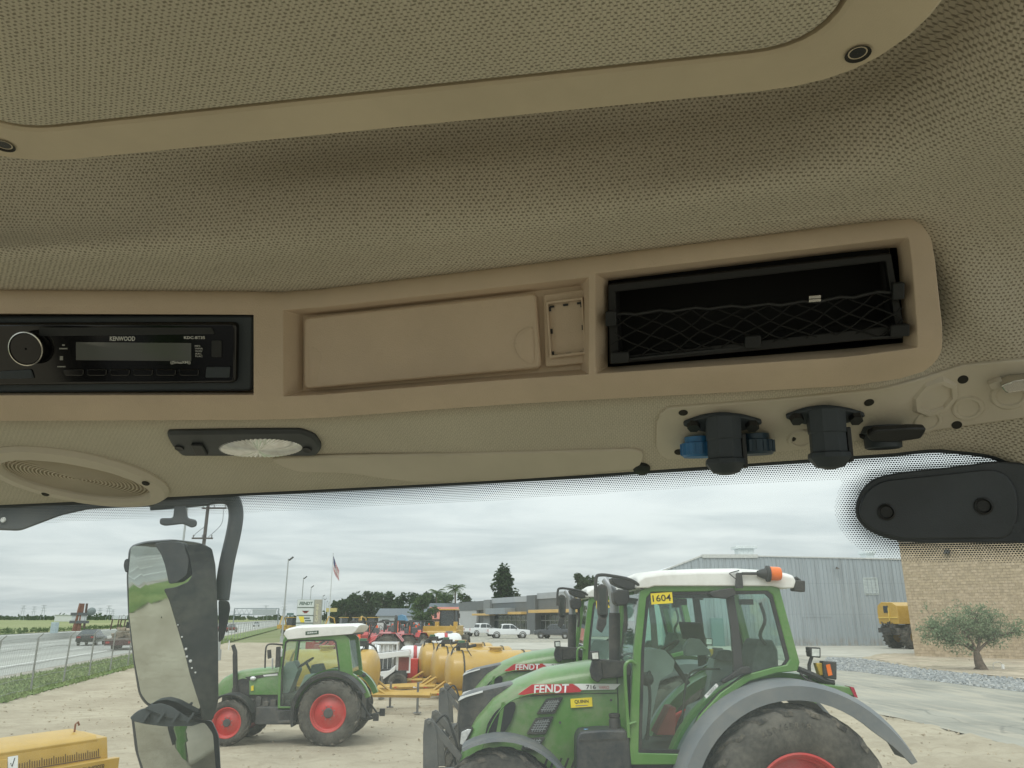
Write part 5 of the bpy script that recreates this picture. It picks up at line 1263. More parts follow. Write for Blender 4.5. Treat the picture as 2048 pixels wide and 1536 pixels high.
    mb = MB(); a, b = tp(578, 1280, .6), tp(708, 1270, .6); mb.extrude([Vector((a.x, Yc - .6, a.z)), Vector((b.x, Yc - .6, b.z)), Vector((b.x, Yc - .6, b.z + .07)), Vector((a.x, Yc - .6, a.z + .07))], (0, 1.2, 0)); mb.build('roof_lining', RUB, roof)
    sg = sl('roof_sign', [(611, 1263), (637, 1261), (637, 1268), (611, 1270)], .712, .02, pmat('sign_green', (.02, .06, .03), .5), roof, bevel=0)
    a = tp(624, 1265.5, .7135); x = (tp(634, 1264.7, .7135) - a); text_obj('lettering', 'QUINN AG', PRWHT, a, x, (0, 0, 1), .23, .042, sg, .03)
    sl('seat', [(618, 1368), (622, 1330), (640, 1328), (648, 1352), (650, 1375), (622, 1378)], .2, .4, SEATM, r=.03, bevel=.02)
    sl('side_panel', [(596, 1380), (610, 1350), (670, 1342), (690, 1360), (640, 1372), (602, 1400)], .45, .3, GREYP)
    sl('dashboard', [(565, 1345), (572, 1325), (588, 1322), (596, 1340), (580, 1380), (566, 1400)], .2, .4, GREYP, r=.02)
    c = tp(612, 1325, .1); mb = MB(); n = Vector((-.55, 0, .83)).normalized(); x, y, _ = frame_from(n); mb.tube([c + x * .19 * math.cos(6.28319 * i / 20) + y * .19 * math.sin(6.28319 * i / 20) for i in range(21)], .017, 6); mb.tube([c - n * .02, c - n * .45], .03, 6)
    mb.tube([c - x * .18, c + x * .18], .012, 5); mb.build('steering_wheel', RUB, T)
    sl('steps', [(558, 1446), (560, 1422), (592, 1420), (592, 1444)], .80, .3, RUB)
    sl('step_tread', [(556, 1442), (590, 1440), (590, 1445), (556, 1447)], .86, .3, DKGREY)
    # mirror frame, rear hitch
    mb = MB(); mb.tube([tp(567, 1290, .6), tp(545, 1288, .8), tp(534, 1291, .85), tp(531, 1305, .86), tp(530, 1336, .86)], .02, 6, sub=3); am = mb.build('mirror_arm', RUB, T)
    sl('mirror', [(534, 1300), (541, 1299), (542, 1316), (535, 1318)], .88, .06, RUB, am); sl('wide_mirror', [(552, 1294), (560, 1293), (559, 1334), (550, 1336)], .7, .08, RUB, am); sl('lamp_white', [(559, 1298), (565, 1297), (564, 1313), (559, 1314)], .65, .05, LENS, am); sl('lamp_stand', [(543, 1316), (546, 1316), (546, 1338), (543, 1338)], .5, .03, pmat('light_grey', (.45, .46, .46), .5), am)
    for s in (-1, 1):
        mb = MB(); mb.tube([Vector((X0 + .2, Yc + s * .3, .62)), Vector((X0 + .75, Yc + s * .42, .50)), Vector((X0 + .98, Yc + s * .45, .56))], .035, 6); mb.tube([Vector((X0 + .35, Yc + s * .3, 1.2)), Vector((X0 + .85, Yc + s * .44, .55))], .022, 6); mb.box((X0 + .98, Yc + s * .45, .56), (.12, .08, .16)); mb.build('hitch_arm', RUB, T)
    mb = MB(); mb.box2((X0 + .25, Yc - .3, .45), (X0 + .62, Yc + .3, 1.05)); mb.tube([tp(700, 1350, .5), tp(716, 1354, .55), tp(728, 1350, .55)], .015, 6); mb.ball(tp(728, 1350, .55), .05); mb.build('hitch_frame', RUB, T)
build_small()

# ---- yellow seeder in the near left corner
def build_seeder():
    o = D(0, 1536, 9.6); T = thing('seeder', (o.x, 9.6, 0), 'yellow seed hopper with a long row of black scale marks in the bottom left corner', 'seeder')
    a, b = D(-60, 1502, 8.86), D(196, 1466, 10.18)
    x = Vector((b.x - a.x, b.y - a.y, 0)).normalized(); n = Vector((x.y, -x.x, 0))
    Ln = (b - a).length
    P = lambda s, d, z: Vector((a.x, a.y, 0)) + x * s + n * d + Vector((0, 0, z))
    zt = 1.385; e = Ln + .02; s0 = -1.6
    def ex(name, prof, sa, sb, m, par=T, bevel=.008):
        mb = MB(); mb.loft([[P(sa, d, z) for d, z in prof], [P(sb, d, z) for d, z in prof]]); return mb.build(name, m, par, bevel=bevel)
    hop = ex('hopper', [(-.45, zt - .04), (.02, zt - .08), (.09, zt - .33), (.06, zt - .72), (-.35, zt - .80), (-.50, zt - .5)], s0, e + .10, CATY)
    ex('lid', [(-.50, zt + .0), (-.02, zt - .045), (.03, zt - .085), (.03, zt - .125), (-.03, zt - .10), (-.50, zt - .05)], s0, e - .03, CATY)
    ex('front_rail', [(.07, zt - .31), (.17, zt - .31), (.17, zt - .45), (.07, zt - .45)], s0, e + .20, CATY)
    ex('lower_box', [(.10, zt - .47), (.15, zt - .47), (.15, zt - .95), (-.3, zt - .95), (-.3, zt - .75), (.10, zt - .72)], s0, e + .14, CATY)
    sd = (P(0, .09, zt - .33) - P(0, .02, zt - .08)); nn = sd.cross(x).normalized()
    if nn.dot(n) < 0: nn = -nn
    f = lambda s, t: P(s, .02, zt - .08) + sd * t + nn * .004
    mb = MB()
    for i in range(46):
        s = e - .03 - i * .028
        if s < .45: break
        h = .34 if i % 5 == 0 else .26
        mb.extrude([f(s, .80), f(s + .009, .80), f(s + .009, .80 - h), f(s, .80 - h)], nn * .002)
    mb.extrude([f(.5, .82), f(e, .82), f(e, .86), f(.5, .86)], nn * .002); mb.build('scale_marks', pmat('scale_brown', (.10, .05, .01), .6), hop, kind='stuff')
    mb = MB(); mb.extrude([f(.39, .22), f(.50, .22), f(.50, .72), f(.39, .72)], nn * .003); st = mb.build('white_label', PRWHT, hop)
    mb = MB(); mb.tube([f(.42, .48) + nn * .004, f(.435, .62) + nn * .004, f(.465, .30) + nn * .004], .005, 4); mb.build('tick_mark', PRBLK, st)
    mb = MB(); mb.extrude([f(.28, .3), f(.37, .3), f(.37, .75), f(.28, .75)], nn * .03); mb.build('feed_box', CATY, hop, bevel=.006)
    mb = MB()
    for s in (.28, .36, .46): mb.ball(f(s, .93) + nn * .02, .04, sq=(1.2, 1, .8))
    mb.build('brass_fittings', pmat('brass_fitting', (.42, .25, .05), .4, .3), hop)
    text_obj('lettering', 'SCHMEISER', pmat('brown_print', (.13, .07, .01), .6), P(e - .16, .173, zt - .385), x, (0, 0, 1), .34, .062, T, .03)
    mb = MB(); c = P(e - .12, -.3, zt - .02); mb.tube([c, c + Vector((0, 0, .09)), c + x * .03 + Vector((0, 0, .11)), c + x * .05 + Vector((0, 0, .07))], .012, 6); mb.build('lid_hook', pmat('rust', (.20, .08, .04), .8), T)
    mb = MB(); mb.cyl(P(-.8, -.2, .35), P(-.8, .1, .35), .35, n=24); mb.cyl(P(e - .2, -.2, .33), P(e - .2, .1, .33), .33, n=24); mb.build('press_wheel', TYRE, T, angle=40); ex('frame_beam', [(-.3, .56), (.1, .56), (.1, .3), (-.3, .3)], s0, e, DKGREY)
build_seeder()

# ---- tank trailers
def tank_trailer(name, lab, x, y, yaw, Lt, Rt, zc, group, front=True, logo=False, tongue=2.2):
    """tank axis along local +x from the front cap at 0; tongue towards -x"""
    T = thing(name, (0, 0, 0), lab, 'tank trailer', group)
    mb = MB(); prof = [(.001, -.16), (.45 * Rt, -.14), (.78 * Rt, -.08), (.94 * Rt, -.01), (Rt, .08), (Rt, Lt - .08), (.94 * Rt, Lt + .01), (.78 * Rt, Lt + .08), (.001, Lt + .14)]
    mb.lathe(prof, (0, 0, zc), (1, 0, 0), 40); tank = mb.build('tank', TANKY, T, angle=40)
    for h in (.34, Lt - .34):
        mb = MB(); mb.lathe([(Rt + .004, h), (Rt + .02, h), (Rt + .02, h + .05), (Rt + .004, h + .05)], (0, 0, zc), (1, 0, 0), 40); mb.build('strap', pmat('strap_dark', (.06, .045, .02), .6), tank)
    mb = MB(); mb.lathe([(.20, -.02), (.20, .06), (.24, .065), (.24, .10), (.001, .11)], (Lt * .55, 0, zc + Rt), (0, 0, 1), 20); mb.build('manhole', TANKY, tank, angle=30)
    mb = MB(); mb.cyl((.25, 0, zc + Rt - .02), (.25, 0, zc + Rt + .18), .07); mb.box((.40, 0, zc + Rt + .16), (.36, .22, .16)); mb.cyl((.55, .05, zc + Rt + .1), (.85, .05, zc + Rt + .16), .05); mb.tube([(.25, -.1, zc + Rt + .15), (.05, -.2, zc + Rt + .05), (-.02, -.3, zc + Rt - .25), (-.02, -.34, zc - .2), (.05, -.35, zc - Rt)], .03, 6, sub=4); mb.tube([(.5, -.12, zc + Rt + .2), (.45, -.4, zc + Rt + .1), (.6, -.5, zc + Rt - .15)], .018, 5, sub=4); pump = mb.build('pump', RUB, tank, bevel=.01)
    mb = MB(); mb.box((.36, 0, zc + Rt + .26), (.2, .16, .1)); mb.build('pump_motor', pmat('pump_green', (.05, .14, .07), .5), pump, bevel=.01)
    w = Rt * .72; zf = zc - Rt * .86
    fr = MB()
    for s in (-1, 1):
        fr.box2((-.05, s * w - .05, zf - .14), (Lt + .1, s * w + .05, zf)); fr.tube([(-tongue, s * .06, zf - .10), (-.05, s * w, zf - .06)], .08, 4)
        fr.tube([(-.5, s * w * .8, zf - .06), (-.06, s * w, zf + .22), (.45, s * (w + .03), zf + .24)], .045, 4)
    fr.box2((-.1, -w, zf - .13), (0, w, zf - .01)); fr.box2((Lt, -w, zf - .13), (Lt + .1, w, zf - .01)); fr.build('frame', CATY, T, bevel=.008)
    for s in (-1, 1):
        for h in (Lt * .42, Lt * .42 + .78):
            mb = MB(); yy = s * (w + .14); mb.lathe([(.18, -.1), (.30, -.11), (.36, -.06), (.365, .06), (.30, .11), (.18, .1)], (h, yy, .365), (0, 1, 0), 24); ty = mb.build('wheel', TYRE, T, angle=40)
            mb = MB(); mb.lathe([(.18, -.09), (.16, -.05), (.06, -.06), (.001, -.07)], (h, yy, .365), (0, s * -1, 0) if False else (0, 1, 0), 16); mb.build('wheel_rim', WHT, ty)
        mb = MB(); mb.tube([(Lt * .42 - .5, s * (w + .14), .55), (Lt * .42 - .4, s * (w + .14), .78), (Lt * .42 + 1.15, s * (w + .14), .78), (Lt * .42 + 1.28, s * (w + .14), .55)], .10, 4, flat=.25); mb.build('mudguard', CATY, T)
    mb = MB(); mb.cyl((-tongue + .35, .10, .06), (-tongue + .35, .10, zf + .25), .035); mb.box((-tongue + .35, .10, .04), (.2, .2, .03)); mb.tube([(-tongue + .35, .10, zf + .24), (-tongue + .25, .0, zf + .26)], .012, 5); mb.build('jack_stand', STEEL, T)
    for i, h in enumerate((.30, .62, 1.2, 1.52)):
        c0 = (-tongue * h / 2.0, -(.06 + (w - .06) * (1 - h / 2.0 * 1.0)) - .06, zf - .085)
        mb = MB(); mb.box(c0, (.26, .012, .05), Matrix.Rotation(-math.atan2(w - .06, tongue) * -1 if False else 0, 3, 'Z')); mb.build('reflector', pmat('reflector_red', (.5, .05, .02), .4) if i % 2 == 0 else PRWHT, T)
    if logo:
        pass
    T.location = (x, y, 0); T.rotation_euler = (0, 0, yaw); return T
p = D(900, 1342, 26.2)
G3 = 'yellow tank trailers parked in a row'
tank_trailer('tank_trailer', 'nearest of three yellow tank trailers, beside the green bonnets', p.x, 26.2, R(13), 2.7, .63, 1.06, G3)
p = D(871, 1337, 29.0); tank_trailer('tank_trailer', 'middle one of the three yellow tank trailers in a row', p.x, 29.0, R(13), 2.7, .66, 1.06, G3)
p = D(845, 1332, 31.8); tank_trailer('tank_trailer', 'farthest of the three yellow tank trailers, next to the red box', p.x, 31.8, R(13), 2.7, .68, 1.08, G3)
p = D(747, 1342, 24.6); tl = tank_trailer('tank_trailer', 'yellow tank trailer behind the small tractor with its tongue pointing right', p.x, 24.6, R(180 - 6), 2.7, .63, 1.16, None, tongue=1.75)
def tank_print(T, Rt, zc):
    tk = [c for c in KIDS[T] if c.name.startswith('tank')][0]
    # pale print on the flank that faces the cab (local +y side of a turned trailer)
    for i, (h, dz, w, hh) in enumerate(((.62, .14, .46, .045), (.56, .02, .10, .11), (.70, .02, .10, .11), (.84, .02, .10, .11))):
        mb = MB(); y = math.sqrt(Rt * Rt - dz * dz) + .006; mb.extrude([Vector((h - w / 2, y, zc + dz - hh / 2)), Vector((h + w / 2, y, zc + dz - hh / 2)), Vector((h + w / 2, y - dz * .1, zc + dz + hh / 2)), Vector((h - w / 2, y - dz * .1, zc + dz + hh / 2))], (0, .004, 0)); mb.build('print_mark', PRWHT, tk, local=True)
tank_print(tl, .63, 1.16)
def box_thing(name, lab, cat, loc, parts, group=None, rz=0.):
    T = thing(name, (0, 0, 0), lab, cat, group)
    for nm, m, fn, bv in parts:
        mb = MB(); fn(mb); mb.build(nm, m, T, bevel=bv)
    T.location = loc; T.rotation_euler = (0, 0, rz); return T
# white poly tanks on red skid, red box
def poly_tank():
    p = D(832, 1320, 33.5); T = thing('poly_tank', (0, 0, 0), 'white plastic sprayer tank with a red band on a red skid', 'tank')
    mb = MB(); mb.lathe([(.001, -.66), (.3, -.64), (.42, -.55), (.46, -.4), (.46, .4), (.42, .55), (.3, .64), (.001, .66)], (0, 0, 1.15), (1, 0, 0), 28); tk = mb.build('tank', WHTP, T, angle=50)
    mb = MB(); mb.lathe([(.465, -.12), (.475, -.12), (.475, .02), (.465, .02)], (0, 0, 1.15), (1, 0, 0), 28); mb.build('red_band', MRED, tk)
    mb = MB(); mb.cyl((.1, 0, 1.58), (.1, 0, 1.68), .16, n=18); mb.build('lid', pmat('lid_grey', (.2, .2, .2), .5), tk)
    mb = MB(); mb.box((0, 0, .62), (1.4, .9, .16)); mb.box((0, -.4, .35), (1.3, .08, .5)); mb.box((0, .4, .35), (1.3, .08, .5)); mb.build('skid_frame', MRED, T, bevel=.01); T.location = (p.x, 33.5, 0); T.rotation_euler.z = R(8)
    c = copy_tree(T); p2 = D(893, 1305, 36); c.location = (p2.x, 36, .45); c['label'] = 'white plastic tank with red band half hidden by the yellow loader bucket'
    T['group'] = c['group'] = 'white plastic sprayer tanks'
poly_tank()
p = D(824, 1326, 32)
box_thing('steel_bin', 'plain bright red steel box standing left of the yellow tank trailers', 'box', (p.x, 32, 0), [('body', pmat('bright_red', (.62, .045, .03), .45, 0, .08, 4), lambda m: m.box((0, 0, .62), (.52, .5, 1.1)), .015), ('feet', DKGREY, lambda m: (m.box((-.2, 0, .04), (.08, .5, .08)), m.box((.2, 0, .04), (.08, .5, .08))), 0), ('hinge', PRWHT, lambda m: m.box((.27, -.2, .4), (.03, .1, .12)), 0)])
def skid_steer():
    p = D(776, 1330, 31.5); T = thing('skid_steer', (0, 0, 0), 'white compact loader with mesh cab and raised white lift arms', 'skid steer')
    mb = MB(); mb.box((0, 0, .55), (1.5, 1.1, .5)); body = mb.build('body', RUB, T, bevel=.03)
    for s in (-1, 1):
        mb = MB(); mb.extrude([Vector((x, s * .62, z)) for x, z in ((-.75, 1.38), (.80, 1.52), (.86, 1.42), (.82, 1.32), (.3, 1.28), (-.1, 1.22), (-.75, 1.22))], (0, s * .10, 0)); mb.build('lift_arm', WHT, T, bevel=.015)
        mb = MB(); mb.extrude([Vector((x, s * .60, z)) for x, z in ((-.70, .42), (-.6, .72), (.10, .80), (.34, 1.0), (.30, .78), (-.15, .46))], (0, s * .10, 0)); mb.build('side_shield', WHT, T, bevel=.015)
        for x in (-.42, .42):
            mb = MB(); mb.lathe([(.16, -.1), (.30, -.12), (.36, -.06), (.36, .06), (.30, .12), (.16, .1)], (x, s * .62, .36), (0, 1, 0), 22); mb.build('wheel', TYRE, T, angle=40)
    mb = MB()
    for s in (-1, 1):
        mb.tube([(-.55, s * .45, .8), (-.6, s * .45, 1.75), (.35, s * .45, 1.75), (.35, s * .45, .8)], .04, 6)
        for i in range(5): mb.tube([(-.5 + i * .17, s * .45, .85), (-.5 + i * .17, s * .45, 1.72)], .012, 4)
    mb.box((-.12, 0, 1.77), (1.0, .98, .06)); mb.build('cab_cage', WHT, T)
    mb = MB(); mb.box((.62, -.5, 1.02), (.42, .06, .52)); mb.build('red_screen', pmat('screen_red', (.20, .04, .03), .6, 0, .2, 30), T, bevel=.01)
    mb = MB(); mb.ring([(.36, -.54, 1.34), (.88, -.54, 1.34), (.88, -.54, .70), (.36, -.54, .70)], [(.42, -.54, 1.27), (.82, -.54, 1.27), (.82, -.54, .78), (.42, -.54, .78)], (0, .06, 0)); mb.build('screen_frame', WHT, T)
    mb = MB(); mb.box((-.1, 0, 1.1), (.5, .5, .5)); mb.build('seat', SEATM, T, bevel=.04); T.location = (p.x, 31.5, 0); T.rotation_euler.z = R(5)
skid_steer()
p = D(722, 1290, 34)
def hooded_box():
    T = thing('white_canopy_tank', (0, 0, 0), 'long white plastic tank lying behind the small tractor roof', 'tank')
    mb = MB(); mb.lathe([(.001, -.9), (.35, -.86), (.5, -.7), (.54, -.5), (.54, .6), (.5, .8), (.001, .9)], (0, 0, 1.1), (1, 0, 0), 26); mb.build('tank_body', WHTP, T, angle=50)
    mb = MB(); mb.box((0, -.3, .4), (1.7, .1, .5)); mb.box((0, .3, .4), (1.7, .1, .5)); mb.build('cradle', DKGREY, T); T.location = (p.x, 34, 0); T.rotation_euler.z = R(4)
hooded_box()
# ---- red compact tractors
def compact():
    T = thing('red_tractor', (0, 0, 0), 'red compact tractor', 'tractor', 'red compact tractors parked in a row')
    mb = MB(); rings = []
    for x, hw, zt, zb_ in ((-1.5, .24, 1.05, .72), (-1.42, .28, 1.18, .65), (-1.0, .30, 1.28, .65), (-.3, .30, 1.34, .7)):
        rings.append([Vector((x, -hw, zb_)), Vector((x, -hw, zt - .1)), Vector((x, -hw * .7, zt)), Vector((x, hw * .7, zt)), Vector((x, hw, zt - .1)), Vector((x, hw, zb_))])
    mb.loft(rings); mb.build('bonnet', MRED, T, angle=40)
    mb = MB(); mb.box((-.4, 0, .62), (1.9, .4, .3)); mb.cyl((.45, -.6, .62), (.45, .6, .62), .12); mb.build('chassis', DKGREY, T, bevel=.02)
    for s in (-1, 1):
        for x, r, w in ((.45, .62, .36), (-1.15, .38, .26)):
            y = s * (.66 if x > 0 else .58); mb = MB(); mb.lathe([(r * .55, -w / 2), (r * .85, -w / 2), (r, -w * .3), (r, w * .3), (r * .85, w / 2), (r * .55, w / 2)], (x, y, r), (0, 1, 0), 24)
            for k in range(14):
                a = 6.28319 * k / 14; mb.box((x + math.cos(a) * r, y, r + math.sin(a) * r), (.07, w * .9, .06), Matrix.Rotation(-a, 3, 'Y') @ Matrix.Rotation(.5, 3, 'X'))
            ty = mb.build('wheel', TYRE, T, angle=35)
            mb = MB(); mb.lathe([(r * .56, s * w * .4), (r * .5, s * w * .1), (r * .2, s * w * .2), (.001, s * w * .2)], (x, y, r), (0, 1, 0), 18); mb.build('wheel_rim', pmat('rim_pale', (.55, .55, .53), .4), ty)
        mb = MB(); mb.tube([(.0, s * .66, 1.05), (.15, s * .66, 1.3), (.75, s * .66, 1.3), (1.02, s * .66, 1.0)], .18, 4, flat=.2); mb.build('fender', MRED, T)
    mb = MB(); mb.tube([(.72, -.5, .7), (.72, -.5, 1.82), (.72, -.4, 1.92), (.72, .4, 1.92), (.72, .5, 1.82), (.72, .5, .7)], .045, 6); rp = mb.build('roll_bar', RUB, T)
    mb = MB(); mb.extrude([Vector((.79, -.15, 1.32)), Vector((.79, .15, 1.32)), Vector((.79, .04, 1.74)), Vector((.79, -.04, 1.74))], (.02, 0, 0)); mb.build('hazard_sign', SMV, rp)
    mb = MB(); mb.extrude([Vector((.35, y, z)) for y, z in ((-.26, 1.5), (.26, 1.5), (.05, 2.02), (-.05, 2.02))], (.02, 0, 0)); 
    mb = MB(); mb.box((.4, 0, 1.1), (.45, .48, .14)); mb.box((.62, 0, 1.35), (.12, .46, .5)); mb.build('seat', SEATM, T, bevel=.04)
    mb = MB(); c = Vector((-.12, 0, 1.48)); mb.tube([c + Vector((.08 * math.cos(6.28 * i / 16), .18 * math.sin(6.28 * i / 16), .16 * math.cos(6.28 * i / 16))) for i in range(17)], .016, 5); mb.tube([c, c + Vector((-.2, 0, -.4))], .025, 5); mb.build('steering_wheel', RUB, T)
    mb = MB()
    for s in (-1, 1): mb.tube([(-.5, s * .45, 1.3), (-1.2, s * .45, 1.1), (-2.2, s * .45, .45)], .06, 4)
    mb.box((-2.35, 0, .35), (.25, 1.3, .5)); mb.build('loader', MRED, T, bevel=.01)
    return T
C0 = compact()
spots = [(696, 40, 70, 'red compact tractor nearest the small tractor roof'), (742, 43, 78, 'red compact tractor behind the white skid steer'), (778, 47, 88, 'red compact tractor with an orange triangle above the white lift arms'), (806, 50, 92, 'red compact tractor just left of the yellow loader'), (836, 54, 96, 'red compact tractor close beside the yellow loader bucket'), (728, 56, 86, 'red compact tractor in the second row near the flagpole foot'), (765, 60, 90, 'red compact tractor in the second row below the dark trees'), (797, 63, 94, 'red compact tractor in the second row under the grey gabled house'), (826, 68, 96, 'red compact tractor at the far end of the second row'), (752, 45, 6, 'largest red tractor, side on with its bonnet above the white plastic tank'), (790, 41, 25, 'red compact tractor side on, directly behind the steel box'), (712, 47, 30, 'red compact tractor side on, beside the tall orange marker'), (815, 45, 60, 'red compact tractor half turned, against the loader bucket edge'), (686, 52, 40, 'red compact tractor peeping out over the small tractor roof edge'), (722, 58, 130, 'red compact tractor with its back turned, behind the orange marker'), (758, 52, 150, 'red compact tractor with its back turned, over the white lift arms'), (784, 56, 100, 'red compact tractor third from the loader in the front row'), (848, 60, 70, 'red compact tractor tucked right beside the loader wheel'), (864, 75, 60, 'red compact tractor seen beyond the loader cab')]
for i, (u, Y, a, lab) in enumerate(spots):
    Y = Y * 1.35 if i != 9 else 45
    o = C0 if i == 0 else copy_tree(C0); o.location = (D(u, 1290, Y).x, Y, 0); o.rotation_euler.z = R(a); o['label'] = lab; o.scale = (1.45, 1.45, 1.45) if i == 9 else (1.25, 1.25, 1.25)
# orange safety pennant on the row
p = D(718, 1276, 36); box_thing('safety_cone', 'tall thin orange warning marker just right of the small tractor roof', 'marker', (p.x, 36, 0), [('cone', SMV, lambda m: m.lathe([(.11, 1.55), (.09, 1.65), (.03, 2.28), (.001, 2.3)], (0, 0, 0), (0, 0, 1), 14), 0), ('stand', RUB, lambda m: (m.cyl((0, 0, 0), (0, 0, 1.55), .025), m.box((0, 0, .03), (.4, .4, .06))), 0), ('base', SMV, lambda m: m.box((0, 0, 1.53), (.3, .3, .05)), 0)])
# ---- yellow wheel loader
def loader():
    T = thing('wheel_loader', (0, 0, 0), 'big yellow wheel loader facing the yard with a raised wide bucket', 'loader')
    mb = MB(); n = 12; prof = []
    for i in range(n + 1):
        a = R(95) + (R(300) - R(95)) * i / n; prof.append((math.cos(a) * .75 * .7, 1.45 + math.sin(a) * .75))
    rings = []
    for y in (-1.3, 1.3): rings.append([Vector((y, p, z)) for p, z in prof] + [Vector((y, p * .92 - .0, 1.45 + (z - 1.45) * .92)) for p, z in reversed(prof)])
    mb.loft(rings); b = mb.build('bucket', CATY, T, angle=30)
    mb = MB(); mb.extrude([Vector((-1.3, -.42, .95)), Vector((1.3, -.42, .95)), Vector((1.3, -.42, 2.25)), Vector((-1.3, -.42, 2.25))], (0, .06, 0)); mb.build('bucket_back', CATY, b, bevel=.01)
    for s in (-1, 1):
        mb = MB(); mb.tube([(s * .5, 0, 1.5), (s * .5, 1.2, 2.2), (s * .5, 2.4, 1.9)], .14, 4); mb.build('lift_arm', CATY, T)
        for y in (1.6, 4.4):
            mb = MB(); mb.lathe([(.4, -.28), (.68, -.3), (.78, -.15), (.78, .15), (.68, .3), (.4, .28)], (s * 1.05, y, .78), (1, 0, 0), 26); ty = mb.build('wheel', TYRE, T, angle=35)
            mb = MB(); mb.lathe([(.42, s * .2), (.3, s * .05), (.001, s * .1)], (s * 1.05, y, .78), (1, 0, 0), 16); mb.build('wheel_rim', CATY, ty)
        mb = MB(); mb.box((s * .95, 1.6, 1.85), (.55, .9, .08)); mb.box((s * .75, 1.9, 2.25), (.3, .3, .6)); mb.build('fender', CATY, T, bevel=.02)
    mb = MB(); mb.box((0, 3.9, 1.7), (1.5, 2.4, 1.1)); mb.box((0, 1.9, 1.2), (.9, 1.6, .9)); mb.build('body', CATY, T, bevel=.05)
    mb = MB(); mb.box((0, 2.9, 2.75), (1.25, 1.4, 1.4), taper=.9); cab = mb.build('cab_glass', DGLASS, T, bevel=.04)
    mb = MB(); mb.box((0, 2.9, 3.48), (1.35, 1.6, .1)); mb.build('cab_roof', CATY, cab, bevel=.02)
    mb = MB()
    for sx in (-1, 1):
        for yy in (2.2, 3.6): mb.tube([(sx * .63, yy, 2.0), (sx * .57, 2.9 + (yy - 2.9) * .9, 3.45)], .05, 4)
    mb.build('cab_posts', RUB, cab)
    for s in (-1, 1):
        mb = MB(); mb.tube([(s * .6, 2.2, 3.4), (s * .95, 2.1, 3.4), (s * .95, 2.1, 2.9)], .03, 4); mb.box((s * .95, 2.08, 3.0), (.2, .06, .36)); mb.build('cab_mirror', RUB, cab)
    p = D(881, 1285, 62); T.location = (p.x, 62, -.15); T.rotation_euler.z = R(-8)
loader()
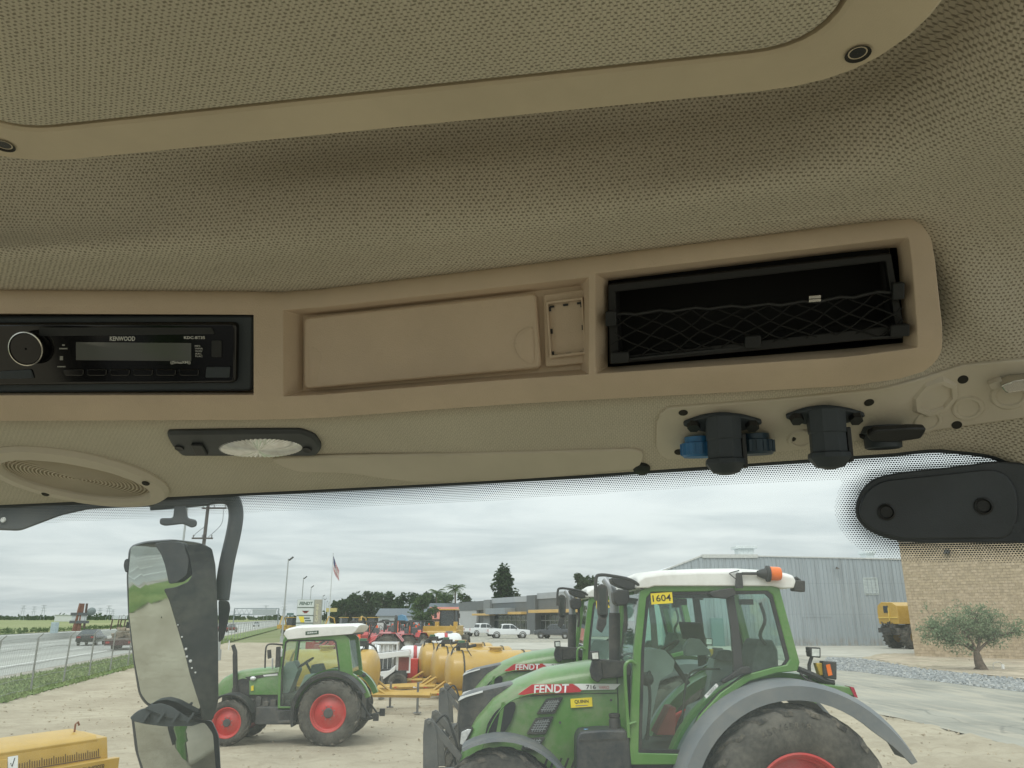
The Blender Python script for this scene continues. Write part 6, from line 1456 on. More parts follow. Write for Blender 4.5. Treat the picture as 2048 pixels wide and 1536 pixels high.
# ---- pickups and cars
def pickup(lab, m, group, x, y, rz, cat='pickup truck'):
    T = thing('pickup_truck', (0, 0, 0), lab, cat, group)
    prof = [(-2.85, .55), (-2.85, 1.05), (-2.75, 1.12), (-1.35, 1.18), (-1.1, 1.28), (-.55, 1.80), (-.2, 1.88), (.75, 1.88), (1.0, 1.80), (1.12, 1.28), (2.85, 1.25), (2.88, .6), (2.3, .52), (-2.2, .48)]
    low = [p if p[1] < 1.3 else None for p in prof]
    body = MB(); b1 = [(-2.85, .55), (-2.88, .95), (-2.7, 1.10), (-1.35, 1.20), (1.15, 1.24), (2.85, 1.22), (2.88, .6), (2.75, .52), (-2.75, .48)]
    rings = [[Vector((px, s * w, pz if 0 < i < 6 else pz)) for i, (px, pz) in enumerate(b1)] for s, w in ((-1, .94), (1, .94))]
    rings = [[Vector((px * .99, -.97, .52 + (pz - .52) * .75)) for px, pz in b1], [Vector((px, -.93, pz)) for px, pz in b1], [Vector((px, .93, pz)) for px, pz in b1], [Vector((px * .99, .97, .52 + (pz - .52) * .75)) for px, pz in b1]]
    body.loft(rings); bo = body.build('body', m, T, bevel=.03, angle=30)
    cab = MB(); c1 = [(-1.35, 1.18), (-.55, 1.80), (-.25, 1.89), (.72, 1.89), (.98, 1.80), (1.12, 1.2)]
    cab.loft([[Vector((px, y_ * (1 if pz < 1.3 else .80), pz)) for px, pz in c1] for y_ in (-.90, .90)]); co_ = cab.build('cab', m, T, bevel=.05, angle=30)
    for s in (-1, 1):
        for q in ([(-1.12, 1.26), (-.56, 1.72), (-.15, 1.78), (-.15, 1.26)], [(-.06, 1.26), (-.06, 1.78), (.62, 1.78), (.90, 1.70), (.98, 1.26)]):
            g = MB(); g.extrude([Vector((px, s * (.912 - (pz - 1.2) * .27), pz)) for px, pz in q], (0, s * .012, 0)); g.build('side_window', DGLASS, co_)
        for x_ in (-1.85, 1.75):
            w = MB(); w.lathe([(.22, -.11), (.33, -.12), (.395, -.08), (.395, .08), (.33, .12), (.22, .11)], (x_, s * .86, .395), (0, 1, 0), 26); ty = w.build('wheel', TYRE, T, angle=35)
            w = MB(); w.lathe([(.235, s * .10), (.21, s * .06), (.08, s * .09), (.001, s * .10)], (x_, s * .86, .395), (0, 1, 0), 18); w.build('wheel_rim', pmat('alloy', (.5, .5, .5), .3, .6), ty)
            w = MB(); w.lathe([(.40, .0), (.50, .0), (.50, .02), (.40, .02)], (x_, s * .965, .42), (0, s, 0), 22); w.build('wheel_arch', RUB, T)
        mi = MB(); mi.box((-.95, s * 1.06, 1.32), (.12, .22, .2)); mi.build('door_mirror', RUB, T, bevel=.02)
        l = MB(); l.box((-2.80, s * .72, .98), (.14, .36, .18)); l.build('headlamp', LENS, T, bevel=.02)
        l = MB(); l.box((2.86, s * .84, 1.0), (.06, .14, .34)); l.build('tail_lamp', pmat('tail_lamp_red', (.35, .02, .02), .3), T, bevel=.01)
    g = MB(); g.extrude([Vector((-1.30, -.72, 1.27)), Vector((-1.30, .72, 1.27)), Vector((-.60, .64, 1.76)), Vector((-.60, -.64, 1.76))], (-.02, 0, .02)); g.build('windscreen', DGLASS, co_)
    g = MB(); g.extrude([Vector((1.14, -.68, 1.32)), Vector((1.14, .68, 1.32)), Vector((1.03, .6, 1.74)), Vector((1.03, -.6, 1.74))], (.02, 0, .01)); g.build('rear_window', DGLASS, co_)
    b = MB(); b.box((-2.92, 0, .62), (.14, 1.8, .22)); b.build('front_bumper', STEEL, T, bevel=.03); b = MB(); b.box((2.94, 0, .62), (.14, 1.8, .2)); b.build('rear_bumper', STEEL, T, bevel=.03)
    b = MB(); b.box((-2.9, 0, .9), (.06, 1.1, .3)); b.build('front_grille', RUB, T, bevel=.01)
    b = MB(); b.box((2.0, 0, 1.235), (1.6, 1.55, .02)); b.build('bed_opening', RUB, T)
    T.location = (x, y, 0); T.rotation_euler.z = rz; return T
X = lambda u, Y: D(u, 1250, Y).x
PK = 'pickup trucks in front of the dealership'
pickup('white pickup truck with dark lettering, side on before the glass doors', WHT, PK, X(1017, 112), 112, R(180 + 8))
pickup('white pickup truck seen from behind, left of the side-on white pickup', WHT, PK, X(966, 124), 124, R(180 + 35))
pickup('white pickup truck partly hidden behind the yellow loader', WHT, PK, X(912, 128), 128, R(180 + 5))
pickup('dark charcoal pickup truck by the grey corner of the dealership', CHARC, PK, X(1112, 110), 110, R(-28))
pickup('dark maroon pickup truck in the distance left of the loader', pmat('maroon_paint', (.07, .015, .018), .3, 0, .1, 4, coat=.4), PK, X(826, 135), 135, R(170))
pickup('silver pickup truck in the distance above the red tractors', pmat('silver_paint', (.42, .44, .45), .3, .4, .05, 4, coat=.4), PK, X(838, 150), 150, R(185))
def car(lab, m, x, y, rz, group=None, s=1.0):
    T = thing('parked_car' if group is None else 'car', (0, 0, 0), lab, 'car', group)
    b = MB(); b1 = [(-2.25, .35), (-2.3, .65), (-2.15, .82), (-1.0, .95), (1.5, 1.0), (2.2, .98), (2.28, .6), (2.2, .35)]
    b.loft([[Vector((px * .97, -.88, .35 + (pz - .35) * .7)) for px, pz in b1], [Vector((px, -.82, pz)) for px, pz in b1], [Vector((px, .82, pz)) for px, pz in b1], [Vector((px * .97, .88, .35 + (pz - .35) * .7)) for px, pz in b1]]); b.build('body', m, T, bevel=.05, angle=30)
    c = MB(); c1 = [(-1.05, .94), (-.35, 1.40), (.0, 1.47), (1.0, 1.46), (1.45, 1.38), (2.0, 1.0)]; c.loft([[Vector((px, y_ * (1 if pz < 1.05 else .78), pz)) for px, pz in c1] for y_ in (-.80, .80)]); co_ = c.build('cabin_glass', DGLASS, T, bevel=.03)
    r = MB(); r.box((.5, 0, 1.475), (1.25, 1.22, .04)); r.build('roof', m, co_, bevel=.02)
    for sg in (-1, 1):
        for x_ in (-1.4, 1.4):
            w = MB(); w.lathe([(.2, -.1), (.32, -.08), (.33, 0), (.32, .08), (.2, .1)], (x_, sg * .78, .33), (0, 1, 0), 20); ty = w.build('wheel', TYRE, T)
            w = MB(); w.lathe([(.2, sg * .09), (.06, sg * .08), (.001, sg * .08)], (x_, sg * .78, .33), (0, 1, 0), 14); w.build('wheel_rim', pmat('alloy', (.5, .5, .5), .3, .6), ty)
        l = MB(); l.box((2.25, sg * .62, .78), (.08, .34, .14)); l.build('tail_lamp', pmat('tail_lamp_red', (.35, .02, .02), .3), T); l = MB(); l.box((-2.24, sg * .6, .70), (.1, .36, .12)); l.build('headlamp', LENS, T)
    T.location = (x, y, 0); T.rotation_euler.z = rz; T.scale = (s, s, s); return T
HG = 'vehicles driving on the highway'; ha = math.atan2(1, -.24)
def hw(o, Y): return offx(o, Y), Y
car('black car on the highway just behind the flatbed trailer', pmat('black_paint', (.012, .013, .015), .25, 0, .1, 4, coat=.5), *hw(-23.4, 84), ha + math.pi, HG, 1.05)
car('dark red car farther up the highway near the gantry', pmat('dark_red_paint', (.10, .02, .02), .3, 0, .1, 4, coat=.4), *hw(-19.8, 168), ha + math.pi, HG)
car('dark grey car beside the dark red car up the highway', CHARC, *hw(-23.2, 176), ha + math.pi, HG)
car('brown car on the highway close by the foot of the first lamp post', pmat('brown_paint', (.12, .06, .045), .3, 0, .1, 4), *hw(-16.9, 158), ha + math.pi, HG)
car('white car small in the distance below the gantry', WHT, *hw(-27, 232), ha, HG)
car('pale silver car small in the distance right of the gantry', pmat('silver_paint', (.42, .44, .45), .3, .4, .05, 4, coat=.4), *hw(-20, 260), ha, HG)
def flatbed():
    T = thing('flatbed_trailer', (0, 0, 0), 'low flatbed trailer carrying rubble and a machine on the highway', 'trailer')
    mb = MB(); mb.box((0, 0, .85), (7.5, 2.4, .22)); mb.build('deck', pmat('deck_brown', (.16, .13, .11), .8, 0, .2, 3), T, bevel=.02)
    mb = MB(); mb.box((3.72, 0, .62), (.12, 2.3, .42)); mb.build('rear_bumper', pmat('dark_maroon', (.06, .02, .02), .5), T)
    for s in (-1, 1):
        for x in (-1.2, 0, 1.2):
            w = MB(); w.lathe([(.2, -.14), (.42, -.15), (.45, 0), (.42, .15), (.2, .14)], (x, s * .95, .45), (0, 1, 0), 20); w.build('wheel', TYRE, T)
        l = MB(); l.box((3.79, s * .9, .66), (.04, .3, .16)); l.build('tail_lamp', pmat('tail_lamp_red', (.35, .02, .02), .3), T)
    r = random.Random(5); mb = MB()
    for i in range(60): mb.box((r.uniform(-3.4, 2.6), r.uniform(-.9, .9), 1.0 + abs(r.gauss(.2, .25))), (r.uniform(.3, .9), r.uniform(.2, .6), r.uniform(.1, .3)), Matrix.Rotation(r.uniform(0, 3), 3, 'Z') @ Matrix.Rotation(r.uniform(-.4, .4), 3, 'X'))
    mb.build('load', pmat('load_tan', (.28, .23, .17), .9, 0, .3, 2), T, kind='stuff')
    mb = MB(); mb.box((-1.6, 0, 1.9), (1.6, 1.2, .9)); mb.tube([(-1.2, 0, 2.3), (-.2, 0, 3.0), (.9, 0, 2.2)], .14, 5); mb.box((-2.0, .1, 2.5), (.7, .7, .7)); mb.build('excavator_body', RUB, T, bevel=.05)
    x, y = hw(-17.2, 74); T.location = (x, y, 0); T.rotation_euler.z = ha + math.pi
flatbed()
# ---- yellow spreader truck at the metal building
def spreader():
    T = thing('spreader_truck', (0, 0, 0), 'yellow tank truck with small window and big black tyre beside the brick wall', 'tank truck')
    mb = MB(); prof = [(-1.3, 2.15), (-1.38, 3.2), (-1.25, 3.75), (-.7, 4.05), (.7, 4.1), (1.25, 3.8), (1.38, 3.2), (1.3, 2.15)]
    mb.loft([[Vector((0, y, z)) for y, z in prof], [Vector((.12, y, z)) for y, z in prof], [Vector((6, y, z)) for y, z in prof]]); tk = mb.build('tank_body', CATY, T, bevel=.04, angle=25)
    mb = MB(); mb.box((-.02, .15, 3.45), (.06, .62, .62)); mb.build('dark_window', DGLASS, tk, bevel=.02)
    mb = MB(); mb.box((-.03, 0, 2.72), (.08, 2.6, .09)); mb.box((-.03, -.2, 2.9), (.08, .08, 1.4)); mb.build('rail', pmat('rail_yellow', (.7, .5, .1), .4), tk)
    mb = MB(); mb.box((2.9, 0, 1.85), (6, 1.5, .5)); mb.box((.6, 0, 1.5), (1.2, 2.2, .6)); mb.build('chassis', DKGREY, T, bevel=.04)
    for s in (-1, 1):
        w = MB(); w.lathe([(.5, -.4), (.85, -.42), (1.02, -.3), (1.05, 0), (1.02, .3), (.85, .42), (.5, .4)], (1.35, s * 1.1, 1.05), (0, 1, 0), 32)
        for k in range(18):
            a = 6.28319 * k / 18; w.box((1.35 + math.cos(a) * 1.05, s * 1.1, 1.05 + math.sin(a) * 1.05), (.1, .75, .14), Matrix.Rotation(-a, 3, 'Y'))
        ty = w.build('wheel', TYRE, T, angle=35); w = MB(); w.lathe([(.52, s * -.35), (.4, s * -.1), (.001, s * -.15)], (1.35, s * 1.1, 1.05), (0, 1, 0), 18); w.build('wheel_rim', CATY, ty)
    mb = MB(); r = random.Random(2)
    for i in range(16): mb.tube([(-.1, r.uniform(-1, 1), r.uniform(1.3, 2.4)), (-.35, r.uniform(-1, 1), r.uniform(1.3, 2.2)), (-.15, r.uniform(-1, 1), r.uniform(1.2, 2.2))], .05, 5)
    mb.box((-.35, 0, 1.6), (.5, 1.6, .4)); mb.build('hose_fittings', RUB, T)
    a = D(1755, 1255, 74); T.location = (a.x + 1.1, 74, 0); T.rotation_euler.z = R(14)
spreader()
# ---- a few yellow backhoes among the far machines
def backhoe():
    T = thing('yellow_backhoe', (0, 0, 0), 'x', 'backhoe', 'yellow backhoes far down the yard')
    mb = MB(); mb.box((0, 0, 1.1), (2.6, 1.1, .8)); mb.build('body', CATY, T, bevel=.05); mb = MB(); mb.box((0, 0, 2.1), (1.1, 1.2, 1.2), taper=.9); mb.build('cab', DGLASS, T, bevel=.03); mb = MB(); mb.box((0, 0, 2.75), (1.3, 1.35, .1)); mb.build('cab_roof', CATY, T)
    for s in (-1, 1):
        for x, r in ((-.9, .6), (1.2, .42)):
            w = MB(); w.lathe([(.2, -.2), (r * .9, -.2), (r, 0), (r * .9, .2), (.2, .2)], (x, s * .7, r), (0, 1, 0), 18); w.build('wheel', TYRE, T)
    mb = MB(); mb.tube([(-1.3, 0, 1.2), (-1.7, 0, 2.6), (-2.6, 0, 2.9), (-3.1, 0, 1.6)], .13, 4); mb.box((-3.1, 0, 1.3), (.4, .7, .6)); mb.build('digger_arm', CATY, T); return T
B0 = backhoe()
for i, (u, Y, a, lab) in enumerate(((746, 120, 60, 'yellow backhoe behind the red tractors, left of the pale cabinet'), (687, 135, 30, 'yellow backhoe right of the sign pylon'), (712, 150, 120, 'yellow backhoe beneath the flagpole'), (582, 135, 70, 'yellow machine at the left foot of the sign pylon'))):
    o = B0 if i == 0 else copy_tree(B0); o.location = (X(u, Y), Y, 0); o.rotation_euler.z = R(a); o['label'] = lab
# ================================================================== BUILDINGS, POLES, SIGNS
def wallpiece(mb, a, b, z0, z1, t=.25):
    a, b = Vector(a), Vector(b); d = (b - a).normalized(); n = Vector((d.y, -d.x, 0))
    mb.extrude([Vector((a.x, a.y, z0)), Vector((b.x, b.y, z0)), Vector((b.x, b.y, z1)), Vector((a.x, a.y, z1))], -n * t); return n
# ---- grey corrugated metal building
def siding_mat():
    t = NT('metal_siding'); o = t.obj(); st = t.noise(1.6, 5, t.map(o, (1.5, 1.5, .06)), .6); bl = t.noise(.12, 5, o); s = t.sep(o)
    c = t.mix(t.ramp(bl, .3, .7), (.375, .42, .45), (.43, .475, .505)); c = t.mix(t.ramp(st, .42, .72, 0, .55), c, (.24, .26, .27))
    low = t.M('MULTIPLY', t.ramp(t.noise(2.5, 4, t.map(o, (1, 1, .5))), .35, .7), t.ramp(s[2], .1, 1.1, .6, 0)); c = t.mix(low, c, (.34, .29, .22))
    lap = t.ramp(t.M('ABSOLUTE', t.M('SUBTRACT', t.M('FRACT', t.M('DIVIDE', s[2], 3.05)), .5)), .494, .499, 0, .5); c = t.mix(lap, c, (.16, .18, .19))
    return t.done(t.princ(c, .42, .2))
def metal_building():
    Y = 82.0
    xl, xr = D(1322, 1250, Y).x, D(1900, 1250, Y).x
    zt = D(1500, 1116, Y).z; zl = D(1322, 1146, Y).z; x1 = D(1404, 1113, Y).x; x2 = D(1515, 1113, Y).x; zr = D(1830, 1121, Y).z; zf = D(1404, 1112, Y).z
    T = thing('metal_building', (xl, Y, 0), 'big light grey corrugated metal building with low sloped roof behind the tractors', 'building')
    met = siding_mat() or pmat('metal_siding', (.33, .375, .41), .45, .15, .08, .5, dirt=.12, dscale=.5)
    mb = MB(); w = .40; x = xl; top = lambda x: lerp_list(x, [xl, x1, x2, xr], [zl, zf, zf - .05, zr])
    pts = []
    while x < xr:
        for dx, dy in ((0, 0), (.27, 0), (.30, -.09), (.36, -.09), (.39, 0)): pts.append((x + dx, Y + dy))
        x += w
    P = [[Vector((px, py, 0)) for px, py in pts], [Vector((px, py, top(px) * .5)) for px, py in pts], [Vector((px, py, top(px))) for px, py in pts]]
    mb.grid(P); mb.build('siding', met, T, fix=False, angle=20)
    mb = MB(); mb.extrude([Vector((xl, Y + .05, 0)), Vector((xr, Y + .05, 0)), Vector((xr, Y + .05, zr)), Vector((x2, Y + .05, zf - .06)), Vector((x1, Y + .05, zf - .02)), Vector((xl, Y + .05, zl))], (0, 32, 0)); mb.build('hall', pmat('roof_white', (.62, .65, .67), .4), T)
    tr = pmat('trim_pale', (.55, .56, .54), .5)
    mb = MB()
    def bar(a, b, h, d=.12): mb.extrude([Vector((a[0], Y - d, a[1])), Vector((b[0], Y - d, b[1])), Vector((b[0], Y - d, b[1] + h)), Vector((a[0], Y - d, a[1] + h))], (0, d + .3, 0))
    bar((xl - .1, zl - .05), (x1, zf - .05), .16); bar((x1, zf - .2), (x2, zf - .2), .36, .16); bar((x2, zf - .08), (xr, zr - .02), .12); mb.build('eave_trim', tr, T)
    mb = MB(); mb.box((xl, Y - .06, zl / 2), (.16, .08, zl)); mb.build('corner_trim', tr, T)
    a = D(1742, 1172, Y - .1); lv = MB(); lv.ring([a + Vector((x_, 0, z)) for x_, z in ((-.75, -.85), (.75, -.85), (.75, .85), (-.75, .85))], [a + Vector((x_, 0, z)) for x_, z in ((-.67, -.77), (.67, -.77), (.67, .77), (-.67, .77))], (0, .1, 0)); vo = lv.build('louvre_vent', pmat('vent_pale', (.50, .55, .54), .5), T)
    for i in range(10):
        s = MB(); z = a.z - .70 + i * .155; s.extrude([Vector((a.x - .67, a.y + .02, z)), Vector((a.x + .67, a.y + .02, z)), Vector((a.x + .67, a.y + .08, z + .12)), Vector((a.x - .67, a.y + .08, z + .12))], (0, -.012, -.01)); s.build('slat', pmat('vent_pale', (.50, .55, .54), .5), vo)
    for u0, u1, v0 in ((1606, 1665, 1233), (1424, 1440, 1256)):
        a, b = D(u0, v0, Y - .06), D(u1, v0, Y - .06); m_ = MB(); m_.ring([Vector((a.x, a.y, 0)), Vector((b.x, a.y, 0)), Vector((b.x, a.y, a.z)), Vector((a.x, a.y, a.z))], [Vector((a.x + .06, a.y, .0)), Vector((b.x - .06, a.y, .0)), Vector((b.x - .06, a.y, a.z - .06)), Vector((a.x + .06, a.y, a.z - .06))], (0, .05, 0)); m_.build('door_frame', met if u0 > 1500 else pmat('door_teal', (.12, .22, .22), .5), T)
    a = D(1672, 1137, Y - .1); m_ = MB(); m_.tube([a, a + Vector((0, -.2, .15)), a + Vector((0, -.4, 0))], .04, 6); m_.lathe([(.06, .1), (.2, -.08), (.001, 0)], a + Vector((0, -.4, 0)), (0, 0, 1), 14); m_.build('wall_lamp', DKGREY, T)
    for u0, u1, v0, v1, d in ((1466, 1510, 1093, 1108, 6), (1722, 1746, 1103, 1116, 14)):
        a, b = D(u0, v0, Y + d), D(u1, v1, Y + d); m_ = MB(); cx = (a.x + b.x) / 2; wd_ = b.x - a.x
        m_.box((cx, Y + d, (zf + b.z) / 2 - .1), (wd_ * .72, 1.6, abs(b.z - zf) + 1.2)); m_.box((cx, Y + d, a.z - .15), (wd_, 2.2, .32)); m_.build('roof_ventilator', pmat('vent_white', (.62, .65, .64), .5), T, bevel=.03)
    # parapet and pole to the left, stored frames in front
    m_ = MB(); a = D(1425, 1300, Y - 1.2); b = D(1445, 1236, Y - 1.2); m_.box2((a.x, Y - 1.5, 0), (b.x, Y - .9, b.z)); m_.build('utility_cabinet', pmat('cabinet_teal', (.16, .25, .25), .5), T, bevel=.02)
metal_building()
# ---- brick building
def brick_building():
    A = Vector((29.65, 60, 0)); B = Vector((38.5, 51.6, 0)); d = (B - A).normalized(); n = Vector((-d.y, d.x, 0))
    if n.x > 0: n = -n
    h = 8.1; T = thing('brick_building', A, 'tan split block building with one tree in front at the right edge', 'building')
    m = pmat('block_mortar', (.38, .305, .21), .9, 0, .1, 2)
    mb = MB(); back = -n * 18
    mb.extrude([A, B + d * 12, B + d * 12 + Vector((0, 0, h)), A + Vector((0, 0, h))], back); mb.build('wall', m, T)
    mats = [pmat('block_tan%d' % i, c, .9, 0, .15, 4, .5, 60) for i, c in enumerate(((.42, .335, .225), (.44, .35, .24), (.40, .32, .215), (.455, .365, .255)))]
    r = random.Random(11); bw, bh = .40, .20; nx, nz = 33, 40; L = (B - A).length
    cells = []
    for j in range(nz):
        for i in range(nx + 1):
            s0 = i * bw - (bw / 2 if j % 2 else 0); s1 = min(s0 + bw, 13.0); s0 = max(s0, 0)
            if s1 - s0 < .05: continue
            cells.append((s0, s1, j * bh))
    def blk(mb, s0, s1, z):
        g = .011; dep = r.uniform(.012, .028); tl = r.uniform(-.012, .012)
        a = A + d * (s0 + g) + Vector((0, 0, z + g)); b = A + d * (s1 - g) + Vector((0, 0, z + g)); up = Vector((0, 0, bh - 2 * g))
        o = n * dep; q = [a, b, b + up, a + up]; f = [a + o + d * .012 + n * tl, b + o - d * .012, b + up + o - d * .012 - Vector((0, 0, .012)), a + up + o + d * .012 + n * tl - Vector((0, 0, .012))]
        mb.loft([q, f], cap=False); k = len(mb.v); mb.face((k - 4, k - 3, k - 2, k - 1))
    cells.sort(key=lambda c: -c[0] + (100 if c[0] > 9.5 or c[2] > 7.2 else 0) * -1)
    vis = [c for c in cells if c[0] < 9.5 and c[2] < 7.2]; vis.sort(key=lambda c: -c[0]); singles = set(vis[:300])
    for c in vis[:300]:
        mb = MB(); blk(mb, *c); o = mb.build('brick', r.choice(mats), T, fix=False)
    mb = MB()
    for c in cells:
        if c not in singles: mb.mat(r.randrange(4)); blk(mb, *c)
    mb.build('brick_rows', mats, T, fix=False, kind='stuff')
    p = A + d * 3.3 + n * .2 + Vector((0, 0, 7.35)); m_ = MB(); m_.box(p, (.35, .35, .25), Matrix.Rotation(math.atan2(d.y, d.x), 3, 'Z')); m_.box(p + n * .2 - Vector((0, 0, .1)), (.3, .1, .15), Matrix.Rotation(math.atan2(d.y, d.x), 3, 'Z')); m_.build('security_lamp', DKGREY, T, bevel=.02)
    m_ = MB(); m_.extrude([A + n * .08 + Vector((0, 0, h)), B + d * 12 + n * .08 + Vector((0, 0, h)), B + d * 12 + n * .08 + Vector((0, 0, h + .3)), A + n * .08 + Vector((0, 0, h + .3))], -n * .6); m_.build('coping', pmat('coping_tan', (.32, .27, .21), .7), T)
brick_building()
# ---- dealership
def dealership():
    C = Vector((D(1178, 1250, 122).x, 122, 0)); Lf = Vector((D(918, 1240, 184).x, 184, 0)); Rt = C + Vector((24, 3, 0))
    T = thing('dealership_building', C, 'long grey dealership with dark fascia, yellow canopy and glass entrance doors', 'building')
    gr = pmat('panel_grey', (.27, .295, .315), .5, .1, .05, .5); dk = pmat('fascia_dark', (.115, .125, .13), .55, 0, .06, .6); pale = pmat('parapet_grey', (.36, .38, .40), .5, 0, .05, .5)
    blk_ = pmat('block_pale', (.42, .43, .43), .8, 0, .06, .4); yel = pmat('canopy_yellow', (.62, .40, .13), .5, 0, .06, .6)
    d = (Lf - C).normalized(); Ltot = (Lf - C).length; n = Vector((d.y, -d.x, 0))
    if n.x > 0: n = -n
    P = lambda s, o, z: C + d * s + n * o + Vector((0, 0, z))
    z1 = D(1178, 1179, 122).z
    def seg(name, s0, s1, o0, o1, za, zb_, m, bevel=0):
        mb = MB(); mb.loft([[P(s0, o0, za), P(s0, o1, za), P(s0, o1, zb_), P(s0, o0, zb_)], [P(s1, o0, za), P(s1, o1, za), P(s1, o1, zb_), P(s1, o0, zb_)]]); return mb.build(name, m, T, bevel=bevel)
    seg('core', .5, Ltot, -14, -.6, 0, z1 - .7, dk)
    s_e = Ltot * .30; s_p = Ltot * .36; s_2 = Ltot * .66; s_3 = Ltot * .72
    seg('parapet', .3, s_e, -.5, .15, z1 - 1.0, z1 - .02, pale); seg('fascia', .3, s_e, -.5, .02, z1 - 3.0, z1 - 1.0, dk)
    seg('pillar', s_e, s_p, -.6, .5, 0, z1 - .3, dk)
    seg('parapet', s_p, s_2, -.5, .10, z1 - 1.35, z1 - .35, pale); seg('fascia', s_p, s_2, -.5, 0, z1 - 3.1, z1 - 1.35, dk)
    seg('pillar', s_2, s_3, -.6, .5, 0, z1 - .6, pmat('pillar_grey', (.20, .215, .22), .6)); seg('fascia', s_3, Ltot, -.5, .1, z1 - 2.6, z1 - .9, dk); seg('block_wall', s_3 + 6, Ltot, -.5, 0, 0, z1 - 2.6, blk_)
    seg('canopy', .2, s_e * .98, 0, 2.0, z1 - 3.35, z1 - 2.85, yel, .03); seg('canopy', s_p, s_2 * .82, 0, 1.6, z1 - 3.55, z1 - 3.1, yel, .03); seg('canopy_box', s_2 * .70, s_2 * .95, 0, 2.2, z1 - 3.5, z1 - 2.4, gr, .03); seg('canopy', s_2 * .95, s_3 + 5, 0, 1.4, z1 - 3.7, z1 - 3.3, yel, .03)
    gl = DGLASS; mull = pmat('mullion', (.30, .31, .31), .5)
    for s0, s1, nm in ((1.0, s_e - .5, 9), (s_p + .3, s_2 - .3, 8)):
        w = (s1 - s0) / nm
        for i in range(nm):
            a, b = s0 + i * w, s0 + (i + 1) * w
            mb = MB(); mb.loft([[P(a + .06, -.45, .1), P(a + .06, -.40, .1), P(a + .06, -.40, 3.1), P(a + .06, -.45, 3.1)], [P(b - .06, -.45, .1), P(b - .06, -.40, .1), P(b - .06, -.40, 3.1), P(b - .06, -.45, 3.1)]]); g = mb.build('window', gl, T)
            mb = MB(); mb.loft([[P(a - .06, -.5, 0), P(a - .06, -.33, 0), P(a - .06, -.33, 3.2), P(a - .06, -.5, 3.2)], [P(a + .06, -.5, 0), P(a + .06, -.33, 0), P(a + .06, -.33, 3.2), P(a + .06, -.5, 3.2)]]); mb.loft([[P(a + .06, -.46, 2.2), P(a + .06, -.36, 2.2), P(a + .06, -.36, 2.32), P(a + .06, -.46, 2.32)], [P(b - .06, -.46, 2.2), P(b - .06, -.36, 2.2), P(b - .06, -.36, 2.32), P(b - .06, -.46, 2.32)]]); mb.build('window_frame', mull, g)
    # right-hand grey panelled wing
    dr = (Rt - C).normalized(); nr = Vector((dr.y, -dr.x, 0)); 
    mb = MB(); mb.extrude([C - d * .4, Rt, Rt + Vector((0, 0, z1)), C - d * .4 + Vector((0, 0, z1))], -nr * 12); mb.build('corner_wing', gr, T, bevel=.05)
    mb = MB(); mb.loft([[P(-.4, .12, 0), P(-.4, .02, 0), P(-.4, .02, z1), P(-.4, .12, z1)], [P(1.2, .12, 0), P(1.2, .02, 0), P(1.2, .02, z1), P(1.2, .12, z1)]])
    pw, ph = 3.0, 1.35; r = random.Random(4)
    for i in range(8):
        for j in range(5):
            a = C - d * .4 + dr * (i * pw + .03); z0 = j * ph + .03; zz = min(z0 + ph - .06, z1 - .05)
            m2 = MB(); m2.extrude([a + Vector((0, 0, z0)), a + dr * (pw - .06) + Vector((0, 0, z0)), a + dr * (pw - .06) + Vector((0, 0, zz)), a + Vector((0, 0, zz))], nr * .05); m2.build('panel', pmat('panel_grey2', (.30, .325, .345), .5, .1, .05, .5), T, fix=False)
    a = C - d * .4 + dr * 9; m2 = MB(); m2.extrude([a + Vector((0, 0, z1 - 4)), a + dr * 9 + Vector((0, 0, z1 - 4)), a + dr * 9 + Vector((0, 0, z1 - 3.45)), a + Vector((0, 0, z1 - 3.45))], nr * 1.8); m2.build('canopy', yel, T)
    m2 = MB(); m2.loft([[P(2.0, .03, z1 - 2.75), P(2.0, .3, z1 - 2.75), P(2.0, .3, z1 - 1.15), P(2.0, .03, z1 - 1.15)], [P(3.9, .03, z1 - 2.75), P(3.9, .3, z1 - 2.75), P(3.9, .3, z1 - 1.15), P(3.9, .03, z1 - 1.15)]]); sg = m2.build('yellow_sign', pmat('sign_yellow', (.72, .52, .10), .5), T)
    m2 = MB(); m2.loft([[P(2.6, .31, z1 - 2.25), P(2.6, .33, z1 - 2.25), P(2.6, .33, z1 - 1.75), P(2.6, .31, z1 - 1.75)], [P(3.3, .31, z1 - 2.25), P(3.3, .33, z1 - 2.25), P(3.3, .33, z1 - 1.75), P(3.3, .31, z1 - 1.75)]]); m2.build('sign_mark', pmat('sign_mark', (.38, .24, .03), .5), sg)
dealership()
def simple_house(name, lab, u, Y, w, dep, h, rh, mw, mr, hip=False, rz=0):
    T = thing(name, (0, 0, 0), lab, 'house')
    mb = MB(); mb.box((0, 0, h / 2), (w, dep, h)); mb.build('wall', mw, T)
    mb = MB(); e = .5; k = dep / 2 * .6 if hip else 0
    mb.loft([[Vector((-w / 2 - e, -dep / 2 - e, h)), Vector((w / 2 + e, -dep / 2 - e, h)), Vector((w / 2 + e, dep / 2 + e, h)), Vector((-w / 2 - e, dep / 2 + e, h))], [Vector((-w / 2 - e + k, -.05, h + rh)), Vector((w / 2 + e - k, -.05, h + rh)), Vector((w / 2 + e - k, .05, h + rh)), Vector((-w / 2 - e + k, .05, h + rh))]]); mb.build('roof', mr, T)
    for i in range(3):
        x = -w / 2 + w * (i + .5) / 3; mb = MB(); mb.box((x, -dep / 2 - .02, h * .5), (w * .14, .08, h * .4)); f = mb.build('window', DGLASS, T)
        mb = MB(); mb.box((x, -dep / 2 - .02, h * .5 - h * .22), (w * .17, .2, .1)); mb.build('sill', PRWHT, f)
    T.location = (X(u, Y), Y, 0); T.rotation_euler.z = rz
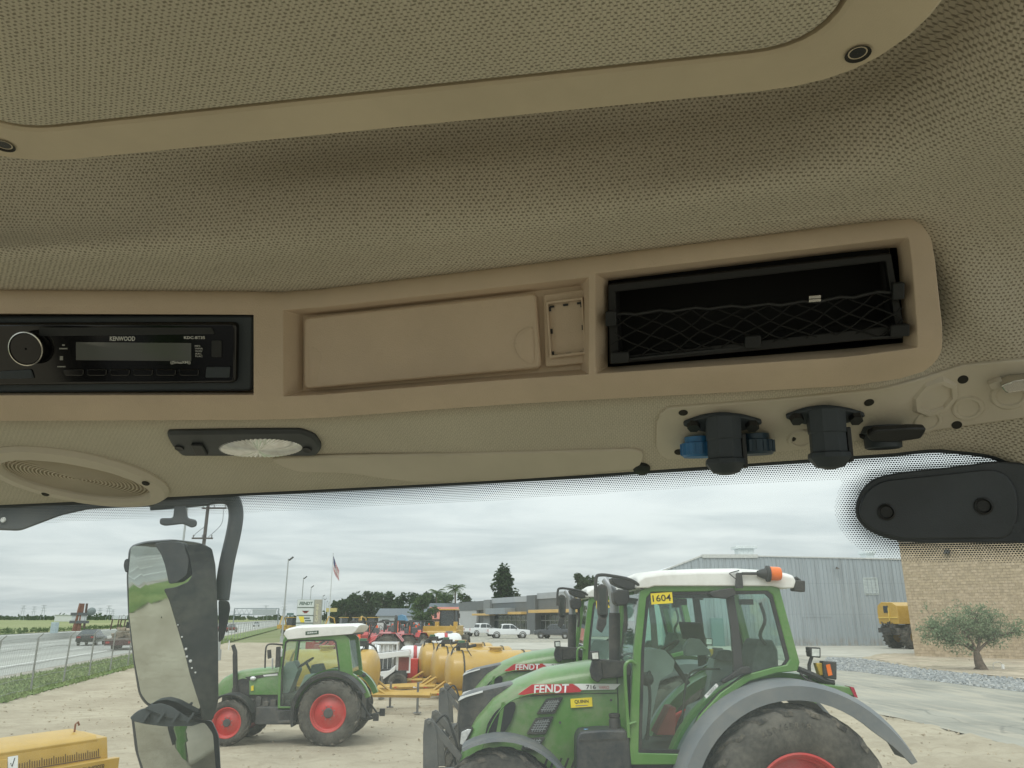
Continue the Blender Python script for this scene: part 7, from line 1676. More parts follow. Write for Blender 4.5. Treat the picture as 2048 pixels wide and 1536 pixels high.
simple_house('house', 'pale grey house with dark blue grey roof in front of the dark trees', 812, 225, 14, 14, 3.2, 2.0, pmat('house_grey', (.36, .39, .40), .7), pmat('roof_slate', (.11, .13, .15), .7))
simple_house('house', 'low house with faded red roof at the left end of the dealership', 905, 225, 12, 14, 2.4, 3.2, pmat('house_rust', (.30, .17, .13), .7), pmat('roof_red', (.44, .15, .11), .7))
simple_house('house', 'dark low roofed shed between the round tree and the red roof', 872, 235, 14, 10, 4.6, 2.2, pmat('house_dark', (.20, .22, .23), .7), pmat('roof_slate', (.11, .13, .15), .7))

# ---- lamp posts, flag, sign pylon
POLE = pmat('pole_galvanised', (.40, .42, .41), .45, .4, .06, 2)
LG = 'lamp posts along the highway fence'
def lamp_post(lab, u, Y, h, dbl=False):
    T = thing('lamp_post', (0, 0, 0), lab, 'lamp post', LG); mb = MB(); mb.cyl((0, 0, 0), (0, 0, h), .11, .065, 12); mb.cyl((0, 0, 0), (0, 0, .7), .22, .2, 14); mb.build('pole', POLE, T)
    for s in ((-1, 1) if dbl else (1,)):
        mb = MB(); mb.box((s * .32, 0, h + .02), (.62, .34, .14), Matrix.Rotation(-s * .7, 3, 'Y')); mb.build('lamp_head', pmat('lamp_dark', (.07, .07, .07), .5), T, bevel=.02)
    T.location = (X(u, Y), Y, 0)
lamp_post('tallest lamp post, in front of the sign pylon', 566, 92, 9.3); lamp_post('lamp post rising from the left edge of the sign pylon', 600, 134, 9.2); lamp_post('lamp post showing above the middle of the sign pylon', 617, 173, 9.2)
lamp_post('lamp post just right of the sign pylon', 642, 252, 9.4); lamp_post('double headed lamp post next right of the sign pylon', 646.5, 300, 9.4, True); lamp_post('small far lamp post left of the flagpole', 650.5, 370, 10); lamp_post('farthest small lamp post close beside the flagpole', 654, 470, 11)
lamp_post('lamp post partly hidden behind the black mirror arm', 442, 54, 9.1)
def flag():
    Y = 158; T = thing('flagpole', (0, 0, 0), 'tall thin flagpole flying a limp striped flag above the red tractors', 'flagpole'); h = D(668, 1108, Y).z
    mb = MB(); mb.cyl((0, 0, 0), (0, 0, h), .12, .06, 10); mb.ball((0, 0, h + .1), .12); mb.build('pole', pmat('pole_pale', (.55, .57, .56), .4, .2), T)
    # hanging flag: stripes across the fly, canton in the hoist corner
    mats = [pmat('flag_red', (.36, .05, .07), .8), pmat('flag_white', (.66, .66, .64), .8), pmat('flag_blue', (.05, .06, .14), .8)]
    mb = MB(); n, m = 26, 18; P = []
    for i in range(n + 1):
        t = i / n; row = []
        for j in range(m + 1):
            s = j / m
            x = .05 + 1.35 * t ** 1.1 + .45 * s * (1 - t * .55) * (.45 + .5 * t); z = h - .25 - 2.9 * s * (1 - .35 * t) - 3.1 * t - .3 * math.sin(t * 3.1) * s
            y = .22 * math.sin(t * 9 + s * 3) * (.2 + t); row.append(Vector((x, y, z)))
        P.append(row)
    k0 = mb.add([p for r_ in P for p in r_])
    for i in range(n):
        for j in range(m):
            st = int(j / m * 13); mb.cur = 2 if (i < n * .4 and st < 7) else st % 2
            mb.face((k0 + i * (m + 1) + j, k0 + i * (m + 1) + j + 1, k0 + (i + 1) * (m + 1) + j + 1, k0 + (i + 1) * (m + 1) + j))
    mb.build('flag', mats, T, fix=False, angle=80); T.location = (X(657, Y), Y, 0)
flag()
def pylon():
    Y = 118; a, b = D(592, 1300, Y), D(640, 1199, Y); w = 3.55; zt = b.z; T = thing('sign_pylon', ((a.x + b.x) / 2, Y, 0), 'white sign pylon with stacked brand panels beside the highway', 'sign')
    cx, x0 = (a.x + b.x) / 2, (a.x + b.x) / 2 - w / 2
    wht = pmat('sign_white', (.62, .65, .64), .4, 0, .03, 1); tan_ = pmat('sign_tan', (.36, .34, .28), .5)
    mb = MB(); mb.box2((x0 + w * .72, Y - .25, 0), (x0 + w, Y + .3, zt)); mb.build('side_tower', tan_, T, bevel=.02)
    mb = MB(); mb.box2((x0, Y - .1, 0), (x0 + w * .72, Y + .2, zt - .02)); mb.build('backing', pmat('sign_frame', (.22, .25, .22), .5), T)
    hh = [(1199, 1214), (1215.5, 1230), (1231.5, 1245), (1247, 1262)]; pans = []
    for v0, v1 in hh:
        z1, z0 = D(600, v0, Y).z - .06, D(600, v1, Y).z; mb = MB(); mb.box2((x0 + .05, Y - .2, z0), (x0 + w * .70, Y - .09, z1)); pans.append((mb.build('sign_panel', wht, T), (z0 + z1) / 2, z1 - z0))
    ex, ez = (1, 0, 0), (0, 0, 1); pc = x0 + w * .37
    text_obj('lettering', 'FENDT', pmat('sign_grey_text', (.10, .14, .12), .5), (pc, Y - .205, pans[0][1]), ex, ez, w * .56, .48, pans[0][0], .05, .1)
    red = pmat('sign_red_mark', (.30, .05, .05), .5); mb = MB()
    for s in (-1, 0, 1): mb.extrude([Vector((pc + s * .26 - .28, Y - .22, pans[1][1] + .12)), Vector((pc + s * .26 + .28, Y - .22, pans[1][1] + .12)), Vector((pc + s * .13, Y - .22, pans[1][1] - .28))], (0, .012 + .004 * s, 0))
    mb.build('triangle_emblem', red, pans[1][0])
    mb = MB(); mb.extrude([Vector((pc - 1.0, Y - .22, pans[2][1] + .42)), Vector((pc - .2, Y - .22, pans[2][1] + .42)), Vector((pc - .05, Y - .22, pans[2][1] - .42)), Vector((pc - .6, Y - .22, pans[2][1] - .42))], (0, .012, 0)); mb.build('yellow_emblem', YSTICK, pans[2][0])
    mb = MB()
    for s, z in ((.25, .16), (.45, -.18)): mb.extrude([Vector((pc + s - .45, Y - .215, pans[2][1] + z - .1)), Vector((pc + s + .45, Y - .215, pans[2][1] + z - .1)), Vector((pc + s + .45, Y - .215, pans[2][1] + z + .1)), Vector((pc + s - .45, Y - .215, pans[2][1] + z + .1))], (0, .01, 0))
    mb.build('dark_line', pmat('sign_grey_text', (.10, .14, .12), .5), pans[2][0])
    text_obj('lettering', 'QUINN', pmat('tower_text', (.60, .55, .36), .5), (x0 + w * .86, Y - .26, zt - 1.9), (0, 0, 1), (-1, 0, 0), 2.4, .42, T, .03)
pylon()
def gantry():
    Y = 300; T = thing('sign_gantry', (X(511, Y), Y, 0), 'grey steel truss gantry spanning the highway beyond the fence', 'gantry'); x0, x1 = X(466, Y), X(555, Y); z0, z1 = D(500, 1229, Y).z, D(500, 1217, Y).z
    st = pmat('gantry_steel', (.24, .27, .28), .5, .3)
    mb = MB()
    for x in (x0, x1): mb.tube([(x, Y, 0), (x, Y, z1)], .22, 6)
    mb.build('leg', st, T); mb = MB()
    for z in (z0, z1): mb.tube([(x0, Y, z), (x1, Y, z)], .16, 4)
    mb.build('chord', st, T); n = 9
    for i in range(n):
        a, b = x0 + (x1 - x0) * i / n, x0 + (x1 - x0) * (i + 1) / n; mb = MB(); mb.tube([(a, Y, z0), ((a + b) / 2, Y, z1), (b, Y, z0)], .09, 4); mb.build('brace', st, T)
    mb = MB(); mb.box2((x0 + (x1 - x0) * .42, Y - .4, z0 - .1), (x0 + (x1 - x0) * .95, Y - .25, z1 - .3)); mb.build('sign_panel', pmat('sign_back_grey', (.34, .37, .37), .6), T)
gantry()
def small_gantry():
    Y = 420; T = thing('far_highway_sign', (X(579, Y), Y, 0), 'small far green highway sign between lamp post and pylon', 'road sign'); mb = MB(); z = D(579, 1226, Y).z
    for u in (573, 585): mb.tube([(X(u, Y), Y, 0), (X(u, Y), Y, z)], .15, 4)
    mb.build('post', POLE, T); mb = MB(); mb.box2((X(572, Y), Y - .3, z - 1.3), (X(586, Y), Y - .1, z)); mb.build('panel', pmat('road_sign_green', (.10, .16, .15), .6), T)
small_gantry()
def arch_sign():
    Y = 240; T = thing('yellow_roof_sign', (X(660, Y), Y, 0), 'low yellow canopy sign behind the foot of the flagpole', 'sign'); mb = MB(); z = D(660, 1216, Y).z; mb.box2((X(650, Y), Y, z - 1.1), (X(671, Y), Y + 1, z)); mb.build('board', pmat('board_yellow', (.5, .42, .16), .6), T); mb = MB(); mb.box2((X(653, Y), Y + .2, 0), (X(657, Y), Y + .6, z - 1)); mb.build('column', pmat('column_pale', (.55, .57, .56), .6), T)
arch_sign()
# ---- highway fence
def fence():
    T = thing('chainlink_fence', (-10.77 - .24 * 27.9, 27.9, 0), 'wire mesh fence with leaning thin posts between yard and highway', 'fence')
    ys = [15.9 + 3.87 * i for i in range(58)]; po = pmat('fence_post', (.30, .30, .28), .6, .3, .1, 3)
    for i, y in enumerate(ys):
        mb = MB(); x = -10.77 - .24 * y; ln = .04 * math.sin(i * 2.7); mb.cyl((x, y, -.05), (x + ln, y, 1.96), .036, n=8); mb.cyl((x + ln, y, 1.96), (x + ln + .16, y + .02, 2.12), .02, n=6); mb.build('post', po, T)
    mb = MB(); wire = lambda z, r: mb.tube([(-10.77 - .24 * y + .02, y, z + (.05 if k % 2 else 0)) for k, y in enumerate([q for y0 in ys for q in (y0, y0 + 1.9)])], r, 4)
    for z in (1.92, 1.55, 1.0, .5, .1): wire(z, .008)
    mb.build('wire', po, T, angle=80)
    m2 = MB(); L = lambda y, z: Vector((-10.77 - .24 * y + .03, y, z)); y = ys[0]
    while y < 62:
        m2.tube([L(y, .08), L(y + 1.84, 1.92)], .0028, 3, cap=False); m2.tube([L(y + 1.84, .08), L(y, 1.92)], .0028, 3, cap=False); y += .16
    m2.build('wire_mesh', po, T, fix=False, kind='stuff')
fence()
def utility_pole():
    Y = 60; x = X(389, Y); T = thing('utility_pole', (x, Y, 0), 'tall wooden utility pole with crossarms behind the black side mirror', 'utility pole'); zt = D(388, 1010, Y).z + .6
    wd_ = pmat('pole_wood', (.075, .062, .055), .9, 0, .2, 2); mb = MB(); mb.cyl((x, Y, 0), (x, Y, zt), .17, .12, 12); mb.build('pole', wd_, T)
    for v, w0, w1 in ((1017, -.4, 1.5), (1077, -.9, .7)):
        z = D(388, v, Y).z; mb = MB(); mb.box((x + (w0 + w1) / 2, Y - .15, z), (w1 - w0, .1, .12)); ca = mb.build('crossarm', wd_, T)
        for k in (w0 + .1, (w0 + w1) / 2, w1 - .1):
            mb = MB(); mb.lathe([(.02, 0), (.06, .06), (.04, .12), (.06, .18), (.001, .22)], (x + k, Y - .15, z + .06), (0, 0, 1), 10); mb.build('insulator', pmat('insulator_grey', (.2, .2, .2), .4), ca)
    for k, s in enumerate((.2, .9)):
        z = D(388, 1017, Y).z; z2 = D(388, 1077, Y).z; mb = MB(); mb.tube([(x + 1.4 * (s if k else .9), Y - .15, z), (x + 1.25, Y - .15, z - 1.2), (x + .35, Y - .15, z2 + .1)] if k else [(x - .8, Y - .15, z2 + .1), (x - .6, Y - .15, z2 - .2 + .6), (x, Y - .15, z2 + .9)], .018, 5, sub=6); mb.build('jumper_wire', RUB, T)
    mb = MB(); mb.cyl((x - .32, Y + .05, z2 - 1.6), (x - .32, Y + .05, z2 - .8), .2, n=12); mb.build('transformer', pmat('transformer_grey', (.28, .30, .31), .5), T)
    T2 = thing('metal_pole', (X(346, 66), 66, 0), 'pale metal pole left of the wooden utility pole', 'pole'); mb = MB(); mb.cyl((X(346, 66), 66, 0), (X(346, 66), 66, D(346, 1015, 66).z), .09, n=10); mb.build('shaft', POLE, T2); mb = MB(); mb.cyl((X(346, 66), 66, 0), (X(346, 66), 66, .4), .2, n=12); mb.build('pole_base', POLE, T2)
utility_pole()
# ---- across the highway
def billboard_frame():
    Y = 150; x = X(162, Y); T = thing('billboard', (x, Y, 0), 'back of a small billboard with rusty brown crossed posts beyond the highway', 'billboard'); z = lambda v: D(160, v, Y).z
    ru = pmat('rust_brown', (.20, .085, .055), .8, 0, .2, 2)
    for (u0, v0, u1, v1, w) in ((148, 1262, 163, 1207, .45), (157, 1262, 166, 1207, .35), (168, 1256, 174, 1207, .22)):
        mb = MB(); a, b = D(u0, v0, Y), D(u1, v1, Y); mb.tube([a, b], w, 4); mb.build('post', ru if w > .3 else pmat('rust_dark', (.09, .05, .04), .8), T)
    mb = MB(); mb.box2((X(142, Y), Y - .2, z(1243)), (X(171, Y), Y + .1, z(1229))); mb.build('board_back', pmat('board_pale', (.50, .53, .53), .7), T)
    for v in (1228, 1244): mb = MB(); mb.box2((X(140, Y), Y - .4, z(v) - .25), (X(176, Y), Y + .2, z(v) + .25)); mb.build('walkway', pmat('walk_dark', (.08, .085, .09), .8), T)
    mb = MB(); mb.ball((X(179, Y), Y, z(1223)), .75); mb.build('dish', pmat('dish_grey', (.16, .19, .19), .7), T)
    Y = 170; T = thing('billboard', (X(238, Y), Y, 0), 'pale rectangular sign back on dark legs next to the side mirror', 'billboard'); mb = MB(); mb.box2((X(222, Y), Y - .1, z2(1238, Y)), (X(252, Y), Y + .1, z2(1231, Y))); mb.build('board_back', pmat('board_pale', (.50, .53, .53), .7), T)
    for u in (224, 237, 242, 250):
        mb = MB(); mb.tube([(X(u - 2, Y), Y, 0), (X(u, Y), Y, z2(1231, Y))], .14, 4); mb.build('post', pmat('rust_dark', (.09, .05, .04), .8), T)
z2 = lambda v, Y: D(160, v, Y).z
billboard_frame()
Y = 125; box_thing('control_cabinet', 'small pale blue utility cabinet at the far edge of the highway', 'cabinet', (X(110, Y), Y, 0), [('body', pmat('cabinet_blue', (.36, .44, .46), .5), lambda m: m.box((0, 0, 1.1), (.9, .7, 1.9)), .03), ('base', DKGREY, lambda m: m.box((0, 0, .08), (1.1, .9, .16)), .02), ('door', pmat('cabinet_blue2', (.33, .40, .42), .5), lambda m: m.box((0, -.37, 1.1), (.75, .04, 1.7)), .01)])
Y = 620; T = thing('far_warehouse', (X(126, Y), Y, 0), 'long low white warehouse on the horizon beyond the green field', 'warehouse'); mb = MB(); mb.box2((X(107, Y), Y, 0), (X(142, Y), Y + 20, 4.6)); mb.build('wall', pmat('far_white', (.62, .63, .62), .6), T); mb = MB(); mb.box2((X(106, Y), Y - .5, 4.6), (X(143, Y), Y + 20.5, 5.0)); mb.build('roof', pmat('far_roof', (.5, .52, .52), .6), T)
PG = 'far power line towers on the horizon'
for i, (u, v, Y, lab) in enumerate(((41, 1211, 900, 'leftmost far power tower above the green field'), (63, 1213, 1000, 'second far power tower from the left'), (82, 1210, 900, 'far power tower left of the low white warehouse'), (196, 1216, 1000, 'far power tower between billboard and mirror, smaller one'), (213, 1211, 900, 'taller far power tower just left of the mirror'), (222, 1219, 1150, 'far power tower right against the mirror edge'), (529, 1211, 900, 'far power tower left of the tallest lamp post'), (566, 1207, 900, 'far power tower just behind the tallest lamp post'))):
    T = thing('power_tower', (0, 0, 0), lab, 'power tower', PG); h = z2(v, Y); mb = MB()
    for s in (-1, 1): mb.tube([(s * 2.2, 0, 0), (s * .5, 0, h)], .22, 4)
    mb.build('legs', pmat('tower_grey', (.24, .27, .28), .6), T); mb = MB()
    for k in (.62, .8, .97): mb.tube([(-3.2, 0, h * k), (3.2, 0, h * k)], .16, 4)
    mb.build('crossarms', pmat('tower_grey', (.24, .27, .28), .6), T); T.location = (X(u, Y), Y, 0)
p = G(457, 1300); box_thing('marker_stake', 'short white marker stake in the grass behind the small tractor', 'stake', (p.x, p.y, 0), [('stake', WHT, lambda m: m.cyl((0, 0, 0), (0, 0, .75), .05, n=8), 0), ('cap', POLE, lambda m: m.cyl((0, 0, .75), (0, 0, .82), .06, n=8), 0)])
p = D(762, 1250, 75); box_thing('storage_cabinet', 'pale upright cabinet standing behind the red tractors', 'cabinet', (p.x, 75, 0), [('body', pmat('cabinet_pale', (.58, .60, .58), .5), lambda m: m.box((0, 0, 1.7), (.75, .6, 1.3)), .03), ('stand', DKGREY, lambda m: m.box((0, 0, .5), (.6, .5, 1.0)), 0)])
p = D(803, 1240, 105); box_thing('blue_canopy', 'blue tarpaulin canopy among the machines before the grey house', 'canopy', (p.x, 105, 0), [('cover', pmat('tarp_blue', (.10, .24, .38), .6), lambda m: m.loft([[Vector((-.8, y, 2.3)), Vector((-.5, y, 2.9)), Vector((0, y, 3.1)), Vector((.5, y, 2.95)), Vector((.8, y, 2.3))] for y in (-.8, .8)]), 0), ('post', POLE, lambda m: [m.cyl((x, y, 0), (x, y, 2.3), .05, n=6) for x in (-.75, .75) for y in (-.7, .7)], 0)])

# ---- trees
def leafmat(name, a, b, c):
    t = NT(name); w = t.world(); k = t.ramp(t.noise(.9, 5, w), .3, .7); k2 = t.ramp(t.noise(7, 3, w), .4, .7)
    col = t.mix(k, a, b); col = t.mix(t.M('MULTIPLY', k2, .6), col, c)
    d = t.N('ShaderNodeBsdfDiffuse'); t.put(d.inputs[0], col); tl = t.N('ShaderNodeBsdfTranslucent'); t.put(tl.inputs[0], col); m = t.N('ShaderNodeMixShader'); m.inputs[0].default_value = .3; t.L(d.outputs[0], m.inputs[1]); t.L(tl.outputs[0], m.inputs[2]); return t.done(m.outputs[0])
LF_DARK = leafmat('leaf_dark', (.035, .060, .028), (.07, .105, .045), (.025, .04, .02)); LF_OL = leafmat('leaf_olive', (.18, .235, .145), (.28, .335, .20), (.12, .165, .09)); LF_MID = leafmat('leaf_mid', (.06, .10, .035), (.12, .17, .06), (.05, .08, .03))
BARK = pmat('bark', (.13, .10, .075), .95, 0, .25, 5, .6, 40)
def leaves(mb, c, rad, n, size, r, asp=.5, droop=0., shell=.45):
    for _ in range(n):
        while True:
            p = Vector((r.uniform(-1, 1), r.uniform(-1, 1), r.uniform(-1, 1)))
            if p.length <= 1: break
        p = p.normalized() * (shell + (1 - shell) * r.random()) * r.random() ** .25 if p.length > 0 else p
        q = Vector(c) + Vector((p.x * rad[0], p.y * rad[1], p.z * rad[2]))
        a = Vector((r.gauss(0, 1), r.gauss(0, 1), r.gauss(0, .6) - droop)).normalized(); b = a.cross(Vector((r.gauss(0, 1), r.gauss(0, 1), r.gauss(0, 1)))).normalized(); s = size * r.uniform(.6, 1.3)
        mb.poly([q - a * s, q + b * s * asp, q + a * s, q - b * s * asp])
def tree(name, lab, x, y, h, cw, clumps, nl, size, mat, seed, group=None, trunk=.16, ch0=.35, asp=.55, cat='tree', shape=1.0, lz=.55):
    r = random.Random(seed); T = thing(name, (0, 0, 0), lab, cat, group); t = MB(); cr = MB(); top = h * .85
    t.tube([(0, 0, -.1), (.03 * h * r.uniform(-1, 1), 0, h * ch0), (.05 * h * r.uniform(-1, 1), 0, top)], [trunk * h * .1 + .06, trunk * h * .07 + .03, .03], 8, sub=4)
    for k in range(clumps):
        f = (k + .5) / clumps; z = h * (ch0 + (1 - ch0) * .92 * f); wid = cw / 2 * (1 - (f * 2 - .75) ** 2 * .45 if shape == 1.0 else (1 - f) ** .7 * shape + .12)
        a = r.uniform(0, 6.28); d = wid * r.uniform(.25, .85); c = (math.cos(a) * d, math.sin(a) * d, z); rr = cw * r.uniform(.14, .24) * (1 if shape == 1.0 else (1.15 - f))
        t.tube([(0, 0, max(h * ch0 * .6, z - h * .22)), (c[0] * .5, c[1] * .5, z - h * .08), c], [.02 * h * .3 + .02, .015], 5)
        leaves(cr, c, (rr, rr, rr * lz * 1.5), nl, size, r, asp)
    t.build('trunk', BARK, T); cr.build('crown', mat, T, fix=False, angle=10); T.location = (x, y, 0); return T
TG = 'dark trees in the row behind the machinery'
TLAB = ['low dark tree at the left end of the tree row, right of the flagpole foot', 'second dark tree from the left end of the row', 'dark tree in the row, third from the flagpole', 'dark tree in the row, fourth from the flagpole', 'dark tree in the row, fifth from the flagpole', 'dark tree in the row, sixth from the flagpole', 'dark tree in the row just left of the grey house', 'dark tree rising over the left eave of the grey house', 'lower dark tree behind the middle of the grey house roof', 'dark tree behind the right end of the grey house roof', 'dark tree showing left of the round lighter tree', 'dark tree directly behind the round lighter tree', 'dark tree right under the shorter palm', 'dark tree between the two palms', 'dark tree just left of the taller palm trunk', 'dark tree right of the taller palm', 'rightmost small dark tree of the row, at the dealership roof end']
tl_ = [(674, 300, 8.2, 11), (690, 296, 9.4, 11), (703, 305, 11.5, 10), (718, 300, 11.2, 12), (733, 300, 12.6, 12), (748, 310, 12.4, 10), (762, 300, 11.6, 13), (777, 305, 12.0, 11), (792, 310, 10.0, 10), (812, 330, 12.0, 11), (828, 340, 12.8, 12), (843, 345, 12.4, 10), (858, 350, 13.4, 11), (886, 350, 13.4, 13), (897, 350, 12.4, 10), (925, 330, 12.4, 9), (938, 330, 11.4, 6)]
for i, (u, Y, h, w) in enumerate(tl_):
    tree('dark_tree', TLAB[i], X(u, Y), Y, h, w, 15, 60, .75, LF_DARK, 40 + i, TG, ch0=.12)
tree('conifer', 'tall dense evergreen rising above the dealership roof', X(1010, 200), 200, 15.6, 8.0, 44, 90, .5, LF_DARK, 5, ch0=.1, shape=1.0, lz=.7)
tree('round_tree', 'rounded lighter green tree in front of the grey house', X(846, 165), 165, 7.4, 8.5, 18, 90, .34, LF_MID, 9, ch0=.15)
tree('dark_tree', 'dark tree top showing above the dealership roof behind the second tractor', X(1166, 230), 230, 15.5, 10, 14, 80, .6, LF_DARK, 21, ch0=.3); tree('dark_tree', 'low dark tree showing above the dealership roof farther right', X(1186, 235), 235, 14.6, 9, 12, 80, .6, LF_DARK, 22, ch0=.3)
def palm(lab, u, Y, h, seed, s=1.0):
    r = random.Random(seed); T = thing('palm_tree', (0, 0, 0), lab, 'palm tree', 'palm trees behind the dealership'); mb = MB(); mb.tube([(0, 0, 0), (.1, 0, h * .5), (0, 0, h * .86)], [.3, .22, .2], 8); mb.build('trunk', BARK, T)
    for k in range(22):
        a = r.uniform(0, 6.28); el = r.uniform(-.5, 1.25); L = s * r.uniform(2.0, 2.9); d = Vector((math.cos(a), math.sin(a), 0)); mb = MB(); o = Vector((0, 0, h * .86)); pts = [o + d * L * t * math.cos(el * (1 - .3 * t)) + Vector((0, 0, L * t * math.sin(el) - L * .62 * t * t)) for t in (0, .25, .5, .75, 1)]
        sd = d.cross(Vector((0, 0, 1)))
        for i in range(4):
            for j in range(3):
                p = pts[i].lerp(pts[i + 1], j / 3); t_ = (pts[i + 1] - pts[i]).normalized(); w = s * (.75 * (1 - abs((i + j / 3) / 4 - .4)))
                for q in (-1, 1): mb.poly([p, p + t_ * .22, p + sd * q * w + t_ * .35 - Vector((0, 0, w * .45))])
        mb.build('frond', LF_MID, T, fix=False, angle=10)
    T.location = (X(u, Y), Y, 0)
palm('taller palm tree behind the red roofed house', 909, 235, 12.6, 3, 1.6); palm('shorter palm tree left of the taller palm', 871, 240, 11.6, 4, 1.5)
def olive():
    r = random.Random(17); p = G(1960, 1340); T = thing('olive_tree', (0, 0, 0), 'small spreading grey green tree with leaning trunk before the block wall', 'tree'); t = MB(); cr = MB()
    t.tube([(.15, 0, -.05), (.02, 0, .35), (-.02, 0, .75), (-.05, .0, .98)], [.30, .15, .125, .12], 10, sub=4)
    for a in (.3, 2.2, 4.2): t.tube([(.05, 0, .22), (.05 + .4 * math.cos(a), .4 * math.sin(a), -.02)], [.12, .04], 6)
    limbs = [((-.05, 0, .9), (-.55, .1, 1.25), (-1.2, .1, 1.4), (-2.0, 0, 1.7)), ((-.05, 0, .95), (-.3, -.2, 1.5), (-.7, -.3, 2.0), (-.9, -.2, 2.5)), ((0, 0, .95), (.3, .1, 1.5), (.35, .2, 2.1), (.3, .1, 2.9)), ((0, 0, .9), (.6, .1, 1.35), (1.3, 0, 1.75), (2.0, .1, 1.8)), ((0, 0, .95), (.5, .4, 1.5), (1.0, .6, 2.1), (1.3, .5, 2.5)), ((-.05, 0, .95), (-.4, .5, 1.5), (-1.2, .8, 1.9), (-1.8, .7, 2.2))]
    tips = []
    for L in limbs:
        t.tube(L, [.085, .02], 7, sub=4); pts = smooth([Vector(q) for q in L], 4)
        for q in pts[6:]: tips.append(q)
    # foliage hangs from many fine sprays, leaving gaps
    for q in tips:
        for _ in range(6):
            e = q + Vector((r.gauss(0, .42), r.gauss(0, .42), r.gauss(.16, .30))); t.tube([q, (q + e) / 2 + Vector((0, 0, .06)), e], [.016, .006], 4)
            for _ in range(30):
                o = e + Vector((r.gauss(0, .17), r.gauss(0, .17), r.gauss(-.02, .15))); a = Vector((r.gauss(0, .7), r.gauss(0, .7), r.gauss(-.35, .6))).normalized(); b = a.cross(Vector((r.gauss(0, 1), r.gauss(0, 1), r.gauss(0, 1)))).normalized(); s = r.uniform(.06, .12); cr.poly([o - a * s, o + b * s * .28, o + a * s, o - b * s * .28])
    t.build('trunk', BARK, T, angle=60); cr.build('crown', LF_OL, T, fix=False, angle=10); T.location = (p.x, p.y, 0)
    h = thing('garden_hose', (p.x + .8, p.y, 0), 'short pale loop of pipe standing beside the tree trunk', 'pipe'); mb = MB(); mb.tube([(p.x + .75, p.y, .02), (p.x + .78, p.y, .32), (p.x + 1.0, p.y, .40), (p.x + 1.22, p.y, .34), (p.x + 1.25, p.y, .02)], .025, 6, sub=4); mb.build('pipe', pmat('pipe_pale', (.5, .48, .42), .5), h); mb = MB(); mb.box((p.x + 1.27, p.y, .16), (.12, .1, .24)); mb.build('valve_box', PRWHT, h, bevel=.01)
olive()
def treeline():
    r = random.Random(8); mb = MB()
    for i in range(900):
        Y = r.uniform(900, 1500); u = r.uniform(-200, 720); x = X(u, Y); s = r.uniform(2.0, 5.5) * (1.5 if r.random() < .1 else 1)
        for _ in range(5): 
            c = (x + r.uniform(-6, 6), Y + r.uniform(-4, 4), s * r.uniform(.2, .95)); leaves(mb, c, (4, 3, 2), 1, 2.6, r, .7)
    mb.build('far_treeline', LF_DARK, None, fix=False, kind='stuff', label='thin dark line of trees along the horizon')
    mb = MB()
    for i in range(2200):
        Y = 40 + 330 * r.random() ** 1.4; o = -54.5 - 16 * r.random() ** 2; x = offx(o, Y); s = r.uniform(.15, .6); leaves(mb, (x, Y, s * .5), (s, s, s * .6), 3, s * .8, r, .35)
    mb.build('field_weeds', LF_MID, None, fix=False, kind='stuff', label='tall weeds on the far side of the highway')
treeline()
def far_machines():
    """mixed red, orange and dark implements far down the yard"""
    r = random.Random(31); G_ = 'farm implements lined up far down the yard'
    cols = [(MRED, 'red'), (SMV, 'orange'), (RUB, 'black'), (CATY, 'yellow'), (MRED, 'red'), (RUB, 'dark')]
    spots = [(u, Y) for u, Y in ((676, 78), (700, 84), (724, 70), (752, 76), (776, 82), (800, 74), (820, 82), (842, 70), (690, 120), (735, 126), (775, 118), (815, 124), (850, 92), (866, 78))]
    where = ['below the left end of the tree row', 'under the flagpole', 'right of the flagpole', 'in front of the pale cabinet', 'left of the blue canopy', 'below the blue canopy', 'right of the blue canopy', 'next to the loader cab', 'far back below the sign pylon', 'far back below the tree row', 'far back before the grey house', 'far back below the round tree', 'close behind the loader cab', 'just behind the loader bucket']
    for i, (u, Y) in enumerate(spots):
        m, cn = cols[i % 6]; T = thing('farm_implement', (0, 0, 0), f'{cn} tined farm implement {where[i]}', 'implement', G_); mb = MB(); mb.box((0, 0, .9), (2.6, .25, .2)); mb.box((0, .8, .9), (2.4, .2, .2)); mb.tube([(-.5, 0, .9), (0, -.7, 1.5), (.5, 0, .9)], .07, 4); mb.build('frame', m, T, bevel=.02)
        for k in range(7): t = MB(); x = -1.2 + k * .4; t.tube([(x, .1, .95), (x, -.25, .7), (x, .0, .2), (x, .25, .05)], .05, 4); t.build('tine', RUB if m is not RUB else STEEL, T)
        mb = MB(); mb.box((0, .4, 1.35), (1.8, .6, .5)); mb.build('hopper', m, T, bevel=.04); T.location = (X(u, Y), Y, 0); T.rotation_euler.z = r.uniform(-.6, .6)
far_machines()
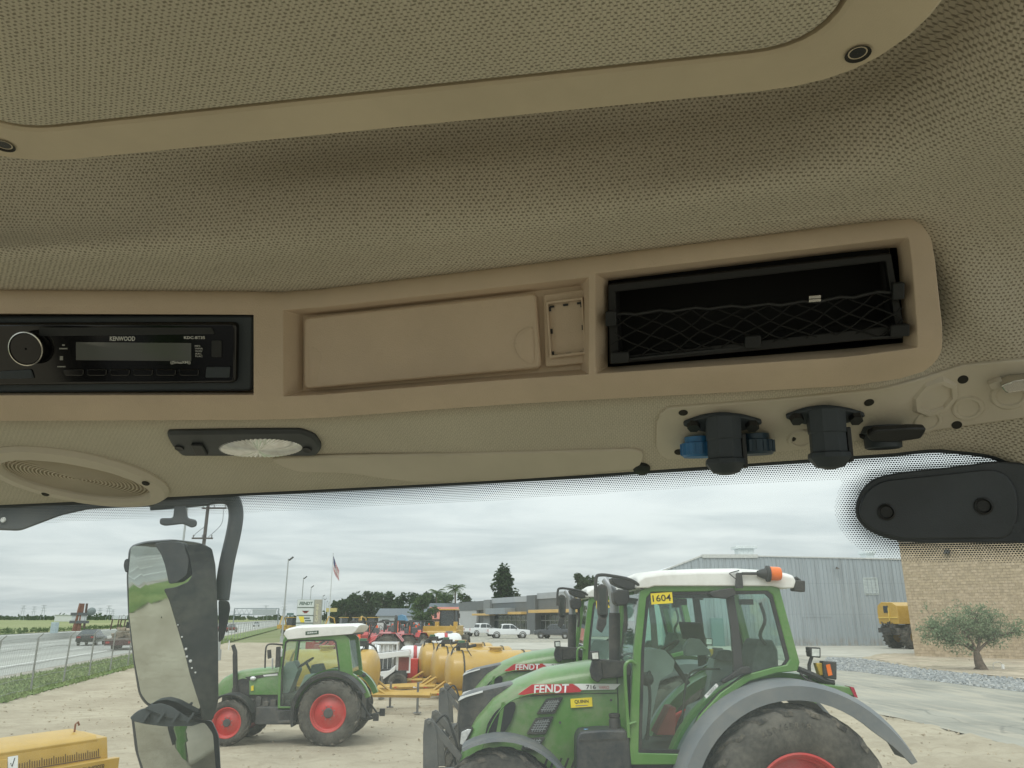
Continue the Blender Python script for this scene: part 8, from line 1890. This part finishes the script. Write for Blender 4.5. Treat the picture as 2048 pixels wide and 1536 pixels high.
# ================================================================== SIDE MIRROR AND OWN TRACTOR
def own_and_mirror():
    YM = 1.86
    MP = lambda u, v, d=0.: D(u, v, YM + d)
    T = thing('side_mirror', MP(345, 1250), 'tall black side mirror with separate lower wide-angle glass on a bent arm', 'side mirror')
    HB = pmat('mirror_black', (.030, .036, .040), .5, 0, .12, 8, .2, 300, dirt=.14, dscale=6)
    # housing shell: outline, deep behind the glass
    o_ = [(258, 1092), (290, 1082), (345, 1078), (400, 1085), (424, 1096), (431, 1130), (436, 1240), (437, 1400), (424, 1440), (398, 1442), (320, 1424), (291, 1410), (277, 1390), (266, 1320), (256, 1230), (253, 1150)]
    def ring(poly, d, k=1.0, cu=345, cv=1255): return [MP(cu + (u - cu) * k, cv + (v - cv) * k, d) for u, v in poly]
    o2 = round_poly2(o_, 14)
    mb = MB(); mb.loft([ring(o2, -.012, .985), ring(o2, .0), ring(o2, .05, .99), ring(o2, .11, .90), ring(o2, .14, .72)], cap=True); hs = mb.build('housing', HB, T, angle=40)
    # glass, turned a little outwards and down
    g_ = [(261, 1096), (292, 1087), (336, 1083), (380, 1085), (398, 1098), (403, 1130), (398, 1152), (368, 1158), (330, 1172), (345, 1220), (366, 1300), (384, 1365), (400, 1420), (398, 1438), (320, 1420), (293, 1407), (280, 1388), (269, 1320), (259, 1230), (256, 1150)]
    mm = NT('mirror_glass_main'); mirr = mm.done(mm.princ(mm.mix(mm.ramp(mm.noise(14, 6, mm.obj()), .35, .75), (.60, .65, .63), (.50, .53, .50)), mm.ramp(mm.noise(9, 5, mm.obj()), .3, .8, .02, .07), 1.0))
    def glass(name, poly, d0, n, bend, parent):
        c = MP(sum(u for u, _ in poly) / len(poly), sum(v for _, v in poly) / len(poly), d0); n = Vector(n).normalized(); x, y, z = frame_from(n)
        # dense curved pane: project outline on the tilted plane, then bow it
        p2 = round_poly2(poly, 6, 2); P = []
        for u, v in p2:
            r = ray(u, v); t = (c - CAM).dot(n) / r.dot(n); P.append(CAM + r * t)
        rings = []
        for k in (1, .85, .7, .55, .4, .25, .1, .01):
            row = []
            for p in P:
                q = c + (p - c) * k; rr = (q - c).length; row.append(q + n * (-rr * rr / (2 * bend)))
            rings.append(row)
        mb = MB(); mb.loft(rings, cap=False); return mb.build(name, mirr, parent, angle=180)
    glass('main_glass', [(259, 1094), (292, 1085), (345, 1080), (400, 1087), (410, 1110), (412, 1240), (408, 1438), (320, 1420), (292, 1407), (279, 1388), (268, 1320), (258, 1230), (255, 1150)], -.060, MN1, 2.4, hs)
    # housing edge and dark cab reflection, built as one slab before the glass
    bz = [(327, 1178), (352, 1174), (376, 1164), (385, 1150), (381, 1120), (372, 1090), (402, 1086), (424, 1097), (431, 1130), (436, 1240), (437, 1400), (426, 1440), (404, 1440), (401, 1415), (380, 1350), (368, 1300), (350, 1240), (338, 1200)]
    mb = MB(); b2 = round_poly2(bz, 5, 3); mb.loft([[MP(u, v, -.094) for u, v in b2], [MP(u, v, -.012) for u, v in b2]]); bz_o = mb.build('cab_reflection_bezel', pmat('reflection_gloss_black', (.016, .02, .021), .16, 0, .2, 9, dirt=.15, dscale=8), hs, bevel=.004)
    ar = [(308, 1087), (345, 1082), (366, 1086), (378, 1120), (374, 1150), (352, 1166), (338, 1168), (330, 1130), (322, 1108)]  # dark curved reflection of the arm, modelled as a solid slab
    mb = MB(); mb.loft([[MP(u, v, -.090) for u, v in round_poly2(ar, 5, 3)], [MP(u, v, -.02) for u, v in round_poly2(ar, 5, 3)]]); mb.build('arm_reflection_slab', HB, hs, bevel=.004)
    for u, v, r_ in ((364, 1274, 1.6), (372, 1298, 2.4), (374, 1313, 2.0), (381, 1322, 2.8), (384, 1336, 1.6), (391, 1345, 1.6), (356, 1250, 1.2)):  # pale spots within the cab reflection, modelled as small white domes
        mb = MB(); c = MP(u, v, -.0945); mb.lathe([(r_ * .0012, 0), (r_ * .0010, .002), (.0001, .0025)], c, (0, -1, 0), 10); mb.build('white_dot', PRWHT, bz_o)
    mb = MB(); a2 = round_poly2([(249, 1120), (256, 1116), (258, 1128), (257, 1142), (251, 1146), (247, 1132)], 4, 2); mb.loft([[MP(u, v, -.02) for u, v in a2], [MP(u, v, .03) for u, v in a2]]); mb.build('side_knob', HB, hs, bevel=.004)
    # lower wide-angle head
    lo = [(262, 1432), (280, 1418), (330, 1410), (398, 1440), (424, 1440), (438, 1470), (445, 1600), (300, 1600), (270, 1500)]
    mb = MB(); l2 = round_poly2(lo, 8); cl = (350, 1520); mb.loft([ring(l2, .055, .985, *cl), ring(l2, .06, 1, *cl), ring(l2, .10, .98, *cl), ring(l2, .14, .8, *cl)]); lh = mb.build('lower_housing', HB, T, angle=40)
    glass('wide_angle_glass', [(266, 1440), (285, 1446), (330, 1452), (380, 1452), (408, 1446), (425, 1470), (432, 1596), (302, 1596), (276, 1510)], -.008, MN2, .8, lh)
    for k, q in enumerate(([(259, 1436), (272, 1424), (290, 1416), (330, 1432), (372, 1442), (404, 1446), (384, 1452), (330, 1453), (290, 1448), (266, 1442)], [(288, 1417), (300, 1410), (322, 1406), (342, 1412), (372, 1432), (392, 1442), (372, 1444), (330, 1434)])):
        mb = MB(); q2 = round_poly2(q, 4, 2); d = -.048 - .006 * k; mb.loft([[MP(u, v, d) for u, v in q2], [MP(u, v, d + .012) for u, v in q2]]); mb.build('hood_flap', pmat('flap_grey', (.065, .076, .08), .55, 0, .1, 9), lh, bevel=.004)
    for k in range(4):
        u0 = 282 + k * 30; mb = MB(); q = [(u0, 1444), (u0 + 14, 1424), (u0 + 18, 1426), (u0 + 4, 1446)]; mb.loft([[MP(u, v, -.062) for u, v in q], [MP(u, v, -.05) for u, v in q]]); mb.build('flap_rib', pmat('flap_grey', (.065, .076, .08), .55), lh)
    # arm from the cab roof
    mb = MB(); mb.tube([MP(300, 1006, -.1), MP(400, 998, -.05), MP(442, 993, .0), MP(464, 1000, .02), MP(472, 1024, .03), MP(468, 1062, .03), MP(453, 1130, .025), MP(443, 1200, .02)], [.018, .019, .020, .020, .021, .021, .020, .018], 10, sub=5); mb.build('arm', HB, T, angle=80)
    mb = MB(); q = round_poly2([(437, 1200), (458, 1202), (461, 1215), (455, 1250), (447, 1278), (437, 1286)], 5); mb.loft([[MP(u, v, -.01) for u, v in q], [MP(u, v, .07) for u, v in q]]); mb.build('motor_box', HB, T, bevel=.008)
    mb = MB(); q = [(349, 1010), (372, 1010), (376, 1036), (394, 1040), (394, 1052), (384, 1056), (366, 1048), (330, 1052), (319, 1048), (320, 1036), (346, 1036)]; q2 = round_poly2(q, 4, 2); mb.loft([[MP(u, v, -.1) for u, v in q2], [MP(u, v, -.02) for u, v in q2]]); mb.build('arm_bracket', HB, T, bevel=.005)
    # roof side visor at the far left
    vt = thing('roof_visor', D(60, 1030, 1.35), 'black plastic roof edge trim hanging outside the top left of the glass', 'roof trim')
    q = [(-260, 985), (430, 985), (430, 1002), (418, 1012), (300, 1013), (180, 1018), (122, 1031), (72, 1050), (40, 1062), (-10, 1060), (-260, 1076)]
    q2 = round_poly2(q, 10, 3); mb = MB(); mb.loft([[D(u, v, 1.30) for u, v in q2], [D(u, v, 1.40) for u, v in q2]]); vo = mb.build('trim', HB, vt, bevel=.008)
    mb = MB(); mb.lathe([(.0045, 0), (.004, .002), (.0001, .0022)], D(7, 1040, 1.2985), (0, -1, 0), 12); mb.build('white_dot', PRWHT, vo)
MN1, MN2 = (-.04, -.985, -.130), (.10, -.92, -.30)
own_and_mirror()

def added_own_tractor_body():  # body mostly out of view, added to shape light on the lining and reflections
    T = thing('added_own_tractor_body', (0, -.6, 0), 'added body, mostly out of view, of the green tractor whose cab the picture is taken from', 'tractor')
    P = lambda a, b, z: CAM + LAT * a + FW * b + Vector((0, 0, z))
    def pr(name, pts, vec, m, bevel=.02): mb = MB(); mb.extrude([P(*p) for p in pts], vec); return mb.build(name, m, T, bevel=bevel)
    cx = -.12; CABTRIM = pmat('cab_trim_sand', (.42, .37, .29), .7, 0, .06, 5)
    pr('cab_floor', [(cx - .85, -.95, -1.45), (cx + .85, -.95, -1.45), (cx + .85, .75, -1.45), (cx - .85, .75, -1.45)], (0, 0, .06), CABTRIM)
    pr('dashboard', [(cx - .35, .45, -1.4), (cx - .35, .80, -1.4), (cx - .35, .92, -.98), (cx - .35, .60, -.92), (cx - .35, .42, -1.05)], LAT * .7, CABTRIM)
    pr('seat', [(cx - .28, -.62, -.95), (cx - .28, -.05, -.95), (cx - .28, -.05, -.82), (cx - .28, -.36, -.80), (cx - .28, -.44, -.25), (cx - .28, -.58, -.25)], LAT * .56, CABTRIM, .04)
    pr('side_console', [(cx + .34, -.7, -1.4), (cx + .34, .25, -1.4), (cx + .34, .25, -.62), (cx + .34, -.7, -.70)], LAT * .4, CABTRIM)
    for a in (-.95, .71):
        mb = MB(); mb.tube([P(a, -.30, -1.4), P(a + (.03 if a < 0 else -.03), -.28, .40)], .05, 6); mb.build('middle_pillar', RUB, T)
        mb = MB(); mb.tube([P(a, -.95, -.9), P(a + (.03 if a < 0 else -.03), -.90, .40)], .06, 6); mb.build('rear_pillar', GREEN2, T)
    mb = MB(); mb.tube([P(.56, .70, .10), P(.60, .72, -.2), P(.66, .80, -1.3)], .05, 8, sub=3); mb.build('front_pillar', GREEN2, T)
    mb = MB(); mb.tube([P(-1.0, .66, .12), P(-1.02, .68, -.2), P(-1.04, .80, -1.3)], .05, 8, sub=3); mb.build('front_pillar', GREEN2, T)
    pr('bonnet', [(cx - .36, 1.0, -1.5), (cx - .36, 1.0, -1.0), (cx - .36, 2.3, -1.2), (cx - .36, 2.6, -1.4), (cx - .36, 2.6, -1.7)], LAT * .72, GREEN, .05)
    for s in (-1, 1):
        c = P(cx + s * .72, -1.0, -1.80)
        mb = MB(); mb.lathe([(.45, -.3), (.86, -.33), (.94, -.2), (.95, 0), (.94, .2), (.86, .33), (.45, .3)], c, LAT, 32); ty = mb.build('wheel', TYRE, T)
        mb = MB(); mb.lathe([(.46, s * .2), (.3, s * .05), (.001, s * .1)], c, LAT, 20); mb.build('wheel_rim', RED, ty)
        ring = []; mb = MB()
        for i in range(17):
            a = R(195 - 190 * i / 16); e = -FW * math.cos(a) * -1 + Vector((0, 0, math.sin(a)))
            e = FW * math.cos(a) + Vector((0, 0, math.sin(a))); ring.append([c + e * 1.12 + LAT * -.36, c + e * 1.14 + LAT * -.36, c + e * 1.14 + LAT * .36, c + e * 1.12 + LAT * .36])
        mb.loft(ring); mb.build('fender', RUB, T)
        c = P(cx + s * .9, 2.1, -2.05); mb = MB(); mb.lathe([(.35, -.22), (.62, -.24), (.65, 0), (.62, .24), (.35, .22)], c, LAT, 28); mb.build('front_wheel', TYRE, T)
added_own_tractor_body()
